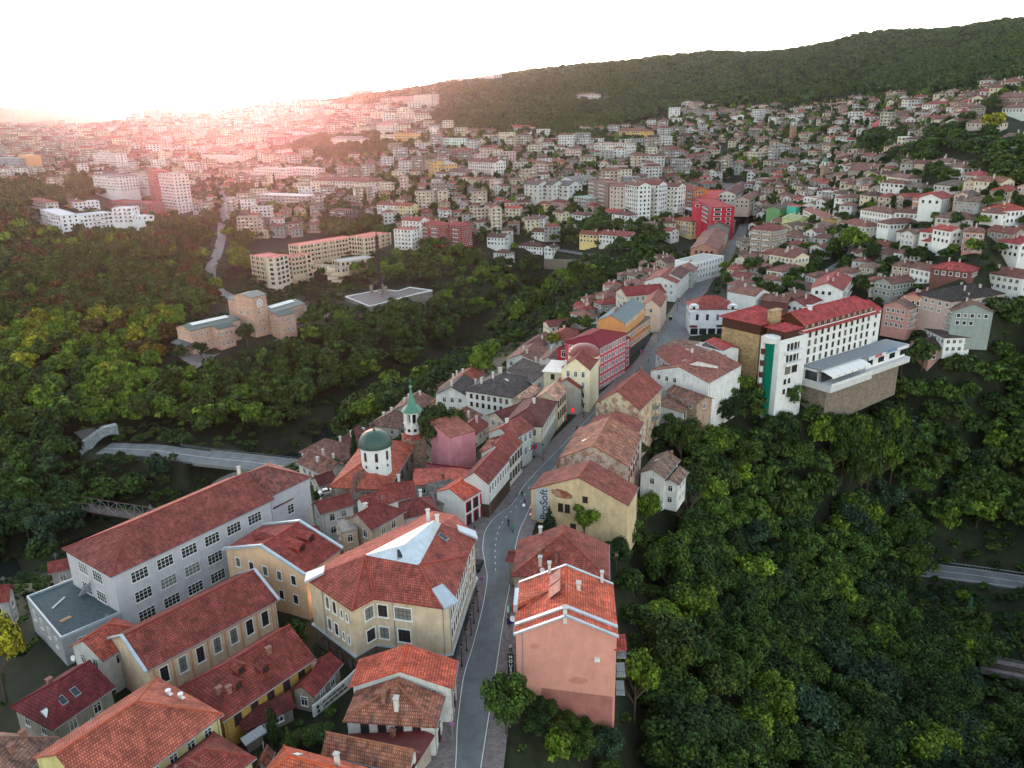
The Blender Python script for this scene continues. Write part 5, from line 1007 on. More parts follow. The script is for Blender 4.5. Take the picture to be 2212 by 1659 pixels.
for i in range(6):
    x0 = 1.5+(HL*.56-2)*i/6; x1 = 1.5+(HL*.56-2)*(i+1)/6-.12; b = MB(); b.slab([hp(x0, 6.0, 2.9), hp(x1, 6.0, 2.9), hp(x1, 8.6, 2.9), hp(x0, 8.6, 2.9)], .08, 'white'); b.slab([hp(x0, 8.6, 2.9), hp(x1, 8.6, 2.9), hp(x1, 12.0, 1.9), hp(x0, 12.0, 1.9)], .08, 'white'); b.slab([hp(x0, 12.0, 1.9), hp(x1, 12.0, 1.9), hp(x1, 12.05, 1.2), hp(x0, 12.05, 1.2)], .08, 'white')
    for x_ in (x0+.05,): b.bar(hp(x_, 12.1, -1.5), hp(x_, 12.1, 1.9), .12, 'grey')
    b.build('awning', HO)
b = MB(); b.face([hp(2.2, 7.6, -1.3), hp(HL*.55, 7.6, -1.3), hp(HL*.55, 7.6, 2.3), hp(2.2, 7.6, 2.3)], 'glass'); b.face([hp(1.4, 6.4, -1.2), hp(1.4, 1.5, -1.2), hp(1.4, 1.5, 2.2), hp(1.4, 6.4, 2.2)], 'glass'); b.build('dark_recess', HO)  # flat dark sheets stand in for the shaded opening under the awnings
b = MB(); b.prism([hp(1, 12.3), hp(HL*.56, 12.3), hp(HL*.56, 12.55), hp(1, 12.55)], -1.5, -.5, 'clean'); b.build('terrace_parapet', HO, color=WH)
b = MB(); b.prism([hp(1.5, -.1), hp(u1-3, -.1), hp(u1-3, 8.2), hp(1.5, 10.5)], -17, -3.6, 'stone'); b.build('stone_base', HO, color=(138,126,112))
for i in range(9): q = hp(6+i*4.2, 10.2-i*.28-.2); link('window', arch_win(.8, 2.0, 'brown', 'brown'), HO, (*q, -7), hm.a if hv@(-hm.v) > 0 else hm.a+math.pi)
ha = hm.a if hv@(-hm.v) > 0 else hm.a+math.pi
M['signblue'] = plain('blue letters', (70, 110, 160), .5); 
q = hp(HL*.74, 9.66); text(HO, 'HOTEL', (*q, 2.85), (math.pi/2, 0, ha), 1.5, 'scarlet', .08); q = hp(HL*.92, 9.66); text(HO, 'YANTRA', (*q, 3.1), (math.pi/2, 0, ha), 2.0, 'signblue', .08)
b = MB(); b.prism([hp(HL*.6, 9.4), hp(u1, 9.4), hp(u1, 9.58), hp(HL*.6, 9.58)], 2.1, TZ-.02, 'clean', bottom=True); b.build('fascia', HO, color=(206,210,208))
# white corner building by the junction
wr = front((1490,668),(1592,668),11.5,15)
WB = thing('corner_building', 'white corner building with arched attic windows and shop front on the open junction', 'building', (*wr.c, -2)); RECTS.append((*wr.c, wr.a, wr.L/2, wr.W/2))
b = MB(); walls_build(b, wr, 'h', 11.5, 4.2, -2, 'clean', .7); b.build('wall', WB, color=(216,220,224)); b = MB(); roof_build(b, wr, 'h', 11.5, 4.2, 'tile'); b.build('roof', WB, color=(152,66,56))
wv = -wr.v if (wr.c-wr.v)@(wr.c-wr.v) < (wr.c+wr.v)@(wr.c+wr.v) else wr.v
for f in (-.82, .82):
    q = wr.c+wr.u*f*wr.L/2+wv*(wr.W/2-.6); b = MB(); b.box((*q, 11.6), (4.0, .8, 3.0), 'clean', wr.a); b.cyl((q[0], q[1], 13.0), 1.4, .5, 'clean', 12); b.build('attic', WB, color=(216,220,224)); q2 = q+wv*.42; link('window', arch_win(1.2, 1.3, 'glass', 'white'), WB, (*q2, 11.9), wr.a if wv@(-wr.v) > 0 else wr.a+math.pi)
windows(WB, wr, .7, 11.5, 0, rows=1, sp=4.2, w=1.2, h=2.6, top=3.6, st='bvs', sides='0123')
b = MB(); pl_ = [wr.p(sx*(wr.L/2-.62), sy*(wr.W/2-.62)) for sx, sy in ((-1, -1), (1, -1), (1, 1), (-1, 1))]; b.prism(pl_, 5.0, 5.3, 'clean'); b.build('cornice', WB, color=WH)
for i in range(5):
    q = wr.c+wr.u*(-wr.L/2+2.4+i*(wr.L-4.8)/4)+wv*(wr.W/2-.66); link('window', win_mesh(2.8, 2.4, 'k'), WB, (*q, 1.8), wr.a if wv@(-wr.v) > 0 else wr.a+math.pi)
q = wr.c-wr.u*wr.L*.4+wv*(wr.W/2-.4); b = MB(); b.box((*q, 4.0), (3.2, .3, .9), 'ridge', wr.a); b.build('signboard', WB, color=(120,50,60))
q = wr.c+wr.u*wr.L*.16+wv*(wr.W/2-.4); b = MB(); b.box((*q, 4.2), (2.6, .3, .9), 'black', wr.a); b.build('signboard', WB)
# --- the brick art museum on the peninsula
def mus(rc, ty, ze, rh, zg, par, wc=(206,166,146), rcol=(62,82,74), win=None):
    b = MB(); walls_build(b, rc, ty, ze, rh, zg, 'brick', .5); b.build('wall', par, color=wc); b = MB(); roof_build(b, rc, ty, ze, rh, 'metal', ridge=False); ro = b.build('roof', par, color=rcol); RECTS.append((*rc.c, rc.a, rc.L/2, rc.W/2))
    for z_ in (ze-1.4, ze-6.2):
        b = MB(); b.prism([rc.p(sx*(rc.L/2-.38), sy*(rc.W/2-.38)) for sx, sy in ((-1, -1), (1, -1), (1, 1), (-1, 1))], z_, z_+.3, 'clean', bottom=True); b.build('cornice', par, color=(196,180,164))
    if win: windows(par, rc, .5, ze, zg, **win)
    return ro
MU = thing('museum', 'symmetrical brick museum with clock tower, green metal roofs and glazed ridge strips', 'museum', (*at(556,700,-20)[:2], -27))
wm_ = dict(rows=3, sp=3.4, w=.9, h=1.3, fh=4.4, top=3.2, st='w', marg=1.5)
tw = quad((509,637),(543,644),(577,635),-2.2,'BC'); mus(tw, 'g', -2.2, 1.7, -30, MU, win=dict(rows=4, sp=2.6, w=1, h=2, fh=5, top=9, st='w', marg=2.4))
w1 = front((410,715),(520,690),-13.5,15); r1 = mus(w1, 'g', -13.5, 2.0, -30, MU, win=wm_); w2 = front((590,676),(660,655),-12.5,15); r2 = mus(w2, 'g', -12.5, 2.0, -30, MU, win=wm_)
w3 = front((470,712),(508,703),-14.5,8); mus(w3, 'g', -14.5, 1.6, -30, MU, win=dict(rows=2, sp=2.6, w=.9, h=1.8, fh=5.5, top=3, st='w')); w4 = front((602,684),(640,674),-13.5,8); mus(w4, 'g', -13.5, 1.6, -30, MU, win=dict(rows=2, sp=2.6, w=.9, h=1.8, fh=5.5, top=3, st='w'))
w5 = front((490,652),(516,658),-10,6); mus(w5, 'g', -8, 1, -30, MU)
for rc, ze in ((w1, -13.5), (w2, -12.5)):
    for s_ in (-1, 1):
        b = MB(); x0, x1 = -rc.L*.36, rc.L*.36; y0, y1 = s_*.3, s_*2.8; k_ = 2.0/(rc.W/2)
        b.slab([rc.p(x0, y0, ze+2.0-.3*k_+.25), rc.p(x1, y0, ze+2.0-.3*k_+.25), rc.p(x1, y1, ze+2-2.8*k_+.25), rc.p(x0, y1, ze+2-2.8*k_+.25)], .15, 'white'); b.build('roof_light', MU)
q = at(560.5,648,-6); b = MB(); tv = [tw.u, -tw.u, tw.v, -tw.v]; d_ = max(tv, key=lambda n_: float(-(tw.c@n_))+ (n_[0])*60)
fc_ = tw.c+d_*(tw.L/2-.46 if abs(d_@tw.u) > .5 else tw.W/2-.46); u_ = np.array([-d_[1], d_[0]])
for rad, m_, o_ in ((2.3, 'white', .04), (1.5, 'ridge', .08), (1.1, 'white', .12)): b.face([(*(fc_+d_*o_+u_*rad*math.cos(t_)), -6.2+rad*math.sin(t_)) for t_ in np.linspace(0, 2*math.pi, 25)[:-1]], m_)
b.bar((*(fc_+d_*.2), -6.2), (*(fc_+d_*.2), -5.2), .12, 'black'); b.bar((*(fc_+d_*.2), -6.2), (*(fc_+d_*.2+u_*1.3), -6.0), .12, 'black'); b.build('clock', MU, color=(200,140,120))
for rc, side in ((w1, -1), (w2, 1)):
    for k in range(3):
        x = side*(rc.L/2+1.6); q = rc.p(x, rc.W/2-2-k*4.6 if (rc.c+rc.v)@(rc.c+rc.v) > rc.c@rc.c else -(rc.W/2-2-k*4.6)); b = MB(); b.cyl((q[0], q[1], -28), .35, 6.2, 'clean', 8); b.build('column', MU, color=WH)
    q = rc.p(side*(rc.L/2+1.2), 0); b = MB(); b.slab([(*(q+np.array(rc.u)*a_*2.6+np.array(rc.v)*c_*rc.W*.5), -21.2+(0 if a_*side > 0 else 1.2)) for a_, c_ in ((-1, -1), (1, -1), (1, 1), (-1, 1))], .5, 'metal'); b.build('porch_roof', MU, color=(70,80,84))
# forecourt
b = MB(); b.face([tuple(at(x, y, -26.5)) for x, y in ((375,765),(425,796),(480,760),(600,735),(600,715),(430,735),(398,740))], 'pave'); setting(b.build('forecourt'))
b = MB(); b.slab([tuple(at(x, y, -22.5)) for x, y in ((640,705),(700,690),(716,672),(660,660),(640,690))], 4, 'pave'); setting(b.build('cafe_terrace'))
# --- monument platform
PZ = -20.; pp = [tuple(at(x, y, PZ)[:2]) for x, y in ((746,642),(799,663),(900,636),(934,629),(885,622),(860,630),(826,627))]
b = MB(); b.prism(pp, PZ-8, PZ, 'stone', 'pave'); b.build; o = b.build('plaza', color=(140,134,124)); setting(o)
for k in range(2): RECTS.append((*at(840,642,PZ)[:2], .3, 26, 12))
b = MB()
for sc in (1.0,):
    for i in range(len(pp)):
        a_, c_ = pp[i], pp[(i+1) % len(pp)]; b.bar((*a_, PZ+.4), (*c_, PZ+.4), .8, 'white')
setting(b.build('plaza_edge'))
mq = at(822,637,PZ); MO = thing('monument', 'dark giant upright sword monument standing on the pale plaza', 'monument', mq)
b = MB(); b.box((mq[0], mq[1], PZ+19), (1.8, .9, 38), 'black', .4); b.cyl((mq[0], mq[1], PZ+38), .6, 3.5, 'black', 4, r2=.05); b.build('blade', MO); b = MB(); b.box((mq[0], mq[1], PZ+8), (3.2, 1.2, 1.6), 'black', .4); b.cyl((mq[0], mq[1], PZ), 1.4, 7, 'black', 6, r2=1.0); b.build('hilt', MO)
def skin(name, verts, edges, rad, root=0, sub=1):
    me = bpy.data.meshes.new(name); me.from_pydata(verts, edges, []); o = bpy.data.objects.new(name, me); COL.objects.link(o)
    m = o.modifiers.new('s', 'SKIN'); s_ = o.modifiers.new('u', 'SUBSURF'); s_.levels = sub; s_.render_levels = sub
    for i, r_ in enumerate(rad):
        o.data.skin_vertices[0].data[i].radius = (r_, r_)
    o.data.skin_vertices[0].data[root].use_root = True
    dg = bpy.context.evaluated_depsgraph_get(); r = bpy.data.meshes.new_from_object(o.evaluated_get(dg)); bpy.data.objects.remove(o); return r
HV = [(0,0,2.0),(1.0,0,2.1),(1.6,0,2.9),(2.1,0,3.3),(2.6,0,3.0),(-.8,0,2.0),(-1.4,0,1.6),(1.0,.3,1.2),(1.2,.3,.1),(1.1,-.3,1.3),(1.9,-.3,1.0),(-.8,.3,1.1),(-.9,.3,0),(-.8,-.3,1.1),(-.7,-.3,0),(0,0,2.7),(0,0,3.5),(0,0,3.9),(.7,.3,3.3),(1.3,.3,3.9),(.2,.6,1.8)]
HE = [(0,1),(1,2),(2,3),(3,4),(0,5),(5,6),(1,7),(7,8),(1,9),(9,10),(5,11),(11,12),(5,13),(13,14),(0,15),(15,16),(16,17),(16,18),(18,19),(15,20)]
hme = skin('rider', HV, HE, [.55,.5,.38,.3,.18,.5,.1,.2,.12,.2,.12,.24,.12,.24,.12,.3,.3,.2,.15,.1,.16]); hme.materials.append(M['black'])
for i, (px, py) in enumerate(((803,634),(822,644),(834,637),(829,630))):
    q = at(px, py, PZ); HS = thing('equestrian_statue', ['dark bronze horseman on tall stone pillar left of the sword', 'dark bronze horseman on stone pillar in front of the sword', 'dark bronze horseman on stone pillar right of the sword', 'dark bronze horseman on stone pillar behind the sword'][i], 'statue', q, 'horsemen around the sword')
    b = MB(); b.box((q[0], q[1], PZ+2.8), (2.0, 1.6, 5.6), 'stone', .3); b.build('pillar', HS, color=(150,144,134)); link('rider', hme, HS, (q[0], q[1], PZ+5.6), [2.5, 4.0, -.6, .9][i], scale=(1.3, 1.3, 1.3))
# --- grand old hotel of the gorge, with stacked balconies
CRM = (206,186,160)
IH = thing('hotel', 'big stepped cream concrete hotel with stacked balconies, stilts and zigzag stair above the gorge', 'hotel', (*at(690,600,-25)[:2], -30))
def ib(B, C, ze, W, zg, rows, sp, balc=False, rc=(196,120,110), wc=CRM, top=1.8, fh=3.3, sides='0123'):
    r = front(B, C, ze, W); RECTS.append((*r.c, r.a, r.L/2, r.W/2)); b = MB(); walls_build(b, r, 'f', ze, 0, zg, 'clean', .02); b.build('wall', IH, color=wc); b = MB(); roof_build(b, r, 'f', ze, 0, 'felt', edge='clean'); b.build('roof', IH, color=rc)
    windows(IH, r, .02, ze, zg, rows=rows, sp=sp, w=sp*.55, h=1.7, fh=fh, top=top, st='k', marg=.5, sides=sides)
    for k in range(int(r.L/6)+1):      # concrete fins
        s_ = -1 if (r.c-r.v)@(r.c-r.v) < (r.c+r.v)@(r.c+r.v) else 1; q = r.p(-r.L/2+.4+(r.L-.8)*k/max(1, int(r.L/6)), s_*(r.W/2+.35)); b = MB(); b.box((*q, (ze+zg)/2+.6), (.55, .8, ze-zg), 'clean', r.a); b.build('fin', IH, color=(212,194,170))
    if balc:
        for k in range(rows):
            s_ = -1 if (r.c-r.v)@(r.c-r.v) < (r.c+r.v)@(r.c+r.v) else 1; q = r.p(0, s_*(r.W/2+.6)); b = MB(); b.box((*q, ze-top-k*fh-1.3), (r.L*.96, 1.3, .22), 'clean', r.a); b.box((*r.p(0, s_*(r.W/2+1.2)), ze-top-k*fh-.8), (r.L*.96, .1, .8), 'clean', r.a); b.build('balcony', IH, color=CRM)
    return r
ib((542,551),(572,557),-4,15,-26,6,3.2,True); ib((574,556),(594,557),-2.5,15,-30,6,5.,False,wc=(212,200,182)); ib((596,556),(616,557),-5,13,-30,5,3.0,True)
rq = ib((628,557),(660,552),-6,13,-21,5,3.0,True,sides='0123'); ib((660,550),(673,548),-5,12,-26,6,4,False)
for i in range(7): q = rq.p(-rq.L/2+1+i*(rq.L-2)/6, (-1 if (rq.c-rq.v)@(rq.c-rq.v) < (rq.c+rq.v)@(rq.c+rq.v) else 1)*(rq.W/2-.4)); b = MB(); b.box((*q, -28), (.9, .9, 16), 'clean', rq.a); b.build('stilt', IH, color=CRM)
ib((646,531),(766,512),-1,14,-22,4,3.0,True); ib((770,512),(786,514),1,16,-20,5,3.0,False); ib((786,514),(843,503),.5,18,-26,6,3.2,True)
ib((735,566),(808,556),-10.5,14,-30,1,4,False,rc=(170,166,160)); ib((670,572),(736,580),-13,8,-19,1,3,False,rc=(150,140,126))
for k in range(6): q = at(722,580,-14); b = MB(); b.box((q[0]+(1.4 if k % 2 else -1.4), q[1]-1, -14.5-k*2.9), (7.5, 5, 2.4), 'clean', .2); b.build('stair_landing', IH, color=CRM)
# ------------------------------------------------------------------ bridges, portal, walls
b = MB(); P = SC['valley_road'][0]; t_ = np.gradient(P, axis=0); t_[:, 2] = 0; t_ /= np.linalg.norm(t_, axis=1)[:, None]; nv = np.stack([-t_[:, 1], t_[:, 0], 0*t_[:, 0]], 1)
BD = thing('road_bridge', 'grey concrete arch road bridge with railings crossing the dark river gorge', 'bridge', P[38])
i0, i1 = 24, 59
for s_ in (-1, 1):
    b = MB(); A = P[i0:i1]+nv[i0:i1]*s_*6.4; B_ = P[i0:i1]+nv[i0:i1]*s_*5.7
    for i in range(len(A)-1): b.slab([tuple(A[i]+[0, 0, .25]), tuple(B_[i]+[0, 0, .25]), tuple(B_[i+1]+[0, 0, .25]), tuple(A[i+1]+[0, 0, .25])], 1.3, 'clean')
    b.build('edge_beam', BD, color=(132,132,128))
for s_ in (-1, 1):
    b = MB()
    for i in range(i0-8, i1-1):
        a_ = P[i]+nv[i]*s_*6.1; c_ = P[i+1]+nv[i+1]*s_*6.1
        for h_ in (.6, 1.2): b.bar(a_+[0, 0, h_], c_+[0, 0, h_], .09, 'grey')
        b.bar(a_+[0, 0, .1], a_+[0, 0, 1.2], .09, 'grey'); m_ = (a_+c_)/2; b.bar(m_+[0, 0, .1], m_+[0, 0, 1.2], .05, 'grey')
    b.build('railing', BD)
for s_ in (-1, 1):
    b = MB(); A = P[i0+2:i1]+nv[i0+2:i1]*s_*4.6; m_ = len(A)
    lo = [A[i]+[0, 0, -1.2-11*(abs(i/(m_-1)*2-1))**2] for i in range(m_)]
    for i in range(m_-1):
        up0, up1 = A[i]+[0, 0, -1.0 if abs(i/(m_-1)*2-1) < .4 else -1.2-11*(abs(i/(m_-1)*2-1))**2+1.6], A[i+1]+[0, 0, -1.0 if abs((i+1)/(m_-1)*2-1) < .4 else -1.2-11*(abs((i+1)/(m_-1)*2-1))**2+1.6]
        w_ = nv[i]*1.4*-s_
        b.face([lo[i], lo[i+1], up1, up0], 'clean'); b.face([lo[i]+w_, lo[i+1]+w_, up1+w_, up0+w_], 'clean'); b.face([lo[i], lo[i]+w_, lo[i+1]+w_, lo[i+1]], 'clean'); b.face([up0, up1, up1+w_, up0+w_], 'clean')
    b.build('arch', BD, color=(138,138,132))
# stone portal arch over the end of the valley road
pa, pb = at(176,985,-43), at(262,962,-43); PA = thing('tunnel_portal', 'weathered stone arch portal where the valley road enters the wooded hill', 'portal', pa)
b = MB(); d_ = pb-pa; L_ = np.linalg.norm(d_); d_ /= L_; nn_ = np.array([-d_[1], d_[0], 0]); n_ = 24
def low_(t_): return -3. if t_ < .2 else 6.2*math.sin(math.pi*min(1, (t_-.2)/.8*.72))**.8-.2
def top_(t_): return 1.6 if t_ < .07 else 3.2 if t_ < .14 else min(9.6, 4.6+t_*7.5)
for i in range(n_):
    t0, t1 = i/n_, (i+1)/n_; p, q = pa+d_*L_*t0, pa+d_*L_*t1; z = lambda v_: np.array([0, 0, v_]); a0, a1, b0 = low_(t0+.001), low_(t1), top_(t0+.02)
    for k in (0, 1): b.face([p+z(a0)+nn_*k*3, q+z(a1)+nn_*k*3, q+z(b0)+nn_*k*3, p+z(b0)+nn_*k*3], 'stone')
    b.face([p+z(b0), q+z(b0), q+z(b0)+nn_*3, p+z(b0)+nn_*3], 'stone'); b.face([p+z(a0), q+z(a1), q+z(a1)+nn_*3, p+z(a0)+nn_*3], 'stone')
b.build('arch', PA, color=(150,158,160)); b = MB(); b.slab([pa+d_*L_*.15+nn_*3+[0, 0, 5.6], pb+nn_*3+[0, 0, 5.6], pb+nn_*16+[0, 0, 5.6], pa+d_*L_*.15+nn_*16+[0, 0, 5.6]], .6, 'stone'); b.build('vault', PA, color=(70,70,66))
# truss footbridge below the school
ta, tb = at(110,1092,-48), at(330,1128,-44); TB = thing('truss_bridge', 'dark rusty steel truss footbridge crossing the shaded river behind the school', 'bridge', ta)
d_ = (tb-ta); L_ = np.linalg.norm(d_); d_ /= L_; nn_ = np.array([-d_[1], d_[0], 0]); nseg = 12
b = MB(); b.slab([ta, tb, tb+nn_*4, ta+nn_*4], .4, 'ridge'); b.build('deck', TB, color=(96,84,78))
for s_ in (0, 1):
    b = MB()
    for i in range(nseg):
        p = ta+d_*L_*i/nseg+nn_*4*s_; q = ta+d_*L_*(i+1)/nseg+nn_*4*s_; z_ = np.array([0, 0, 3.2]); b.bar(p, p+z_, .28, 'grey'); b.bar(p+z_, q+z_, .4, 'ridge'); b.bar(p, q, .4, 'ridge'); b.bar(p+z_ if i % 2 else p, q if i % 2 else q+z_, .22, 'grey')
    b.build('truss', TB, color=(110,90,78))
# railway at the lower right
ra, rb = at(2115,1432,-74), at(2330,1475,-74); d_ = rb-ra; L_ = np.linalg.norm(d_); d_ /= L_; nn_ = np.array([-d_[1], d_[0], 0])
b = MB(); b.slab([ra-nn_*3, rb-nn_*3, rb+nn_*4, ra+nn_*4], 1.6, 'pave'); setting(b.build('railway_bed'))
RW = thing('railway_track', 'short stretch of railway track with sleepers showing at the lower right edge', 'railway', ra)
for s_ in (-.75, .75): b = MB(); b.bar(ra+nn_*s_+[0, 0, .25], rb+nn_*s_+[0, 0, .25], .16, 'black'); b.build('rail', RW)
b = MB()
for i in range(60): p = ra+d_*L_*i/60; b.bar(p-nn_*1.4+[0, 0, .1], p+nn_*1.4+[0, 0, .1], .26, 'bark')
b.build('sleepers', RW)
b = MB()
for i in range(36):
    p = ra+d_*L_*i/36+nn_*3.6; q = ra+d_*L_*(i+1)/36+nn_*3.6; b.bar(p, p+[0, 0, 1.1], .1, 'grey'); b.bar(p+[0, 0, 1.1], q+[0, 0, 1.1], .1, 'grey'); b.bar(p+[0, 0, .6], q+[0, 0, .6], .08, 'grey')
tag(b.build('railing', org=tuple(ra)), 'pale green railing along the far side of the railway track', 'railing')
# lattice pylon on the right slope
q = at(2085,1365,-73); PY = MB(); n_ = 6
for k in range(n_):
    s0, s1 = 1.3*(1-k/n_)+.3, 1.3*(1-(k+1)/n_)+.3; z0, z1 = -73+k*2.2, -73+(k+1)*2.2
    c0 = [np.array([q[0]+sx*s0/1.6, q[1]+sy*s0/1.6, z0]) for sx, sy in ((-1, -1), (1, -1), (1, 1), (-1, 1))]; c1 = [np.array([q[0]+sx*s1/1.6, q[1]+sy*s1/1.6, z1]) for sx, sy in ((-1, -1), (1, -1), (1, 1), (-1, 1))]
    for i in range(4): PY.bar(c0[i], c1[i], .14, 'metal'); PY.bar(c0[i], c1[(i+1) % 4], .1, 'metal'); PY.bar(c1[i], c1[(i+1) % 4], .1, 'metal')
o = PY.build('lattice_mast', org=tuple(q), color=(70,120,110)); tag(o, 'small green lattice mast in the bushes above the railway', 'mast')
# guard rails of the road on the right
P = SC['gorge_road'][0]; t_ = np.gradient(P, axis=0); t_[:, 2] = 0; t_ /= np.linalg.norm(t_, axis=1)[:, None]; nv = np.stack([-t_[:, 1], t_[:, 0], 0*t_[:, 0]], 1)
b = MB()
for i in range(12, 58): b.bar(P[i]+nv[i]*5.6+[0, 0, .7], P[i+1]+nv[i+1]*5.6+[0, 0, .7], .3, 'grey'); b.bar(P[i]+nv[i]*5.6+[0, 0, -.2], P[i]+nv[i]*5.6+[0, 0, .7], .12, 'grey')
tag(b.build('guard_rail', org=tuple(P[20])), 'grey guard rail along the far side of the valley road at right', 'guard rail')
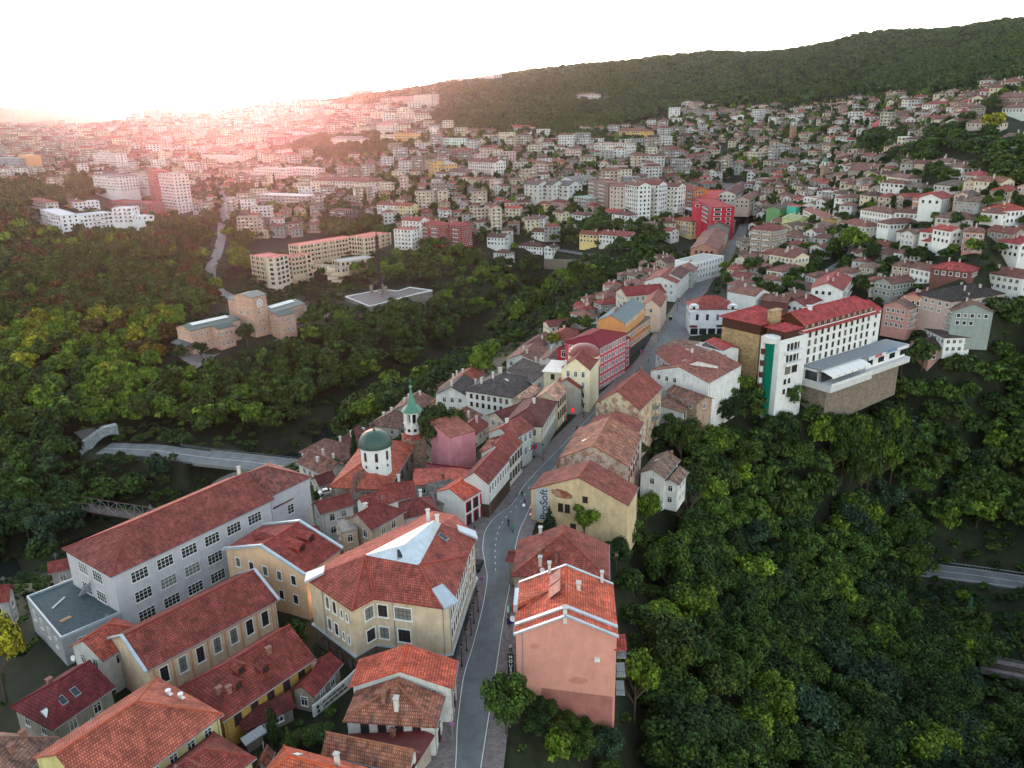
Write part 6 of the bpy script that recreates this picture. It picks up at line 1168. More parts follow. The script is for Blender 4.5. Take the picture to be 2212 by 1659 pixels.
# ------------------------------------------------------------------ mid-distance buildings, each placed by its front eave line
PINK = (190,140,128); YEL = (206,178,96); OCH = (190,150,90); GRY = (158,156,152); BLU = (170,190,196)
RB_ = (126,72,64); RRD = (170,58,50); DB = (110,72,62); WB_ = (220,220,216)
MID = [ # x0,y0,x1,y1,h,W,type,roof,wall,rows,sp,label
# right hillside
(1621,493,1671,498,19,16,'h',(140,66,58),(150,132,116),4,3.6,'tall plain taupe block with small top windows and red pyramid roof at the road bend'),
(1626,507,1690,512,8,12,'h',(150,74,68),WB_,1,3,'white house with pinkish roof and rooftop porch right below the tall taupe block'),
(1688,470,1720,476,9,12,'g',(176,190,140),(190,196,140),0,3,'pale yellow-green windowless gable house with dark cross lines'),
(1686,452,1719,440,10,10,'g',(120,96,90),(112,150,104),0,3,'house with plain green gable above the pale yellow-green one'),
(1720,447,1733,446,10,9,'f',(140,130,120),(74,186,160),0,3,'narrow turquoise wall house squeezed beside the green gable'),
(1733,452,1785,474,8,10,'g',(146,84,74),(206,206,196),2,3,'long house with white arcaded balconies right of the turquoise wall'),
(1768,470,1792,474,8,9,'h',(150,110,90),(206,170,80),0,3,'small mustard yellow block by the arcaded balconies'),
(1642,648,1700,655,8,10,'g',(138,92,78),(112,74,68),0,3,'house with brown figure mural on its flank behind the bright red hotel roof'),
(1700,650,1746,636,8,9,'g',(134,88,76),WB_,2,2.6,'pale blue-white terrace house with tall windows right of the mural'),
(1569,628,1632,640,8,12,'g',(142,96,84),WB_,0,3,'low white house with broad brown gable roof above the white corner building'),
(1632,602,1690,608,6,9,'h',(142,98,84),WB_,1,2.4,'white bungalow with two slim chimneys and hipped brown roof on a grassy bank'),
(1690,588,1742,578,7,10,'h',(136,90,78),WB_,1,2.4,'house with timbered upper floor and brown roof beside the white bungalow'),
(1660,548,1716,558,9,12,'g',(130,82,72),(222,206,176),1,3,'cream-walled house with dark weathered gable top'),
(1716,552,1742,546,9,9,'g',(136,84,74),WB_,2,2.4,'white end house with blue trim next to the cream wall and parked cars'),
(1700,620,1790,636,5,12,'g',(118,84,78),WB_,0,3,'long low house with purple-brown roof and two satellite dishes'),
(1740,662,1800,640,9,10,'g',(132,54,50),WB_,3,3,'white house with roof terrace and dark red gable behind the hotel'),
(1760,600,1820,596,9,9,'h',(132,86,78),(206,200,190),1,2.6,'house with brown hipped roof and arched windows below the tall white house'),
(1822,628,1842,600,14,14,'g',(160,56,50),WB_,3,3.2,'tall white house with red roof and cluster of chimneys over a sunken lane'),
(1878,608,1925,610,9,10,'h',(150,90,76),(208,198,180),2,2.4,'small square cream house with hipped roof and paired windows'),
(1927,614,1980,606,8,10,'g',(134,92,82),(156,158,148),2,2.6,'grey-green house with white dormer beside the small square cream house'),
(1918,640+22,1965,668,10,12,'g',(146,96,80),(186,140,124),3,2.8,'pinkish tenement with wooden balconies next to the hotel terrace'),
(1965,668,2004,655,11,12,'g',(130,110,98),(190,140,128),3,2.6,'pink tenement with grey-brown roof and dark balcony'),
(2004,650,2030,640,11,12,'g',(150,62,54),(196,146,128),3,2.4,'tenement with red roof between pink balconies and the burnt house'),
(2030,650,2056,672,13,16,'g',(132,100,88),(140,150,144),4,3,'grey-green apartment house left of the burnt building'),
(2056,652,2172,634,12,18,'h',(52,48,50),(186,160,150),3,4,'derelict pink building with partly burnt black and red hip roof'),
(1982,702,2040,730,6,12,'h',(84,74,76),WB_,2,3,'low dark-roofed annex with green enclosed balcony below the tenements'),
(2010,750,2062,742,8,11,'g',(84,72,72),(180,146,130),2,4,'brown-pink small apartment house with dark roof at the wood edge'),
(1963,577,2010,586,8,10,'g',(128,86,78),WB_,2,3,'white house with brown roof in the row above the car park'),
(2010,578,2100,588,8,12,'h',(164,50,50),(110,72,66),1,3.4,'timber-clad house with long bright red roof and white ground floor'),
(2120,588,2212,602,10,13,'g',(132,86,78),WB_,2,3.0,'long white house with many windows and brown roof at the right edge'),
(1985,500,2060,506,9,12,'h',(168,54,50),WB_,1,3,'white inn with red hip roof and wooden veranda'),
(1990,520,2064,526,6,10,'h',(172,56,52),WB_,1,3,'lower red-roofed front of the white inn with lit veranda'),
(2055,500,2085,498,10,12,'g',(170,58,52),WB_,2,3,'white house with red gable roof beside the white inn'),
(2082,500,2130,502,11,12,'h',(138,92,82),PINK,3,3,'pink house with dark window bands and brown roof'),
(2156,520,2204,528,10,13,'g',(172,58,54),WB_,2,3,'white house with red gable roof and red porch at the right'),
(1970,424,2036,432,11,14,'h',(176,66,56),(176,116,98),3,4,'unfinished bare brick house with orange-red hip roof'),
(2036,430,2062,424,9,12,'g',(170,60,52),WB_,1,4,'white house with red-orange roof behind the unfinished brick house'),
(1930,458,2000,462,9,12,'h',(130,88,78),WB_,2,2.8,'white revival house with brown hip roof and long window band'),
(1920,484,1990,480,8,10,'h',(128,84,76),WB_,1,2.6,'white and dark timber house with overhanging brown roof'),
(1857,452,1925,462,9,12,'h',(134,92,80),WB_,2,2.6,'large white house with wide brown hip roof above the plane tree'),
(1812,480,1870,490,8,12,'h',(142,88,78),(206,200,188),1,3,'white house with grey edging and brown hip roof right of the plane tree lane'),
(1928,545,1990,552,7,10,'h',(132,86,76),WB_,1,2.2,'white half-timbered restaurant house with brown hip roof'),
(2116,458,2166,462,8,11,'h',(128,92,84),WB_,1,3,'white house with grey-brown hip roof near the right edge'),
(2166,456,2225,452,9,12,'h',(172,70,54),WB_,2,3,'white house with bright orange-red hip roof at the right edge'),
(2130,497,2190,505,7,10,'g',(134,80,70),(150,140,130),1,4,'house with rust gable and wooden shed behind the red porch'),
(2018,468,2100,474,7,12,'h',(130,98,88),(190,184,176),1,3,'low house with wide pale brown hip roof under the stone terrace wall'),
(1831,366,1935,372,6,22,'g',(132,92,78),(150,140,126),0,4,'long barn-like stone church with wide brown roof'),
(1728,290,1782,290,6,14,'g',(120,84,72),(128,112,98),0,4,'dark stone basilica with broad brown roof on the hillside'),
(1883,268,1918,266,7,11,'g',(180,60,70),(186,64,80),1,4,'vivid crimson house high on the right hillside'),
(1850,280,1886,284,6,10,'g',(170,100,60),(206,160,90),1,3,'small orange-yellow house below the vivid crimson one'),
(1914,380,1960,386,8,10,'h',(130,90,82),(206,200,186),1,3,'cream house with brown hip roof left of the steep stepped lane'),
(1908,316,1962,322,8,12,'h',(138,98,88),(206,176,140),2,3,'cream and ochre house with balcony beside the dark trees'),
(2012,348,2050,350,7,10,'h',(118,86,78),WB_,1,3,'white house with dark brown roof perched on a stone retaining wall'),
(2036,358,2080,362,7,10,'h',(126,94,86),WB_,1,3,'white house with brown roof just right of the stone retaining wall'),
(2078,376,2120,380,8,10,'h',(156,66,58),(150,146,140),1,3,'grey house with red hip roof against the wooded slope at right'),
(2015,398,2090,404,6,13,'h',(112,104,100),(200,196,190),1,3,'low house with broad dark slate roof on the right hillside'),
(1940,402,1990,408,6,12,'h',(116,104,98),WB_,1,3,'low white house with grey slate hip roof left of the broad slate roof'),
(2148,208,2212,212,7,16,'g',(128,90,80),(120,100,90),1,3,'open-framed long building at the top right below the forest'),
(2163,236,2212,230,7,12,'g',(120,80,74),(176,186,180),1,3,'long pale building with brown roof near the top right edge'),
(2070,232,2108,228,9,10,'h',(120,72,64),(150,100,80),3,3,'three storey brick house near the top right with balconies'),
(1990,228,2046,222,9,12,'h',(140,54,62),(214,206,206),2,3,'white house with maroon roofs at the forest edge'),
(1818,214,1866,208,8,11,'h',(128,84,76),(206,200,190),2,3,'lone beige villa at the forest edge on the skyline side of the old town'),
(1764,228,1808,226,8,11,'h',(138,86,76),(206,196,180),1,3,'beige villa with hip roof just left of the lone beige villa'),
(2085,268,2150,262,8,12,'h',(130,90,80),(176,166,156),1,3,'long greyish house with tiled hip roof left of the golden tree'),
(2160,300,2225,296,6,12,'g',(126,96,90),WB_,1,4,'low white house with brown roof at the right edge below the golden tree'),
# middle distance, around the upper street
(1316,402,1349,404,24,12,'g',(150,100,88),(206,186,170),7,3,'cream and peach apartment tower at the left end of the cliff row'),
(1349,398,1380,402,27,12,'g',(134,84,74),WB_,8,3,'white apartment tower with plain gable, second in the cliff row'),
(1380,398,1424,400,28,14,'g',(140,78,66),WB_,8,3,'widest white apartment tower of the cliff row with stacked balconies'),
(1424,402,1466,404,26,13,'g',(130,84,78),(224,222,214),7,3,'white apartment tower at the right end of the cliff row'),
(1469,408,1500,412,18,14,'g',(150,64,54),(190,120,66),5,3,'orange and white apartment house left of the crimson block'),
(1496,428,1538,448,27,16,'f',(150,52,50),(176,40,58),4,6,'vivid crimson apartment block with dark stair strip above the bend of the street'),
(1538,440,1567,410,22,14,'f',(170,60,60),(196,64,78),1,6,'rear crimson wing with plain wall facing the street'),
(1452,474,1494,480,13,14,'h',(160,74,52),(206,186,140),3,2.6,'cream house with red vertical stripes and orange roof'),
(1462,446,1500,456,8,10,'f',(206,206,204),(80,66,62),1,3,'dark glazed restaurant terrace with white parasol roof in front of the crimson block'),
(1430,497,1450,500,9,9,'g',(160,62,50),WB_,2,2.6,'narrow white house with red stripes and small red roof'),
(1590,420,1620,398,9,14,'g',(112,64,66),(200,196,184),2,3,'long pale building with purple-brown roof lining the upper street'),
(1620,432,1648,418,10,12,'g',(146,96,86),(184,168,150),2,3,'brown-roofed shop house opposite the crimson block'),
(1131,398,1162,400,19,16,'g',(116,104,102),(196,194,188),4,4,'leftmost modern concrete block with tall glazed bays'),
(1162,398,1194,400,19,16,'g',(114,102,100),(198,196,190),4,4,'middle modern concrete block with tall glazed bays'),
(1194,400,1228,402,18,20,'g',(120,116,116),(206,206,204),3,5,'modern building with stepped white sloping roofs'),
(1240,392,1290,386,9,18,'g',(150,150,150),(206,206,206),2,4,'white gabled hall with red brick gable panel'),
(1270,388,1314,396,22,16,'f',(110,74,66),(140,106,94),6,3,'brown stepped terrace hotel under scaffolding'),
(1240,424,1272,428,12,14,'f',(160,180,170),(150,146,140),3,3,'half-built grey house with small green box below the brown terrace hotel'),
(1146,352,1176,352,10,10,'h',(136,80,68),(216,200,76),2,3,'bright lemon yellow villa with brown roof'),
(1256,328,1284,328,9,10,'h',(140,84,78),(176,212,190),2,3,'mint green villa on the hillside'),
(1180,346,1210,348,8,10,'h',(150,84,64),(214,150,110),2,3,'peach-orange villa left of the mint green villa'),
(1215,330,1245,330,8,9,'h',(140,78,72),(214,206,200),2,3,'white villa with red-brown hip roof between peach and mint villas'),
(1189,300,1295,296,10,14,'f',(120,62,60),(212,210,206),2,3.4,'very long white three storey block with dark red cornice above the trees'),
(1284,310,1356,308,18,14,'f',(160,130,124),(214,206,196),5,3.2,'white and peach apartment block with two tall conifers in front'),
(1333,282,1391,284,13,16,'h',(142,88,74),(208,168,92),3,3.4,'large ochre yellow hall with brown hip roof at the forest foot'),
(1064,275,1141,276,7,14,'h',(170,76,64),(220,212,208),2,3.4,'long white building with red roof under the forest on the left hill'),
(1010,350,1070,350,17,14,'g',(132,70,70),(216,208,204),4,3,'white apartment block with red-banded balconies'),
(1240,204,1283,206,13,14,'h',(150,96,86),(196,196,192),3,3.4,'pair of grey apartment houses alone in the forest'),
(1452,237,1480,238,12,12,'h',(124,86,78),(150,146,140),3,3,'grey apartment house, first of the row at the forest edge'),
(1481,238,1510,238,12,12,'h',(120,84,78),(146,142,136),3,3,'grey apartment house, second of the row at the forest edge'),
(1512,240,1532,241,12,10,'h',(124,86,78),(156,150,144),3,3,'narrow grey apartment house, third of the row at the forest edge'),
(1632,236,1660,238,12,12,'h',(120,82,76),(160,150,140),3,3,'tall grey apartment house alone below the dark hill forest'),
(1568,250,1592,250,11,10,'g',(140,76,70),WB_,3,3,'white apartment house right of the grey apartment row'),
(1146,500,1177,502,9,12,'g',(120,84,74),(216,214,208),2,2.8,'white house with gable and dark timber by the wooded gorge, left of the lane wall'),
(1050,512,1090,514,11,13,'g',(104,80,76),(214,214,210),2,2.6,'white riverside house with tall gable and dark base, left of the lane wall'),
(1143,470,1176,472,10,10,'g',(132,104,100),WB_,2,2.6,'white terrace-lane house with brown roof above the gorge wood'),
(1250,505,1290,508,9,11,'g',(146,72,60),(216,190,130),2,2.4,'cream-yellow house with red roof on the terrace lane'),
(1292,506,1360,512,9,14,'g',(150,70,62),(212,206,200),2,2.6,'long white guest house with stacked brown verandas on the terrace lane'),
(1174,534,1192,536,13,11,'g',(110,92,88),WB_,2,3,'white gabled house at the end of the arcaded lane wall'),
(1115,530,1172,534,10,12,'h',(108,78,74),(218,216,212),2,2.4,'white house with dark timber balconies beside the end gable of the lane wall'),
(1064,545,1096,548,9,11,'h',(112,84,78),(214,212,206),2,2.4,'white house with overhanging brown roof at the gorge edge'),
(1187,435,1216,438,9,10,'h',(136,84,78),(190,140,140),3,2.6,'dusky pink square house in the hollow below the modern blocks'),
(1160,440,1186,440,9,10,'h',(150,88,76),(214,190,140),2,2.6,'cream-yellow house just left of the dusky pink square house'),
(1229,462,1262,466,8,10,'h',(126,86,80),WB_,2,2.8,'white house with brown hip roof in the trees below the modern blocks'),
(1320,462,1358,466,11,11,'h',(124,84,78),WB_,3,2.8,'white three storey house with brown hip roof below the cliff row'),
(1300,614,1332,622,8,9,'h',(170,72,64),WB_,1,3,'small white cottage with pale red hip roof alone on the gorge slope'),
(908,484,950,488,19,14,'h',(168,62,52),(150,60,50),5,2.8,'white hotel block with red balcony bands, left half'),
(952,486,996,490,18,14,'h',(170,64,54),(146,62,54),5,2.8,'white hotel block with red balcony bands, right half'),
(866,476,908,478,20,13,'g',(170,78,66),WB_,5,2.8,'white apartment house with red-orange roof beside the red-banded hotel'),
(850,494,888,496,17,12,'f',(160,100,92),WB_,5,3,'white terraced apartment house in front of the red-banded hotel'),
(812,442,850,444,12,12,'g',(150,70,66),WB_,3,2.8,'white house with violet awnings'),
(850,444,888,446,13,12,'g',(160,74,66),(214,198,150),3,2.8,'yellow and white house with gable beside the violet awnings'),
(711,452,748,456,15,13,'f',(84,52,50),(84,52,54),4,3,'dark maroon framed building with white window bays'),
(722,460-80,762,378,9,10,'g',(150,110,100),(214,204,200),2,3,'white house with sloping roof behind the dark maroon building'),
(668,390,812,393,14,18,'h',(150,80,76),(214,202,196),3,3.6,'very long white school with red roof in the middle of the left town'),
(785,395,812,393,16,20,'h',(140,92,86),(214,204,196),3,3.6,'right wing of the long white school with brown roof'),
(552,420,663,424,16,20,'f',(190,186,184),(150,132,126),3,5,'half-built concrete mall with flat pale roof'),
(547,362,618,366,17,16,'f',(200,170,166),(222,196,190),4,3.6,'white slab building with vertical window slots, left town centre'),
(618,360,672,366,17,18,'f',(206,180,176),(222,196,190),3,4,'white stepped building with small dome beside the slab building'),
(639,388,700,386,9,16,'f',(200,180,176),(216,196,190),1,5,'white ribbed hall in front of the stepped building'),
(518,376,556,372,12,12,'f',(206,170,164),(226,196,188),3,4,'white banded office building left of the slab building'),
(714,300,780,298,14,14,'h',(160,150,150),(222,206,190),3,3.6,'white government house with green roof plate'),
(821,292,850,290,15,14,'f',(190,150,140),(214,200,180),5,3.2,'cream apartment block left of the yellow balcony block'),
(850,286,886,286,18,14,'f',(170,90,84),(206,160,90),6,3.2,'orange-yellow balcony apartment block'),
(812,270,846,268,20,14,'g',(180,110,104),(206,196,188),5,3.2,'grey-white apartment tower above the yellow balcony block'),
(941,302,998,296,14,14,'f',(190,190,186),(196,216,204),4,3.2,'mint and white apartment block'),
(955,282,1013,282,8,14,'h',(138,92,84),(206,196,192),2,3.4,'long school-like building above the mint apartment block'),
(917,346,936,346,18,12,'f',(120,100,96),(206,160,84),4,3,'ochre yellow tower house in the left centre'),
(936,354,961,352,14,14,'h',(190,190,186),(206,160,84),3,3,'black and yellow house with big white skylight'),
(967,370,1010,374,12,14,'g',(120,88,84),(206,196,184),3,2.8,'grey and cream house row right of the ochre tower house'),
(893,206,930,203,28,16,'f',(170,160,156),(186,166,160),8,4,'unfinished tall concrete block at the edge of the hill forest'),
(841,214,888,210,18,16,'h',(180,120,110),(206,166,156),5,3.4,'pinkish apartment block beside the unfinished tall concrete block'),
(900,400,950,402,10,12,'g',(140,84,76),(170,96,84),3,2.8,'brick-red house in the left centre with white gable'),
(783,408,846,402,12,16,'f',(170,150,146),(224,216,206),2,3,'ornate white hall with arched windows beside the long white school'),
(331,375,373,374,42,16,'f',(150,140,140),(206,190,186),13,3.6,'tall white fourteen storey tower block with brick-red strip'),
(316,367,331,370,44,16,'f',(140,60,60),(170,80,74),12,3.6,'brick-red strip of the tall tower block'),
(199,378,255,381,26,22,'f',(90,84,88),(212,206,204),5,3.2,'white court building with dark flat roof band, left wing'),
(255,381,318,373,26,22,'f',(90,84,88),(214,208,206),5,3.2,'white court building with dark flat roof band, right wing'),
(130,470,243,458,17,18,'f',(176,180,186),(222,222,224),4,3.4,'white hotel with rows of arched windows above the wood'),
(241,450,284,449,22,16,'f',(190,190,192),(222,222,224),4,4,'square end tower of the white arcaded hotel'),
(284,466,305,468,17,12,'f',(190,190,192),(220,220,222),1,4,'short right end block of the white arcaded hotel'),
(86,452,130,466,17,14,'f',(180,184,190),(218,218,222),4,3.4,'left wing of the white arcaded hotel'),
(158,438,214,434,9,16,'f',(200,196,196),(214,210,210),2,3.6,'white rooftop pavilion building behind the arcaded hotel'),
(232,434,322,440,11,18,'f',(150,84,80),(160,84,76),3,4,'brick-red long office block behind the arcaded hotel'),
(57,432,98,438,9,12,'h',(160,84,70),(200,190,182),2,3,'lone house with red hip roof at the wood edge on the left'),
(131,432,165,436,8,10,'h',(130,90,86),(214,190,110),1,3,'small yellow house with brown roof beside the arcaded hotel'),
(200,333,250,330,24,14,'f',(170,160,156),(206,200,200),6,3.4,'tall pale apartment block behind the court building'),
(39,336,61,334,22,14,'f',(190,150,110),(200,150,110),0,3.4,'plain orange-brown tower slab at the left edge'),
(-20,342,39,340,18,16,'f',(140,150,156),(130,146,156),4,3.4,'glass-fronted office at the left edge'),
(307,235,326,236,26,20,'f',(150,120,120),(170,140,140),8,5,'first tower block on the left skyline'),
(334,233,351,234,22,20,'f',(160,130,130),(186,160,156),7,5,'second tower block on the left skyline'),
(441,236,470,236,16,20,'f',(170,110,110),(200,140,130),5,5,'broad apartment block on the skyline left of the sun'),
(37,268,70,264,22,16,'f',(150,110,104),(176,140,134),6,4,'brown apartment slab at the far left skyline'),
(70,264,98,262,22,16,'f',(160,130,120),(186,176,160),6,4,'beige apartment slab second at the far left skyline'),
(98,260,124,260,22,16,'f',(150,130,126),(170,160,154),6,4,'grey apartment slab third at the far left skyline'),
(450,336,505,338,16,22,'f',(206,170,160),(226,190,180),0,5,'plain pale hall without windows near the sun glow'),
(442,322,510,322,11,18,'h',(200,110,104),(214,170,160),2,4,'long red-roofed building behind the plain pale hall'),
(630,212,668,212,16,22,'f',(200,120,100),(214,130,110),3,5,'long apartment block on the skyline right of the sun'),
(752,196,790,194,14,20,'f',(180,110,104),(200,140,134),3,5,'apartment block on the ridge skyline, left one'),
(960,172,992,168,13,18,'f',(170,120,112),(200,170,160),3,5,'apartment block on the ridge skyline, middle one'),
(1034,166,1066,160,16,20,'f',(150,130,130),(176,166,166),4,5,'apartment block on the ridge skyline, right one'),
]
def far_mesh_add(b, r, ze, zg, ty, rh, wc, rc, rows, sp, wm, rm, off=.06, gk='glass', sides=True):
    """walls, roof and flat windows of a distant house, straight into one builder"""
    P = r.p; L, W = r.L/2, r.W/2; o = .4 if ty != 'f' else 0; Lw, Ww = L-o, W-o
    k0 = len(b.f)
    for xa, ya, xb, yb in ((-Lw, -Ww, Lw, -Ww), (Lw, -Ww, Lw, Ww), (Lw, Ww, -Lw, Ww), (-Lw, Ww, -Lw, -Ww)):
        b.face([P(xa, ya, zg), P(xb, yb, zg), P(xb, yb, ze), P(xa, ya, ze)], wm, col=wc)
    if ty == 'f': b.face([P(-L, -W, ze-.02), P(L, -W, ze-.02), P(L, W, ze-.02), P(-L, W, ze-.02)], rm, col=rc)
    else:
        h_ = ty == 'h'; rn = min(W, L) if h_ else 0; x0, x1 = -L+rn, L-rn; zr = ze+rh; A_, B_ = P(x0, 0, zr), P(x1, 0, zr); ev_ = ze-.1
        b.face([P(-L, -W, ev_), P(L, -W, ev_), B_, A_], rm, col=rc); b.face([P(L, W, ev_), P(-L, W, ev_), A_, B_], rm, col=rc)
        if h_: b.face([P(-L, W, ev_), P(-L, -W, ev_), A_], rm, col=rc); b.face([P(L, -W, ev_), P(L, W, ev_), B_], rm, col=rc)
        else: b.face([P(-Lw, Ww, ze), P(-Lw, -Ww, ze), P(-Lw, 0, zr-.1)], wm, col=wc); b.face([P(Lw, -Ww, ze), P(Lw, Ww, ze), P(Lw, 0, zr-.1)], wm, col=wc)
def flat_windows(b, r, ze, zg, rows, sp, o, gk='glass', w_=1.1, h_=1.4, fh=3.0, col=None, balc=None, trim='white'):
    P = r.p; L, W = r.L/2-o, r.W/2-o
    for (m0, e, ln) in (((0, -W), r.u, 2*L), ((L, 0), r.v, 2*W), ((0, W), -r.u, 2*L), ((-L, 0), -r.v, 2*W)):
        c_ = r.c+r.u*m0[0]+r.v*m0[1]; n_ = np.array([e[1], -e[0]])
        if (-c_)@n_ < -.1*np.linalg.norm(c_): continue
        nx = max(1, int((ln-1)//sp))
        for row in range(rows):
            z = ze-1.6-row*fh
            if z-h_/2 < zg+.6: break
            for i in range(nx):
                if random.random() < .06: continue
                q = c_+e*((i-(nx-1)/2)*ln/nx*.96)+n_*.06; ww = w_*(1 if random.random() < .8 else 1.7)
                for s_, kk, oo in ((1.28 if trim == 'white' else 1.1, trim, 0), (1.0, gk, .05)):
                    a_ = q-e*ww/2*s_+n_*oo; d_ = q+e*ww/2*s_+n_*oo; hh = h_/2*(1+(s_-1)*.7)
                    b.face([(*a_, z-hh), (*d_, z-hh), (*d_, z+hh), (*a_, z+hh)], kk, col=(.9, .9, .9))
            if balc and random.random() < .8:
                q = c_+n_*.7+e*random.uniform(-.2, .2)*ln; b.box((*q, z-h_/2-.6), (min(ln*.4, 4), 1.2, .9), balc, math.atan2(e[1], e[0]), col=(.75, .72, .7))
MIDINFO = []
for (x0, y0, x1, y1, h, W, ty, rc, wc, rows, sp, lab) in MID:
    ze = solve((x0, y0), (x1, y1), h)
    if ze is None: continue
    mr = ray((x0+x1)/2, (y0+y1)/2); tm = (ze-CZ)/mr[2]
    if abs(mr[2]) < .07:
        pa_, pb_ = att(x0, y0, tm*1.02)[:2], att(x1, y1, tm*.98)[:2]; e = pb_-pa_; L_ = np.linalg.norm(e); e /= L_; n_ = np.array([-e[1], e[0]]); r = Rect((pa_+pb_)/2+n_*W/2, math.atan2(e[1], e[0]), L_, W)
    else: r = front((x0, y0), (x1, y1), ze, W)
    if ty == 'g' and r.L < r.W*.75: r = Rect(r.c, r.a+math.pi/2, r.W, r.L)
    rh = min(r.W, r.L)*.5*.42 if ty != 'f' else 0; zg = ze-h-3
    dist = np.hypot(*r.c); RECTS.append((*r.c, r.a, r.L/2+.5, r.W/2+.5)); big = h > 11.5 or ty == 'f'
    nm = 'apartment_block' if big else 'house'; root = thing(nm, lab, 'building' if big else 'house', (*r.c, zg))
    b = MB(); walls_build(b, r, ty, ze, rh, zg, 'clean', .45 if ty != 'f' else .02)
    if rows and dist >= 560: flat_windows(b, r, ze, zg, rows, sp*1.0, .45 if ty != 'f' else .02, w_=sp*.42, h_=1.6, fh=3.2)
    wo = b.build('wall', root, color=wc)
    b = MB(); roof_build(b, r, ty, ze, rh, 'felt' if ty == 'f' else ('tile' if sum(rc) % 3 else 'old'), edge='clean', ridge=dist < 500); ro = b.build('roof', root, color=rc)
    if rows:
        if dist < 560: windows(root, r, .45 if ty != 'f' else .02, ze, zg, rows=rows, sp=sp*.85, w=min(1.3, sp*.42), h=1.5, fh=3.1, top=1.8, st='bs' if random.random() < .55 else 'ws', marg=.6, maxn=36)
    if rows > 2 and dist < 900:
        sd_ = [(-r.v, r.W, r.L, r.a), (r.v, r.W, r.L, r.a)]; n_, Wn, Ln, a_ = min(sd_, key=lambda s: np.linalg.norm(r.c+s[0]))
        for k in range(rows):
            for f in ((-.28, .22) if Ln > 12 else (0.1,)):
                q = r.c+n_*(Wn/2+.2)+r.u*f*Ln; b = MB(); b.box((*q, ze-2.9-k*3.1), (Ln*.28, 1.3, .2), 'clean', a_); b.box((*(q+n_*.6), ze-2.4-k*3.1), (Ln*.28, .1, .9), 'clean', a_); b.build('balcony', root, color=(190, 184, 180))
    if ty != 'f':
        for _ in range(random.choice((1, 2, 2, 3))):
            X, Y = random.uniform(-.6, .6)*r.L/2, random.uniform(-.4, .4)*r.W/2; link('chimney', chim_mesh(random.choice((0, 0, 1, 3))), ro, (*r.p(X, Y), roof_z(r, ty, ze, rh, X, Y)), r.a, color=(190, 180, 170))
# bell towers and a chimney-like tower of the old town
for (px, py, h, w_, lab) in ((1778, 400, 22, 4.6, 'square stone bell tower with white belfry and small green dome in the old town'), (1711, 306, 24, 5.0, 'stone clock tower with white lantern top, farther up the old town'), ):
    p = hit(px, py); o = thing('bell_tower', lab, 'bell tower', p); b = MB(); b.box((p[0], p[1], p[2]+h*.3), (w_, w_, h*.6+4), 'stone', .3); b.build('shaft', o, color=(156,134,116)); b = MB(); b.box((p[0], p[1], p[2]+h*.7), (w_*.86, w_*.86, h*.22), 'clean', .3)
    for k in range(4): a = .3+k*math.pi/2; b.box((p[0]+w_*.44*math.cos(a), p[1]+w_*.44*math.sin(a), p[2]+h*.71), (.1, w_*.3, h*.13), 'black', a)
    b.build('belfry', o, color=(214,214,210)); b = MB(); b.cyl((p[0], p[1], p[2]+h*.81), w_*.58, h*.1, 'metal', 10, r2=w_*.3); b.cyl((p[0], p[1], p[2]+h*.91), w_*.3, h*.09, 'metal', 8, r2=.05); b.build('cap', o, color=(70,110,96))
# radio masts on the skyline
for (x0, y0, x1, y1, t, wd, lab) in ((37,290,25,236,2300,2.4,'tall thin radio mast at the far left skyline'), (2152,44,2152,20,1380,.9,'thin mast on the hill top, left of two at the right'), (2206,44,2204,24,1330,.9,'thin mast on the hill top, rightmost of two'), (2095,50,2093,36,1400,.8,'very short thin mast on the hill top forest')):
    p, q = att(x0, y0, t), att(x1, y1, t); q = np.array([p[0], p[1], q[2]]) if t < 2000 else q; b = MB(); b.bar(p-[0, 0, 6], q, wd, 'grey', 6); b.bar(p+(q-p)*.8, q+(q-p)*.04, wd*.5, 'grey', 5); tag(b.build('radio_mast', org=tuple(p)), lab, 'mast')
# arcaded retaining wall of the terrace lane
wp = [hit(1175,570), hit(1260,574), hit(1330,590), hit(1400,602)]
b = MB()
for i in range(3):
    a_, c_ = wp[i], wp[i+1]; b.face([(a_[0], a_[1], a_[2]-4), (c_[0], c_[1], c_[2]-4), (c_[0], c_[1], c_[2]+4), (a_[0], a_[1], a_[2]+4)], 'stone'); n_ = np.array([0, 1.2, 0]); b.face([(a_[0], a_[1], a_[2]+4), (c_[0], c_[1], c_[2]+4), (c_[0], c_[1]+1.4, c_[2]+4), (a_[0], a_[1]+1.4, a_[2]+4)], 'stone')
LW = thing('retaining_wall', 'long stone retaining wall with small arches under the terrace lane', 'wall', tuple(wp[1])); b.build('wall', LW, color=(140,128,116))
for i in range(16): t_ = i/15*2.0+.9; k = int(min(2, t_)); f = t_-k; q = wp[k]+(wp[min(3, k+1)]-wp[k])*f; link('arch', arch_win(1.6, 3.0, 'black', 'ridge'), LW, (q[0], q[1]-.1, q[2]-.3), -.1)
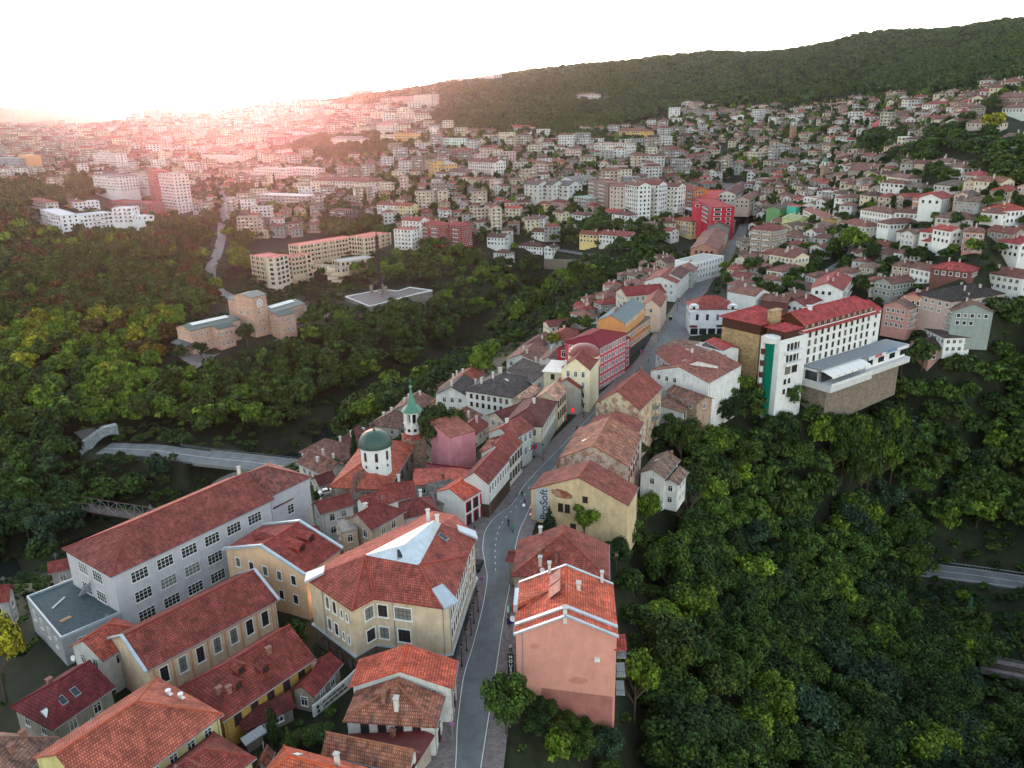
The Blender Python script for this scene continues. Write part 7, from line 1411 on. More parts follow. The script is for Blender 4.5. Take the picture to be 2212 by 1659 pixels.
# ------------------------------------------------------------------ the rest of the old and new town
def inpoly(x, y, poly):
    x = np.asarray(x); y = np.asarray(y); c = np.zeros(x.shape, bool); n_ = len(poly); j = n_-1
    for i in range(n_):
        xi, yi = poly[i]; xj, yj = poly[j]; k = ((yi > y) != (yj > y)) & (x < (xj-xi)*(y-yi)/(yj-yi+1e-9)+xi); c ^= k; j = i
    return c
TOWN_R = [(1575,470),(1610,400),(1560,300),(1440,262),(1460,238),(1720,238),(1850,218),(2060,215),(2150,190),(2400,190),(2400,240),(2160,240),(2050,290),(2000,330),(2080,400),(2400,430),(2400,640),(2200,650),(2120,640),(1960,640),(1800,650),(1700,655),(1640,660),(1570,640),(1560,600),(1600,560),(1622,520)]
TOWN_L = [(-260,300),(0,280),(200,282),(320,262),(600,228),(760,232),(840,236),(940,250),(930,280),(1050,292),(1180,300),(1440,268),(1540,300),(1590,400),(1560,460),(1480,480),(1420,545),(1240,548),(1190,560),(1050,535),(900,510),(840,490),(760,500),(640,510),(540,520),(480,500),(440,470),(400,440),(320,440),(230,430),(60,400),(-260,410)]
TOWN_W = [(1180,735),(1290,655),(1350,615),(1420,570),(1470,545),(1440,610),(1360,650),(1250,720)]
PARK = [[(930,250),(1440,150),(1500,235),(1300,285),(1060,290),(940,285)], [(600,330),(700,300),(860,300),(930,310),(900,330),(760,350),(640,352)], [(1040,300),(1180,300),(1330,330),(1310,300),(1200,285)], [(700,395+60),(760,455),(820,500),(860,520),(700,520)], [(2010,300),(2110,270),(2130,330),(2030,400),(1990,340)], [(1240,480),(1300,470),(1340,500),(1440,520),(1440,570),(1230,560),(1210,500)], [(1880,290),(1960,300),(1980,350),(1880,360),(1850,330)], [(480,420),(560,410),(560,440),(500,450)], [(440,470),(530,480),(540,520),(470,540)], [(150,395),(320,405),(320,430),(150,425)]]
cand = []
for R0, R1, s0, s1, jit in ((300, 700, 13.0, 14.5, 2.0), (700, 1150, 16.5, 17.5, 2.6), (1150, 1650, 22., 23., 3.5), (1650, 2500, 32., 36., 5)):
    yy = R0
    while yy < R1:
        nx_ = int(2.2*yy/s0); xs = (np.arange(nx_)-nx_/2)*s0+(hash((int(yy),)) % 7)*.9
        for x in xs: cand.append((x+random.uniform(-jit, jit), yy+random.uniform(-jit, jit)*.7))
        yy += s1
cand = np.array(cand); cz = terr(cand[:, 0], cand[:, 1]); PX, PY_, PT = proj(np.c_[cand, cz])
ok = (inpoly(PX, PY_, TOWN_R) | inpoly(PX, PY_, TOWN_L) | inpoly(PX, PY_, TOWN_W))
for pk in PARK: ok &= ~inpoly(PX, PY_, pk)
ok &= ~blocked(cand[:, 0], cand[:, 1], 3.6) & ~near_road(cand[:, 0], cand[:, 1], 3.5)
cand, cz, PX, PY_, PT = cand[ok], cz[ok], PX[ok], PY_[ok], PT[ok]
# do not grow a random house in front of a traced building
rng = random.Random(11)
LM = [(1778,370,'stone bell tower'), (1711,290,'clock tower'), (1835,515,'yellow-green plane tree'), (1646,490,'tall taupe block'), (1703,458,'pale yellow-green gable'), (1530,440,'crimson block'), (1390,430,'cliff apartment row'), (1290,420,'brown terrace hotel'), (1180,405,'modern concrete blocks'), (1161,356,'lemon yellow villa'), (1270,330,'mint green villa'), (1362,290,'ochre yellow hall'), (1900,270,'crimson hillside house'), (1880,370,'barn-like stone church'), (2140,270,'golden tree'), (2010,440,'unfinished brick house'), (2020,515,'red-roofed inn'), (2110,680,'burnt roof'), (950,500,'red-banded hotel'), (730,460,'dark maroon building'), (740,400,'long white school'), (600,430,'concrete mall'), (870,300,'yellow balcony block'), (970,305,'mint apartment block'), (350,420,'fourteen storey tower'), (1500,245,'grey forest-edge apartments'), (1040,365,'red-banded apartment block'), (1660,630,'mural house'), (1620,600,'white bungalow'), (1240,750,'slate mansard building'), (260,400,'white court building')]
RCOL = {'brown': (132,88,76), 'red-brown': (146,70,60), 'grey-brown': (132,108,98), 'bright red': (172,64,54), 'dark brown': (110,78,70), 'pinkish brown': (156,108,98)}
WCOL = {'white': (210,208,204), 'grey': (160,158,154), 'cream': (206,194,170), 'beige': (186,170,150), 'pale pink': (200,172,162), 'stone': (150,140,128)}
def wc_pick(seq): return rng.choices(list(seq), k=1)[0]
specs = []; taken = []
for (x, y), z, px, py, t in zip(cand, cz, PX, PY_, PT):
    left = px < 1480 and t > 480
    L = rng.uniform(9.5, 14) if t < 1150 else rng.uniform(14, 22); W = rng.uniform(8, 10.5) if t < 1150 else rng.uniform(11, 14)
    big = rng.random() < (.24 if left and t > 650 else .04)
    rows = rng.choice((2, 2, 3)) if not big else rng.choice((4, 5, 6)); 
    if t > 1150: rows += 1
    if big: L *= 1.3
    h = rows*2.9+.6
    if not left and t < 700: h = min(h, 7.6); rows = 2
    ang = (math.radians(35)+rng.gauss(0, .22)) if px > 1500 else (math.radians(8)+rng.gauss(0, .28))
    if rng.random() < .25: ang += math.pi/2
    # keep clear of one another
    if any((x-a)**2+(y-b_)**2 < (.5*(L+c_)*.92)**2*.62 for a, b_, c_ in taken[-120:]): 
        L *= .75; W *= .9
    taken.append((x, y, L))
    rk = rng.choices(list(RCOL), weights=(34, 22, 18, 9 if not left else 5, 12, 10))[0]; wk = rng.choices(list(WCOL), weights=(38, 14, 14, 14, 6, 14) if not left else (20, 20, 18, 20, 12, 12))[0]
    ty = 'h' if rng.random() < .55 else 'g'
    if big and rng.random() < .5: ty = 'f'
    specs.append(dict(x=x, y=y, z=z, px=px, py=py, t=t, L=L, W=W, rows=rows, h=h, ang=ang, rk=rk, wk=wk, ty=ty, nch=rng.choice((0, 1, 1, 2))))
specs.sort(key=lambda s: s['t'])
inframe = [s for s in specs if -20 < s['px'] < 2232]
N_MID = 300-sum(1 for m in MID if not (m[4] > 11.5 or m[6] == 'f'))-66
objs_ = inframe[:N_MID]; ids = set(id(s) for s in objs_); rest = [s for s in specs if id(s) not in ids]
keys = {}
for s in objs_:
    lm = min(LM, key=lambda l: (l[0]-s['px'])**2+((l[1]-s['py'])*1.4)**2); dx, dy = s['px']-lm[0], s['py']-lm[1]
    d_ = ('right of' if dx > 0 else 'left of') if abs(dx) > 1.3*abs(dy) else ('below' if dy > 0 else 'above')
    s['key'] = (s['wk'], s['rk'], s['ty'], s['rows'], d_, lm[2]); keys.setdefault(s['key'], []).append(s)
ORD = ['leftmost', 'second from left', 'third from left', 'fourth from left', 'fifth from left', 'sixth from left', 'seventh from left']
for k, v in keys.items():
    wk, rk, ty, rows, d_, lm = k; base = f"{wk.replace('pale ', '')} {'two' if rows == 2 else 'three' if rows == 3 else 'many'}-storey house, {rk.replace('-', ' ') if False else rk} {dict(h='hip', g='gable', f='flat')[ty]} roof, {d_} the {lm}"
    v.sort(key=lambda s: s['px'])
    for i, s in enumerate(v): s['label'] = base if len(v) == 1 else ORD[min(i, 6)]+' '+base; s['group'] = base if len(v) > 1 else None
def tint(c, s): return tuple(max(0, min(255, x*s)) for x in c)
for s in objs_:
    r = Rect((s['x'], s['y']), s['ang'], s['L'], s['W']); zz = terr(*np.array([r.p(a, c) for a in (-r.L/2, r.L/2) for c in (-r.W/2, r.W/2)]).T); zg = zz.min()-.5; ze = zz.mean()+s['h']; rh = r.W/2*.42 if s['ty'] != 'f' else 0
    root = thing('house', s['label'], 'house', (s['x'], s['y'], zg), s['group'] or 'houses of the old town')
    s_ = rng.uniform(.85, 1.12)
    b = MB(); walls_build(b, r, s['ty'], ze, rh, zg, 'clean', .5 if s['ty'] != 'f' else .02)
    if s['t'] >= 430: flat_windows(b, r, ze, zg, s['rows'], 2.7, .5 if s['ty'] != 'f' else .02, balc='clean' if rng.random() < .4 else None)
    wo = b.build('wall', root, color=tint(WCOL[s['wk']], rng.uniform(.88, 1.03)))
    b = MB(); roof_build(b, r, s['ty'], ze, rh, 'old' if rng.random() < .6 and s['ty'] != 'f' else ('tile' if s['ty'] != 'f' else 'felt'), ridge=s['t'] < 420); ro = b.build('roof', root, color=tint(RCOL[s['rk']], s_))
    if s['t'] < 430: windows(root, r, .5 if s['ty'] != 'f' else .02, ze, zg, rows=s['rows'], sp=2.5, w=.9, h=1.35, fh=2.9, top=1.5, st=rng.choice(('bs', 'bs', 'w')), marg=.7, maxn=16)
    if rng.random() < .3 and s['rows'] == 2: # dark timber upper floor band
        b = MB(); i_ = .42; b.prism([r.p(-r.L/2+i_, -r.W/2+i_), r.p(r.L/2-i_, -r.W/2+i_), r.p(r.L/2-i_, r.W/2-i_), r.p(-r.L/2+i_, r.W/2-i_)], zg, ze-4.6, 'stone'); b.build('stone_base', root, color=(128,118,106))
    for _ in range(s['nch']) if s['ty'] != 'f' else (): X, Y = rng.uniform(-.6, .6)*r.L/2, rng.uniform(-.4, .4)*r.W/2; link('chimney', chim_mesh(rng.choice((0, 1, 3))), ro, (*r.p(X, Y), roof_z(r, s['ty'], ze, rh, X, Y)), r.a, color=(196, 186, 176))
    RECTS.append((s['x'], s['y'], s['ang'], s['L']/2, s['W']/2))
b = MB()
for s in rest:
    r = Rect((s['x'], s['y']), s['ang'], s['L'], s['W']); zg = s['z']-3; ze = s['z']+s['h']; rh = r.W/2*.42 if s['ty'] != 'f' else 0
    wc = lin(tint(WCOL[s['wk']], rng.uniform(.85, 1.05))); rc = lin(tint(RCOL[s['rk']] if s['ty'] != 'f' else (150, 144, 140), rng.uniform(.8, 1.12)))
    far_mesh_add(b, r, ze, zg, s['ty'], rh, wc, rc, s['rows'], 3, 'wall_a', 'tile_a')
    if s['px'] > -200 and s['px'] < 2400: flat_windows(b, r, ze, zg, s['rows'], 3.0 if s['t'] < 1200 else 4.2, .4 if s['ty'] != 'f' else 0, w_=1.3 if s['t'] < 1200 else 2.0, h_=1.5, fh=2.9, balc='wall_a' if s['rows'] > 3 else None, trim='wall_a')
    if s['ty'] != 'f' and s['t'] < 1000: q = r.p(rng.uniform(-.5, .5)*r.L/2, 0); b.box((*q, ze+rh+.3), (.9, .8, 1.6), 'wall_a', r.a, col=lin((176,160,150)))
o = b.build('distant_houses', colattr=True); o['kind'] = 'stuff'
TR = np.array([(s['x'], s['y'], s['L'], s['W'], s['ang']) for s in specs])
# ------------------------------------------------------------------ trees
def crown_proto(kind, nleaf, size, seed):
    R = np.random.RandomState(seed); lobes = []
    if kind == 'round':
        for i in range(15):
            a = R.uniform(0, 2*math.pi); el = R.uniform(-.5, 1.0); d_ = R.uniform(.35, .68) if i else 0
            lobes.append((d_*math.cos(a)*math.cos(el*.9), d_*math.sin(a)*math.cos(el*.9), .62+.24*el+R.uniform(-.03, .03), R.uniform(.28, .44)))
    elif kind == 'cone':
        for i in range(16): z = .16+.8*i/15; r_ = (1-z)*.95+.06; a = R.uniform(0, 6.28); lobes.append((r_*.35*math.cos(a), r_*.35*math.sin(a), z, max(.12, r_*.75)))
    elif kind == 'column':
        for i in range(12): z = .12+.78*i/11; a = R.uniform(0, 6.28); lobes.append((.25*math.cos(a), .25*math.sin(a), z, .62*(1-abs(z-.45)*.9)))
    lobes = np.array(lobes); w_ = lobes[:, 3]**2; k = R.choice(len(lobes), nleaf, p=w_/w_.sum()); zs = .42 if kind == 'round' else .22
    v = R.normal(size=(nleaf, 3)); v /= np.linalg.norm(v, axis=1)[:, None]; v[:, 2] = np.where(v[:, 2] < -.3, -v[:, 2]*.6, v[:, 2])
    rad = lobes[k, 3]*(R.uniform(.62, 1.06, nleaf)); P = lobes[k, :3]+v*rad[:, None]*[1, 1, zs]
    keep = P[:, 2] > .1; P = P[keep]; v = v[keep]; m_ = len(P)
    nrm = v*[1, 1, 1.4]+R.normal(size=(m_, 3))*.45; nrm /= np.linalg.norm(nrm, axis=1)[:, None]
    t_ = np.cross(nrm, R.normal(size=(m_, 3))); t_ /= np.linalg.norm(t_, axis=1)[:, None]+1e-9; u_ = np.cross(nrm, t_)
    s_ = size*R.uniform(.6, 1.3, m_)[:, None]; sc = np.array([1, 1, .55])
    V = np.stack([P-t_*s_*sc, P+u_*s_*.6*sc, P+t_*s_*sc, P-u_*s_*.6*sc], 1).reshape(-1, 3)
    me = bpy.data.meshes.new('crown'); me.from_pydata(V.tolist(), [], np.arange(len(V)).reshape(-1, 4).tolist()); return me
def trunk_proto(seed):
    R = random.Random(seed); b = MB(); b.cyl((0, 0, -.06), .07, .56, 'bark', 7, r2=.035)
    for i in range(5): a = R.uniform(0, 6.28); z = R.uniform(.25, .42); b.bar((0, 0, z), (.5*math.cos(a), .5*math.sin(a), z+R.uniform(.15, .3)), .045, 'bark', 5)
    return b.mesh('trunk')
def m_leaf(me, k):
    me.materials.append(M[k]); return me
M['leaf_i'] = leaf_mat('wood leaves', 'attr')
for n_ in M['leaf_i'].node_tree.nodes:
    if n_.bl_idname == 'ShaderNodeAttribute': n_.attribute_type = 'INSTANCER'
HI = [m_leaf(crown_proto('round', 4200, .062, s), 'leaf') for s in (1, 2, 3, 4)]; MD = [m_leaf(crown_proto('round', 1500, .1, s+10), 'leaf') for s in (1, 2, 3)]
CN = m_leaf(crown_proto('cone', 2200, .09, 5), 'leaf'); CO = m_leaf(crown_proto('column', 2000, .12, 6), 'leaf'); TK = [trunk_proto(s) for s in (1, 2)]
LC = {'deep': (58,78,44), 'mid': (78,98,50), 'olive': (82,94,50), 'bright': (118,136,54), 'yellow': (158,146,52), 'rust': (100,76,52), 'blue': (62,82,70), 'gold': (176,134,48)}
PR_TREE = random.Random(5); TREEPOS = []
def tree(px, py, H_, R_, col, label, kind='round', group=None, base=None, name='tree'):
    p = base if base is not None else hit(px, py)
    if p is None: return
    z = float(ground([p[0]], [p[1]])[0]) if base is None else p[2]; t = float(proj([p])[2][0])
    o = thing(name, label, 'tree' if name != 'shrub' else 'shrub', (p[0], p[1], z), group)
    me = {'cone': CN, 'column': CO}.get(kind) or (PR_TREE.choice(HI) if t < 300 else PR_TREE.choice(MD)); rz = PR_TREE.uniform(0, 6.28)
    s_ = PR_TREE.uniform(.85, 1.15); c = tuple(x*s_ for x in (LC[col] if isinstance(col, str) else col))
    link('crown', me, o, (p[0], p[1], z), rz, c, (R_, R_, H_)); link('trunk', PR_TREE.choice(TK), o, (p[0], p[1], z), rz, None, (R_*.6+1, R_*.6+1, H_)); TREEPOS.append((p[0], p[1], R_))
for a in [(15,1515,17,5.2,'yellow','big bright yellow-green tree at the left edge beside the grey annex'), (945,1012,19,7.2,'olive','large drooping birch with pale trunks between church and pink firewall'), (985,985,15,5,'mid','green tree directly behind the drooping birch'),
 (1835,566,19,9.0,'bright','wide yellow-green plane tree in the middle of the white houses'), (1882,585,15,6,'deep','dark green tree right beside the wide yellow-green plane tree'), (1570,604,11,5.2,'bright','small plane tree on the street corner with a lit lamp behind it'), (1622,606,13,6.6,'deep','round dark tree above the steps opposite the road bend'), (1803,652,10,5,'deep','dark tree in the yard behind the long red hotel roof'),
 (2142,292,14,8.0,'yellow','golden yellow tree high on the right hillside'), (1885,338,19,12,'deep','largest dark tree among the houses of the upper old town'), (1500,402,14,8,'olive','round olive tree behind the crimson apartment block'),
 (1052,852,21,7.2,'bright','tall bright green tree rising at the river edge behind grey roofs'), (392,784,10,4.6,'mid','lollipop green tree on the forecourt of the brick museum'), (437,782,11,5.0,'deep','round dark tree in front of the brick museum porch'), (535,752,14,5.4,'deep','dark tree against the foot of the museum clock tower'),
 (335,792,13,7.5,'gold','broad golden tree left of the museum forecourt'), (250,838,15,8,'yellow','broad yellow-green tree on the peninsula slope'), (150,824,14,8,'bright','light green round tree on the crest of the peninsula'), (60,815,14,8,'yellow','yellowish round tree at the left edge of the peninsula crest'),
 (305,705,13,7,'rust','rust-brown tree on the crest behind the golden tree'), (205,735,13,8,'rust','wide rust-brown tree on the crest left of the museum'), (385,722,12,6,'bright','light green tree by the left end of the museum'), (440,700,12,6,'olive','pale olive tree behind the museum roof'),
 (1095,1600,11,4.4,'mid','leafy green tree leaning over the pavement near the bottom of the street'), (1122,1560,7,2.8,'olive','small tree growing against the plain pink gable wall'), (1370,1560,15,5.2,'bright','yellow-green tree right of the pink gable house'),
 (1262,1168,9,4.2,'bright','light green tree behind the faded red hip roof'), (1310,1150,10,4.5,'bright','second light green tree beside the ochre gable building'), (720,1036,7,3.4,'mid','round green tree in the yard behind the church'), (1268,724,9,4.6,'bright','yellow-green shrubby tree among riverside roofs'), (1195,700+56,8,4,'yellow','yellow-green shrub tree left of the yellow house'),
 (518,596,20,8,'bright','tall yellow-green tree left of the stepped concrete hotel'), (235,425,16,9,'yellow','yellowing tree in front of the white court building'), (700,590+20,12,6,'deep','dark tree by the stilts of the stepped concrete hotel'), (858,606,13,9,'bright','rounded light green tree behind the monument plaza')]:
    tree(*a)
for a in [(767,1006,12,1.5,'deep','slim dark cypress beside the church dome','column'), (598,1620,8,1.1,'deep','slim column cypress in the courtyard garden','column'), (628,1640,6,1.7,'mid','broad cone shrub in the courtyard garden','cone'), (1187,1146,6,2.0,'blue','blue-green spruce under the lettered ochre gable','cone'),
 (597,430,26,6,'deep','tall dark spruce in front of the white slab building, right one','cone'), (566,436,24,6.5,'deep','tall dark spruce in front of the white slab building, left one','cone'), (1345,340,20,6,'deep','dark spruce in front of the white and peach apartment block','cone'), (1795,368,18,6,'deep','dark conifer right of the stone bell tower','cone'), (790,455,22,5,'deep','tall narrow spruce between school and white houses','cone'), (1468,285,15,5,'deep','dark spruce below the grey apartment row','cone')]:
    tree(*a[:6], kind=a[6])
for a in [(215,1550,4.5,3.4,'mid','dark green bush beside the maroon roof'), (180,1558,3.5,2,'bright','light bush against the maroon roof'), (695,1610,3,3,'mid','large green shrub bed in the courtyard garden'), (655,1612,2.6,2,'olive','olive shrub bed in the courtyard garden'), (713,1560,2.6,1.3,'mid','clipped ball shrub near the white garden wall'), (327,1470,4,1.2,'mid','ivy bush at the foot of the cream gable'), (632,1160,6,2.6,'rust','reddish brown shrub in front of the grey school wing'), (660,1195,4,2.2,'mid','green bush in the yard behind the townhouse'), (1340,920,8,2.4,'deep','ivy mass climbing the peeling gable building'), (860,1100,3,1.3,'olive','pot plants on the villa terrace')]:
    tree(*a, name='shrub')
for i, (px, py, h_, r_) in enumerate(((1148,1548,2.6,1.8),(1182,1562,3,2.2),(1222,1578,3,2.4),(1262,1594,3.4,2.4),(1300,1610,3.6,2.6),(1210,1620,4,2.8),(1160,1610,3.4,2.6),(1260,1640,4.4,3),(1120,1535,2.4,1.4))): tree(px, py, h_, r_, ('deep','mid','olive')[i % 3], 'low shrub growing under the plain pink gable wall', group='shrubs under the pink gable', name='shrub')
for i, (px, py, h_, r_) in enumerate(((1350,1200,11,5),(1395,1150,11,5),(1330,1235,8,4),(1452,950,9,4.5),(1400,1010+50,7,3.5),(1380,1000,7,3),(1590,880,13,6),(1560,895,12,5.5),(1650,880,12,5),(1700,895,13,6),(1770,885,16,7),(1830,862,17,7.5),(1890,838,16,7.5),(1945,815,15,7),(1990,800,14,6.5))): tree(px, py, h_, r_, ('mid','bright','deep','olive','mid')[i % 5], f"{('mid green','light yellow-green','dark green','olive green','mid green')[i % 5]} tree at the top edge of the right slope, against the buildings", group=f"{('mid green','light yellow-green','dark green','olive green','mid green')[i % 5]} trees against the buildings on the right")
for i, (u_, v_) in enumerate(((7,17),(14,16.5),(21,16),(28,15),(35,13.5),(42,12.5),(48,12),(38,19),(18,21),(29,20),(10,23))):
    q = hp(u_, v_); z_ = float(ground([q[0]], [q[1]])[0]); hh = max(8, min(27, (-6.5 if u_ < 25 else -3.0)-z_)); tree(0, 0, hh, 6.2, ('mid', 'bright', 'olive', 'deep')[i % 4], f"{('mid green', 'yellow-green', 'olive green', 'dark green')[i % 4]} tree against the stone base of the red-roofed hotel", group=f"{('mid', 'yellow', 'olive', 'dark')[i % 4]} green trees at the hotel base", base=(q[0], q[1], z_))
# dead branching tree in the right wood
R_ = random.Random(4); b = MB(); p0 = hit(1475, 1170)
def branch(p, d_, L_, w_, k):
    q = p+d_*L_; b.bar(p, q, w_, 'white' if False else 'bark', 5)
    if k:
        for _ in range(3 if k > 2 else 2): n_ = (d_+Vector((R_.uniform(-.7, .7), R_.uniform(-.7, .7), R_.uniform(-.1, .5)))).normalized(); branch(q, n_, L_*.72, w_*.62, k-1)
branch(Vector(p0), Vector((0, 0, 1)), 5.0, .5, 5); tag(b.build('dead_tree', org=tuple(p0), color=(150,140,130)), 'bare pale-branched dead tree standing out of the wood below the ochre building', 'tree')
WOODS = {
 'left': [[(-400,475),(60,455),(100,482),(100,502),(310,502),(430,490),(460,540),(435,600),(480,660),(430,690),(-400,770)]],
 'peninsula': [[(-400,690),(420,690),(395,745),(425,800),(480,775),(560,752),(650,715),(700,705),(740,668),(800,672),(940,645),(1080,575),(1200,560),(1290,585),(1300,610),(1200,660),(1120,715),(1050,735),(950,790),(850,890),(760,940),(690,960),(400,940),(270,940),(160,960),(-400,1000)],[(470,470),(545,540),(545,600),(480,600),(500,560)],[(560,640),(740,600),(880,560),(940,530),(1060,560),(1080,575),(940,620),(740,660),(700,650),(600,650)]],
 'lower': [[(-400,960),(150,985),(230,1000),(330,1000),(370,1050),(300,1090),(230,1120),(150,1170),(110,1230),(-400,1240)]],
 'right': [[(1440,960),(1440,930),(1500,895),(1540,855),(1610,832),(1640,838),(1700,870),(1760,872),(1900,830),(1950,775),(2090,800),(2120,720),(2220,700),(2700,680),(2700,1185),(2180,1185),(2060,1180),(1990,1190),(1980,1260),(2150,1310),(2300,1310),(2700,1310),(2700,1420),(2130,1400),(2120,1480),(2200,1530),(2700,1560),(2700,2300),(1060,2300),(1068,1700),(1140,1650),(1250,1660),(1335,1600),(1350,1290),(1320,1180),(1250,1160),(1360,1110),(1400,1090),(1480,1090)]],
 'bank': [[(640,990),(860,895),(1000,800),(1150,735),(1290,650),(1320,600),(1200,640),(1120,690),(1000,740),(850,840),(690,925)]],
 'gully': [[(1220,570),(1420,556),(1440,560),(1380,600),(1310,620),(1230,650),(1190,640)], [(1480,900),(1560,880),(1440,990),(1400,960)]],
 'hill': [[(640,232),(900,196),(1100,163),(1500,122),(1900,78),(2212,52),(2700,20),(2700,170),(2212,178),(2060,206),(1850,212),(1700,234),(1480,236),(1380,265),(1300,285),(1060,290),(940,285),(925,245),(760,228)], PARK[1], PARK[2], PARK[3], PARK[4], PARK[5], PARK[6], PARK[7], PARK[8], PARK[9], [(2090,300),(2160,300),(2260,320),(2700,320),(2700,450),(2090,430),(2060,400),(2110,360)], [(-260,395),(60,400),(200,440),(60,470),(-260,470)]]}
tc = []
for R0, R1, s_ in ((95, 330, 7.6), (330, 700, 9.2), (700, 1150, 10.5), (1150, 2600, 13.5)):
    yy = R0
    while yy < R1:
        nx_ = int(2.4*yy/s_); xs = (np.arange(nx_)-nx_/2)*s_
        tc.append(np.stack([xs+np.random.uniform(-.42, .42, nx_)*s_, np.full(nx_, yy)+np.random.uniform(-.42, .42, nx_)*s_], 1)); yy += s_*.92
tc = np.concatenate(tc); tz = terr(tc[:, 0], tc[:, 1]); PX, PY_, PT = proj(np.c_[tc, tz]); reg = np.full(len(tc), '', dtype='U12')
for k, polys in WOODS.items():
    for pl in polys: reg[inpoly(PX, PY_, pl) & (reg == '')] = k
for pl in ([(405,690),(665,680),(665,770),(600,800),(520,820),(365,835),(365,760)], [(538,560),(745,560),(750,665),(600,670),(535,650)], [(738,620),(940,618),(950,665),(800,715),(725,690)], [(60,455),(325,455),(325,525),(60,525)], [(150,945),(290,930),(420,950),(430,1010),(300,1075),(140,1065)]): reg[inpoly(PX, PY_, pl)] = 'low'
for pl in ([(370,760),(395,735),(600,715),(605,745),(480,775),(425,800)], [(630,720),(640,680),(665,655),(725,670),(700,700)], [(740,640),(830,620),(940,622),(940,640),(800,672)]): reg[inpoly(PX, PY_, pl)] = ''
townm = (inpoly(PX, PY_, TOWN_R) | inpoly(PX, PY_, TOWN_L) | inpoly(PX, PY_, TOWN_W)) & (reg == '') & (np.random.rand(len(tc)) < .55); reg[townm] = 'town'
reg[(PX > -300) & (PX < 1290) & (PY_ > 800) & (reg == '') & (np.random.rand(len(tc)) < .5) & ~inpoly(PX, PY_, [(300,900),(800,900),(560,1060),(300,1060)])] = 'yard'
d_riv = segdist(tc[:, 0], tc[:, 1], RIV); ok = (reg != '') & ~(d_riv < np.where((PX < 860) & (PX > 560), 15, 8))
ok &= ~near_road(tc[:, 0], tc[:, 1], 2.5)
ii = np.where(ok)[0]; bl = blocked(tc[ii, 0], tc[ii, 1], 1.4); ii = ii[~bl]

dd = np.ones(len(ii), bool)
for (x, y, r_) in TREEPOS: dd &= (tc[ii, 0]-x)**2+(tc[ii, 1]-y)**2 > (r_*.9)**2
ii = ii[dd]; zt = ground(tc[ii, 0], tc[ii, 1])
sc = []
for R0, R1, s_ in ((95, 300, 4.2), (300, 640, 6.0)):
    yy = R0
    while yy < R1:
        nx_ = int(2.3*yy/s_); xs = (np.arange(nx_)-nx_/2)*s_; sc.append(np.stack([xs+np.random.uniform(-.5, .5, nx_)*s_, np.full(nx_, yy)+np.random.uniform(-.5, .5, nx_)*s_], 1)); yy += s_
sc = np.concatenate(sc); sz = terr(sc[:, 0], sc[:, 1]); sX, sY, sT = proj(np.c_[sc, sz])
k_ = (sY > 540) & (sX > -150) & (sX < 2360) & (sY < 1900) & (segdist(sc[:, 0], sc[:, 1], RIV) > 9) & (np.random.rand(len(sc)) < .62) & ~near_road(sc[:, 0], sc[:, 1], .6)
for pl in ([(370,760),(395,735),(600,715),(605,745),(480,775),(425,800)], [(630,720),(640,680),(665,655),(725,670),(700,700)], [(740,640),(830,620),(940,622),(940,640),(800,672)], [(0,1500),(160,1400),(300,1500),(60,1560)]): k_ &= ~inpoly(sX, sY, pl)
k_ = np.where(k_)[0]; k_ = k_[~blocked(sc[k_, 0], sc[k_, 1], .9)]; scz = ground(sc[k_, 0], sc[k_, 1])
T = []
rt = random.Random(21)
for j, i in enumerate(ii):
    x, y = tc[i]; px, py, t, k = PX[i], PY_[i], PT[i], reg[i]; n_ = math.sin(x*.031+1.3)+math.sin(y*.027+x*.011)+rt.uniform(-1, 1)
    if k == 'right': w_ = ('deep', 'deep', 'mid', 'mid', 'olive', 'blue', 'bright'); 
    elif k == 'left': w_ = ('deep', 'olive', 'mid', 'mid', 'rust', 'deep', 'bright')
    elif k == 'peninsula': w_ = ('deep', 'mid', 'mid', 'olive', 'olive', 'bright', 'bright') if not (py < 790 and px < 420) else ('rust', 'olive', 'bright', 'yellow', 'bright', 'rust', 'yellow')
    elif k == 'hill': w_ = ('deep', 'mid', 'mid', 'olive', 'mid', 'deep', 'olive')
    elif k == 'town': w_ = ('deep', 'deep', 'mid', 'olive', 'deep', 'mid', 'bright')
    else: w_ = ('deep', 'mid', 'blue', 'mid', 'deep', 'olive', 'mid')
    col = w_[int(min(6, max(0, (n_+3)/6*7)))] if rt.random() < .6 else rt.choice(w_)
    R_ = rt.uniform(5.2, 8.4) if t < 700 else rt.uniform(5.5, 8); H_ = rt.uniform(10, 18)
    if k == 'town': R_ = rt.uniform(2.6, 4.6); H_ = rt.uniform(5, 9)
    if k == 'gully' or (k == 'peninsula' and t > 520): R_ *= .75; H_ *= .65
    if k == 'hill': H_ = rt.uniform(8, 12)
    if k == 'right' and py < 960: H_ = rt.uniform(9, 14)
    if k == 'bank': R_ = rt.uniform(3, 5); H_ = rt.uniform(6, 9.5)
    if k == 'low': R_ = rt.uniform(2.5, 4.2); H_ = rt.uniform(3.5, 6)
    if k == 'yard': R_ = rt.uniform(1.3, 2.4); H_ = rt.uniform(2, 4.4)
    if k == 'right' and t < 215 and px < 1420: R_ = rt.uniform(2.6, 3.8); H_ = rt.uniform(4.5, 7.5)
    if k == 'right' and px > 1940 and (1290 < py < 1395 or py > 1470 and py < 1600 and px > 2080): R_ = rt.uniform(2.2, 3.2); H_ = rt.uniform(3, 5)
    if t > 1150: R_ *= 1.35
    T.append((x, y, zt[j], px, py, t, k, col, R_, H_))
tp = []
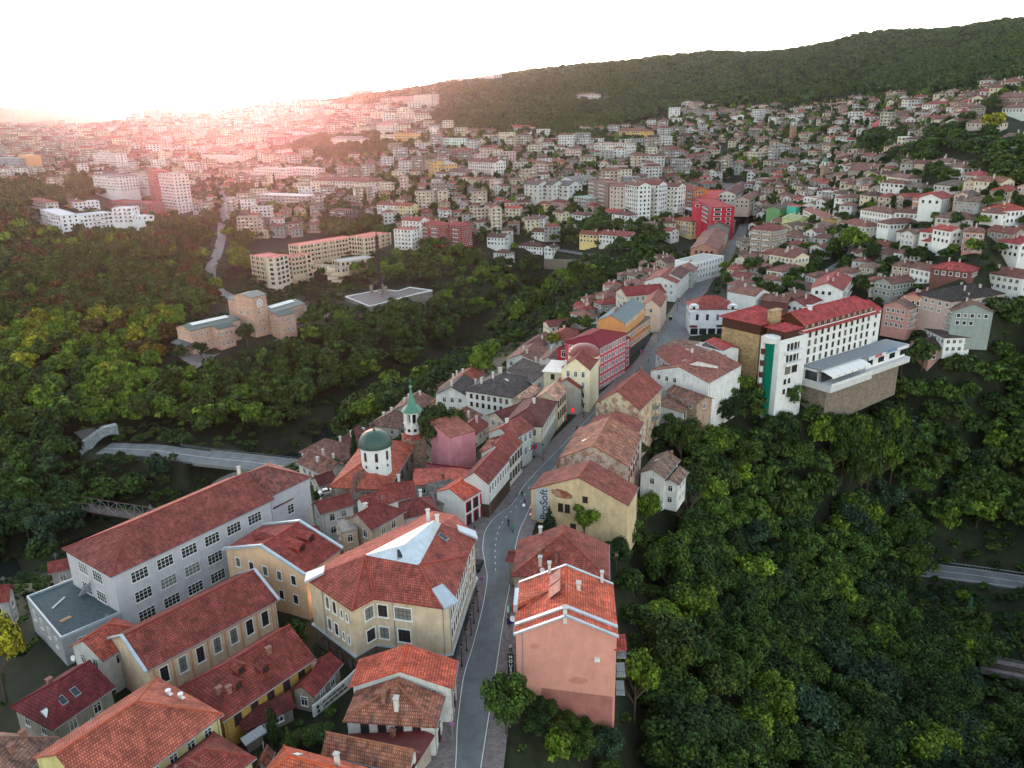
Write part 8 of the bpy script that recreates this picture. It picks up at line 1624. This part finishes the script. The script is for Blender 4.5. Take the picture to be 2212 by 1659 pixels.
for R0, R1, s_ in ((330, 700, 6.0), (700, 1400, 9.0)):
    yy = R0
    while yy < R1:
        nx_ = int(2.0*yy/s_); xs = (np.arange(nx_)-nx_/2)*s_; tp.append(np.stack([xs+np.random.uniform(-.5, .5, nx_)*s_, np.full(nx_, yy)+np.random.uniform(-.5, .5, nx_)*s_], 1)); yy += s_
tp = np.concatenate(tp); tzz = terr(tp[:, 0], tp[:, 1]); aX, aY, aT = proj(np.c_[tp, tzz]); kk = (inpoly(aX, aY, TOWN_R) | inpoly(aX, aY, TOWN_L) | inpoly(aX, aY, TOWN_W)) & ~near_road(tp[:, 0], tp[:, 1], 1.5) & (np.random.rand(len(tp)) < .8); kk = np.where(kk)[0]; kk = kk[~blocked(tp[kk, 0], tp[kk, 1], .1)]; rest_ = TR
kk = kk[~np.array([bool(((tp[i, 0]-TR[:, 0])**2+(tp[i, 1]-TR[:, 1])**2 < (TR[:, 2]*.42)**2).any()) for i in kk])] if len(kk) else kk
TT = [(tp[i, 0], tp[i, 1], tzz[i], aX[i], aY[i], aT[i], 'town', rt.choice(('deep', 'mid', 'olive', 'mid', 'deep', 'bright')), rt.uniform(2.4, 4.4)*(1.3 if aT[i] > 750 else 1), rt.uniform(5.5, 9.5)*(1.2 if aT[i] > 750 else 1)) for i in kk]
SCR = [(sc[i, 0], sc[i, 1], scz[j], sX[i], sY[i], 700, 'scrub', rt.choice(('deep', 'mid', 'olive', 'mid', 'deep')), rt.uniform(.8, 1.5) if sT[i] < 300 and sX[i] < 1400 else rt.uniform(1.8, 3.2), rt.uniform(.9, 2.2) if sT[i] < 300 and sX[i] < 1400 else rt.uniform(2, 3.8)) for j, i in enumerate(k_)]
T.sort(key=lambda a: a[5]/a[8])
vis = [a for a in T if -40 < a[3] < 2250 and a[4]-a[9]*1500/a[5] < 1720]
ntree = 300-len(TREEPOS)-2
big = [a for a in vis if a[6] not in ('town', 'yard')][:ntree]; bs = set(map(id, big))
REGN = {'right': 'on the steep wooded slope below the street, right side', 'left': 'in the wood behind the museum peninsula', 'peninsula': 'on the wooded slope below the museum', 'lower': 'in the shaded wood by the truss footbridge', 'gully': 'in the gully under the terrace lane', 'low': 'low down beside the museum and concrete hotel', 'bank': 'on the bank between river and roofs', 'hill': 'on the hill'}
CN_ = {'deep': 'dark green', 'mid': 'mid green', 'olive': 'olive green', 'bright': 'light yellow-green', 'yellow': 'yellow', 'rust': 'rust-brown', 'blue': 'bluish green', 'gold': 'golden'}
for (x, y, z, px, py, t, k, col, R_, H_) in big:
    lab = f"{CN_[col]} leafy tree {REGN[k]}"; tree(0, 0, H_, R_, col, lab, group=lab, base=(x, y, z))
# everything else in the woods: one object instancing crowns on points
protos = bpy.data.collections.new('tree_kinds'); pm = []
for s in range(3):
    me = crown_proto('round', 900, .13, 30+s); me.materials.append(M['leaf_i']); o = bpy.data.objects.new(f'tree_a{s}', me); protos.objects.link(o)
for s in range(3):
    me = crown_proto('round', 150, .3, 40+s); me.materials.append(M['leaf_i']); o = bpy.data.objects.new(f'tree_b{s}', me); protos.objects.link(o)
def wood(name, L_):
    me = bpy.data.meshes.new(name); me.from_pydata([(a[0], a[1], a[2]) for a in L_], [], [])
    A = me.attributes.new('scl', 'FLOAT_VECTOR', 'POINT'); A.data.foreach_set('vector', np.array([(a[8], a[8], a[9]) for a in L_], np.float32).ravel())
    A = me.attributes.new('rot', 'FLOAT_VECTOR', 'POINT'); A.data.foreach_set('vector', np.array([(0, 0, rt.uniform(0, 6.28)) for a in L_], np.float32).ravel())
    A = me.attributes.new('idx', 'INT', 'POINT'); A.data.foreach_set('value', [rt.randrange(3)+(3 if a[5] > 620 else 0) for a in L_])
    cc = []
    for a in L_: s_ = rt.uniform(.85, 1.15); cc.append(tuple(v*s_ for v in lin(LC[a[7]]))+(1,))
    A = me.attributes.new('col', 'FLOAT_COLOR', 'POINT'); A.data.foreach_set('color', np.array(cc, np.float32).ravel())
    o = bpy.data.objects.new(name, me); COL.objects.link(o)
    g = bpy.data.node_groups.new(name, 'GeometryNodeTree'); g.interface.new_socket('Geometry', in_out='INPUT', socket_type='NodeSocketGeometry'); g.interface.new_socket('Geometry', in_out='OUTPUT', socket_type='NodeSocketGeometry')
    gi = g.nodes.new('NodeGroupInput'); go = g.nodes.new('NodeGroupOutput'); ip = g.nodes.new('GeometryNodeInstanceOnPoints'); ci = g.nodes.new('GeometryNodeCollectionInfo'); ci.inputs[0].default_value = protos; ci.inputs['Separate Children'].default_value = True; ci.inputs['Reset Children'].default_value = True
    ip.inputs['Pick Instance'].default_value = True
    def na(n__, dt):
        x = g.nodes.new('GeometryNodeInputNamedAttribute'); x.data_type = dt; x.inputs[0].default_value = n__; return x.outputs[0]
    g.links.new(gi.outputs[0], ip.inputs['Points']); g.links.new(ci.outputs[0], ip.inputs['Instance']); g.links.new(na('idx', 'INT'), ip.inputs['Instance Index']); g.links.new(na('scl', 'FLOAT_VECTOR'), ip.inputs['Scale']); g.links.new(na('rot', 'FLOAT_VECTOR'), ip.inputs['Rotation']); g.links.new(ip.outputs[0], go.inputs[0])
    md = o.modifiers.new('w', 'NODES'); md.node_group = g; o['kind'] = 'stuff'; return o
rest_t = [a for a in T if id(a) not in bs]
wood('woodland', [a for a in rest_t if a[6] not in ('town', 'hill')]); wood('scrub', SCR); wood('hill_forest', [a for a in rest_t if a[6] == 'hill']); wood('town_trees', [a for a in rest_t if a[6] == 'town']+TT)
# ------------------------------------------------------------------ street life
def lamp(px, py, z, label, arm=False):
    p = at(px, py, z); o = thing('street_lamp', label, 'street lamp', p, 'street lamps'); b = MB(); b.cyl((p[0], p[1], p[2]), .14, .5, 'black', 8); b.cyl((p[0], p[1], p[2]), .07, 4.0, 'black', 6); b.build('post', o)
    b = MB(); b.cyl((p[0], p[1], p[2]+4.0), .12, .55, 'grey', 6, r2=.28); b.build('lantern', o); b = MB(); b.cyl((p[0], p[1], p[2]+4.55), .34, .25, 'black', 6, r2=.05); b.build('cap', o)
for i, q in enumerate(((1029,1272),(1033,1322),(1024,1348),(1018,1374),(1008,1407),(998,1441))): lamp(*q, .1, f"black lantern street lamp beside the beige corner building, {['farthest','second farthest','third farthest','third nearest','second nearest','nearest'][i]} of six")
for q, l in (((1261,902),'black lantern street lamp in front of the grey gable house'), ((1422,735),'street lamp by the slate mansard building'), ((1463,672),'street lamp by the cream gable house farther up'), ((1540,608),'slim street lamp on the bank opposite the white gables'), ((1552,590),'slim street lamp near the small plane tree'), ((1173,994),'street lamp beside the flags and shop awning')): lamp(*q, .3, l)
SKN = {'shirt': (60,60,70)}
PV = [(0,0,.95),(0,0,1.2),(0,0,1.42),(0,0,1.52),(0,0,1.66),(.2,0,1.4),(.27,.05,1.12),(.25,-.12,.9),(-.2,0,1.4),(-.27,-.05,1.12),(-.25,.1,.9),(.1,0,.88),(.12,-.08,.48),(.12,.08,.08),(.12,-.08,.04),(-.1,0,.88),(-.12,.12,.48),(-.12,.22,.08),(-.12,.08,.04)]
PE = [(0,1),(1,2),(2,3),(3,4),(2,5),(5,6),(6,7),(2,8),(8,9),(9,10),(0,11),(11,12),(12,13),(13,14),(0,15),(15,16),(16,17),(17,18)]
pme = skin('body', PV, PE, [.13,.14,.15,.06,.11,.07,.05,.04,.07,.05,.04,.1,.07,.05,.05,.1,.07,.05,.05], sub=2)
M['skin'] = plain('skin', (190,140,115), .6, .05)
def person(px, py, rz, top, legs, label, z=.2, sit=0):
    p = at(px, py, z); k = f'cloth{top}{legs}'
    me = pme.copy(); me.materials.clear()
    for c in (top, legs): nm = f'fabric {c}'; M[nm] = M.get(nm) or plain(nm, c, .9, .1); me.materials.append(M[nm])
    me.materials.append(M['skin']); M['hair'] = M.get('hair') or plain('hair', (40,30,26)); me.materials.append(M['hair'])
    for f in me.polygons:
        c = f.center; f.material_index = 3 if c[2] > 1.66 or (c[2] > 1.56 and c[1] > .03) else 2 if c[2] > 1.5 or (abs(c[0]) > .22 and c[2] < 1.05 and c[2] > .8) else 0 if c[2] > .95 else 1
    o = bpy.data.objects.new('person', me); COL.objects.link(o); o.location = p; o.rotation_euler = (0, 0, rz); tag(o, label, 'person')
    return o
for a in ((1103,1408,.2,(200,200,205),(40,40,50),'pedestrian in white top and dark trousers walking past the shop sign'), (1101,1355,.1,(40,44,52),(30,30,36),'pedestrian in dark clothes beside the pink gable house'), (1099,1336,0,(40,120,120),(60,60,70),'pedestrian in teal top near the purple banner'),
  (1117,1075,.5,(40,130,140),(60,80,90),'pedestrian in teal top walking uphill in the roadway bend'), (1128,1072,.4,(30,30,34),(30,30,34),'pedestrian in black in the road bend'), (1134,1090,.6,(84,40,90),(60,40,60),'pedestrian in purple long clothes in the road bend'), (1025,1148,2,(30,30,34),(30,30,34),'pedestrian in black by the red-framed shop house'),
  (1153,978,.3,(206,160,170),(90,90,110),'pedestrian in pale pink top by the flags'), (1246,930,.5,(60,60,70),(40,40,50),'pedestrian in grey below the red lit sign'), (1467,655,.5,(40,46,60),(30,30,36),'pedestrian in dark blue crossing above the junction'), (1463,660,1.5,(50,50,50),(40,40,40),'second pedestrian, in black, crossing above the junction'),
  (1401,782,.7,(50,90,110),(40,40,50),'pedestrian in blue under the dark awning by the slate mansard')): person(*a)
def motorbike(px, py, rz, col, label, plabel):
    p = at(px, py, .08); o = thing('motorbike', label, 'motorbike', p); u = Vector((math.cos(rz), math.sin(rz), 0)); P_ = Vector(p)
    for s_ in (-.65, .65):
        b = MB(); c = P_+u*s_+Vector((0, 0, .3)); n_ = 12; sd_ = Vector((-u.y, u.x, 0))
        for i in range(n_): a0, a1 = 2*math.pi*i/n_, 2*math.pi*(i+1)/n_; b.bar(c+u*.27*math.cos(a0)+Vector((0, 0, .27*math.sin(a0))), c+u*.27*math.cos(a1)+Vector((0, 0, .27*math.sin(a1))), .12, 'black', 5)
        b.build('wheel', o)
    b = MB(); b.box(tuple(P_+u*.1+Vector((0, 0, .62))), (.8, .3, .35), 'paint', rz); b.box(tuple(P_-u*.35+Vector((0, 0, .8))), (.6, .26, .14), 'black', rz); b.bar(P_+u*.65+Vector((0, 0, .3)), P_+u*.45+Vector((0, 0, 1.05)), .08, 'grey'); sd_ = Vector((-u.y, u.x, 0)); b.bar(P_+u*.45+sd_*.35+Vector((0, 0, 1.05)), P_+u*.45-sd_*.35+Vector((0, 0, 1.05)), .05, 'black'); b.build('body', o, color=col)
    RVv = [(0,0,.85),(0,.05,1.15),(0,.15,1.35),(0,.18,1.47),(0,.2,1.6),(.2,.15,1.32),(.28,.35,1.15),(.25,.55,1.05),(-.2,.15,1.32),(-.28,.35,1.15),(-.25,.55,1.05),(.15,.3,.78),(.18,.25,.35),(.18,.4,.3),(-.15,.3,.78),(-.18,.25,.35),(-.18,.4,.3)]
    REe = [(0,1),(1,2),(2,3),(3,4),(2,5),(5,6),(6,7),(2,8),(8,9),(9,10),(0,11),(11,12),(12,13),(0,14),(14,15),(15,16)]
    me = skin('person', RVv, REe, [.14,.14,.15,.07,.14,.07,.05,.04,.07,.05,.04,.08,.06,.06,.08,.06,.06], sub=2)
    nm = f'fabric {col}'; M[nm] = M.get(nm) or plain(nm, col, .9, .1); me.materials.append(M[nm]); me.materials.append(M['black'])
    for f in me.polygons: f.material_index = 0 if .85 < f.center[2] < 1.45 else 1
    r = bpy.data.objects.new('person', me); COL.objects.link(r); r.location = tuple(P_-u*.25); r.rotation_euler = (0, 0, rz-math.pi/2); tag(r, plabel, 'person')
motorbike(1099,1134,-1.5,(40,44,52),'dark motorbike riding down the street, the farther of two','rider in dark jacket and helmet on the farther motorbike'); motorbike(1107,1146,-1.5,(30,150,110),'green motorbike riding down the street, the nearer of two','rider in bright green top on the nearer motorbike')
def car(px, py, rz, col, label, z=None, t=None):
    p = at(px, py, z) if z is not None else hit(px, py); g = p[2] if z is not None else float(ground([p[0]], [p[1]])[0])+.3; o = thing('parked_car', label, 'car', (p[0], p[1], g)); P_ = np.array([p[0], p[1], g])
    u = np.array([math.cos(rz), math.sin(rz), 0]); v = np.array([-u[1], u[0], 0])
    def sec(x, w_, z_): return [tuple(P_+u*x-v*w_+[0, 0, z_]), tuple(P_+u*x+v*w_+[0, 0, z_])]
    b = MB(); prof = [(-2.1,.45),(-2.1,.85),(-1.5,.95),(.9,.95),(2.0,.8),(2.15,.45)]
    for i in range(len(prof)-1): a_, c_ = sec(prof[i][0], .85, prof[i][1]), sec(prof[i+1][0], .85, prof[i+1][1]); b.face([a_[0], a_[1], c_[1], c_[0]], 'paint')
    for s_ in (-.85, .85): b.face([tuple(P_+u*x+v*s_+[0, 0, z_]) for x, z_ in prof]+[tuple(P_+u*2.1+v*s_+[0, 0, .25]), tuple(P_-u*2.05+v*s_+[0, 0, .25])], 'paint')
    rf = [(-1.45,.95),(-.95,1.42),(.25,1.42),(.95,.95)]; b.face([*sec(-.95, .66, 1.42), *sec(.25, .66, 1.42)[::-1]], 'paint'); b.build('body', o, color=col)
    b = MB()
    for i in (0, 2): a_, c_ = sec(rf[i][0], .78 if i == 0 else .66, rf[i][1]), sec(rf[i+1][0], .66 if i == 0 else .78, rf[i+1][1]); b.face([a_[0], a_[1], c_[1], c_[0]], 'glass')
    for s_ in (-1, 1): b.face([tuple(P_+u*x+v*s_*w_+[0, 0, z_]) for (x, z_), w_ in zip(rf, (.8, .66, .66, .8))], 'glass')
    b.build('windows', o)
    for sx in (-1.35, 1.35):
        for sy in (-.8, .8):
            b = MB(); c = P_+u*sx+v*sy+[0, 0, .3]
            b.bar(c-v*.1, c+v*.1, .62, 'black', 12); b.build('wheel', o)
car(1032,1226,1.35,(24,26,30),'black car parked beside the beige corner building',.1); car(706,1066,.5,(206,206,206),'white car parked under trees behind the church',-3.6); car(915,1078,.1,(214,214,214),'white car in the rubble yard beside the orange-red roof',-2.5)
car(1736,619,.3,(28,28,32),'black car parked behind the white gable house'); car(1778,556,.9,(190,196,200),'silver car parked beside the cream-walled house'); car(1766,546,.9,(60,90,120),'blue car parked beside the cream-walled house'); car(1990,606,.1,(206,210,214),'white car parked below the timber-clad red-roofed house'); car(2095,648,.0,(206,210,214),'white car on the hillside road at the right edge'); car(2180,652,.0,(180,190,200),'silver car on the hillside road at the right edge')
def flag(px, py, z, cols, label):
    p = at(px, py, z); o = thing('flag', label, 'flag', p); b = MB(); b.bar(p, p+[-.9, -.3, .9], .05, 'grey'); b.build('pole', o); b = MB()
    for i, c in enumerate(cols):
        nm = f'flag {c}'; M[nm] = M.get(nm) or plain(nm, c, .8, .05); q = p+[-.9, -.3, .9]; e = np.array([.5, .15, 0]); dn = np.array([0, 0, -1.4]); b.face([q+e*i*.8, q+e*(i+1)*.8, q+e*(i+1)*.8+dn+[0, .08, 0], q+e*i*.8+dn], nm)
    b.build('cloth', o)
BG_ = ((220,220,220), (30,130,80), (190,40,40))
flag(1106,1316,5.5,BG_,'white-green-red flag on the street front of the pink gable house'); flag(1106,1342,5.0,((60,40,110),(60,40,110),(60,40,110)),'purple banner on the street front of the pink gable house'); flag(1150,968,5,BG_,'white-green-red flag on the pale shop front next to the purple banners'); flag(1158,966,5,((60,40,100),(60,40,100),(150,40,60)),'purple and red banner on the pale shop front'); flag(1222,905,5,BG_,'green and white flag over the dark balcony of the cream shop'); flag(1388,760,5,((200,60,50),(60,60,140),(60,60,140)),'small red-blue flag near the crimson house door')
# red lit sign, road signs
p = at(1237,886,5.2); b = MB(); b.cyl((p[0], p[1], p[2]-.6), .75, 1.2, 'redlit', 12) if False else b.box(tuple(p), (1.4, .4, 1.3), 'redlit') if 'redlit' in M else None
m_, t_, b_ = nodes('red lit sign'); b_.inputs['Base Color'].default_value = (.7, .02, .02, 1); b_.inputs['Emission Color'].default_value = (1, .03, .02, 1); b_.inputs['Emission Strength'].default_value = .06; M['redlit'] = m_
b = MB(); b.box(tuple(p), (1.3, .35, 1.2), 'redlit', .9); tag(b.build('lit_sign', org=tuple(p)), 'small glowing red shop sign over the pavement', 'sign')
def sign(px, py, z, parts, label):
    p = at(px, py, z); o = thing('road_sign', label, 'road sign', p); b = MB(); b.cyl((p[0], p[1], p[2]), .05, 4.6, 'grey', 6); b.build('post', o)
    for zz, kind in parts:
        b = MB(); c = np.array([p[0], p[1]-.12, p[2]+zz])
        if kind == 'tri': pts = [(c[0]-.45, c[1], c[2]-.35), (c[0]+.45, c[1], c[2]-.35), (c[0], c[1], c[2]+.45)]; b.face(pts, 'scarlet'); b.face([(c[0]+(q[0]-c[0])*.6, q[1]-.02, c[2]+(q[2]-c[2])*.6) for q in pts], 'white')
        else:
            for rad, k_, y_ in ((.42, 'scarlet', 0), (.3, 'white' if kind == 'ring' else 'signblue', -.02)): b.face([(c[0]+rad*math.cos(a), c[1]+y_, c[2]+rad*math.sin(a)) for a in np.linspace(0, 6.283, 13)[:-1]], k_)
        b.build('plate', o)
sign(1146,1130,.2,((4.3,'tri'),(3.4,'disc'),(2.4,'ring')),'pole with triangular and round road signs at the road bend'); sign(1041,1278,.2,((3.0,'disc'),),'single round road sign on the pavement by the beige building'); sign(1264,1640,.2,((3,'disc'),),'round no-parking sign at the bottom pavement') if False else sign(978,1596,.2,((3.0,'disc'),),'round no-parking sign at the bottom left pavement')
def dish(px, py, z, label, s=.5):
    p = at(px, py, z); o = thing('satellite_dish', label, 'satellite dish', p); b = MB(); b.bar(p, p+[0, 0, .8], .06, 'grey'); b.build('mast', o); b = MB(); c = p+np.array([0, -.15, .9]); n_ = np.array([-.35, -.85, .4]); n_ /= np.linalg.norm(n_); u = np.cross(n_, [0, 0, 1]); u /= np.linalg.norm(u); v = np.cross(u, n_)
    ring = [c+u*s*math.cos(a)+v*s*math.sin(a)+n_*.12 for a in np.linspace(0, 6.283, 15)[:-1]]
    for i in range(14): b.face([c, ring[i], ring[(i+1) % 14]], 'white')
    b.build('reflector', o)
dish(1172,1240,9.6,'white satellite dish on the dormer of the faded red hip roof'); dish(162,1430,5.6,'white satellite dish on the little white house'); dish(1108,1345,9,'white satellite dish on the street corner of the pink gable house'); dish(1722,624,5+3,'white satellite dish on the purple-brown roof, left of two',.9); dish(1740,628,5+3,'white satellite dish on the purple-brown roof, right of two',.9); dish(1132,1098,6,'white satellite dish at the corner of the ochre gable building',.35)
# green recycling bin
p = at(1448,690,.2); b = MB(); b.box((p[0], p[1], p[2]+.7), (1.4, 1.2, 1.3), 'black'); b.box((p[0], p[1], p[2]+1.4), (1.5, 1.3, .2), 'paint'); tag(b.build('bin', org=tuple(p), color=(140,190,60)), 'dark waste container with lime lid at the curb', 'bin')
# ------------------------------------------------------------------ haze
HZ = True
if HZ:
    me = bpy.data.meshes.new('haze'); bm = bmesh.new(); bmesh.ops.create_cube(bm, size=1); bm.to_mesh(me); bm.free(); o = bpy.data.objects.new('haze', me); COL.objects.link(o)
    o.scale = (40000, 28000, 620+130); o.location = (0, 8000, 620-375); setting(o, 'stuff'); m = bpy.data.materials.new('haze'); m.use_nodes = True; t = m.node_tree; t.nodes.clear()
    out = t.nodes.new('ShaderNodeOutputMaterial'); pv = t.nodes.new('ShaderNodeVolumePrincipled'); pv.inputs['Color'].default_value = (.93, .93, .97, 1); pv.inputs['Density'].default_value = .000024; pv.inputs['Anisotropy'].default_value = .88; t.links.new(pv.outputs[0], out.inputs['Volume']); me.materials.append(m)
bpy.context.view_layer.update()
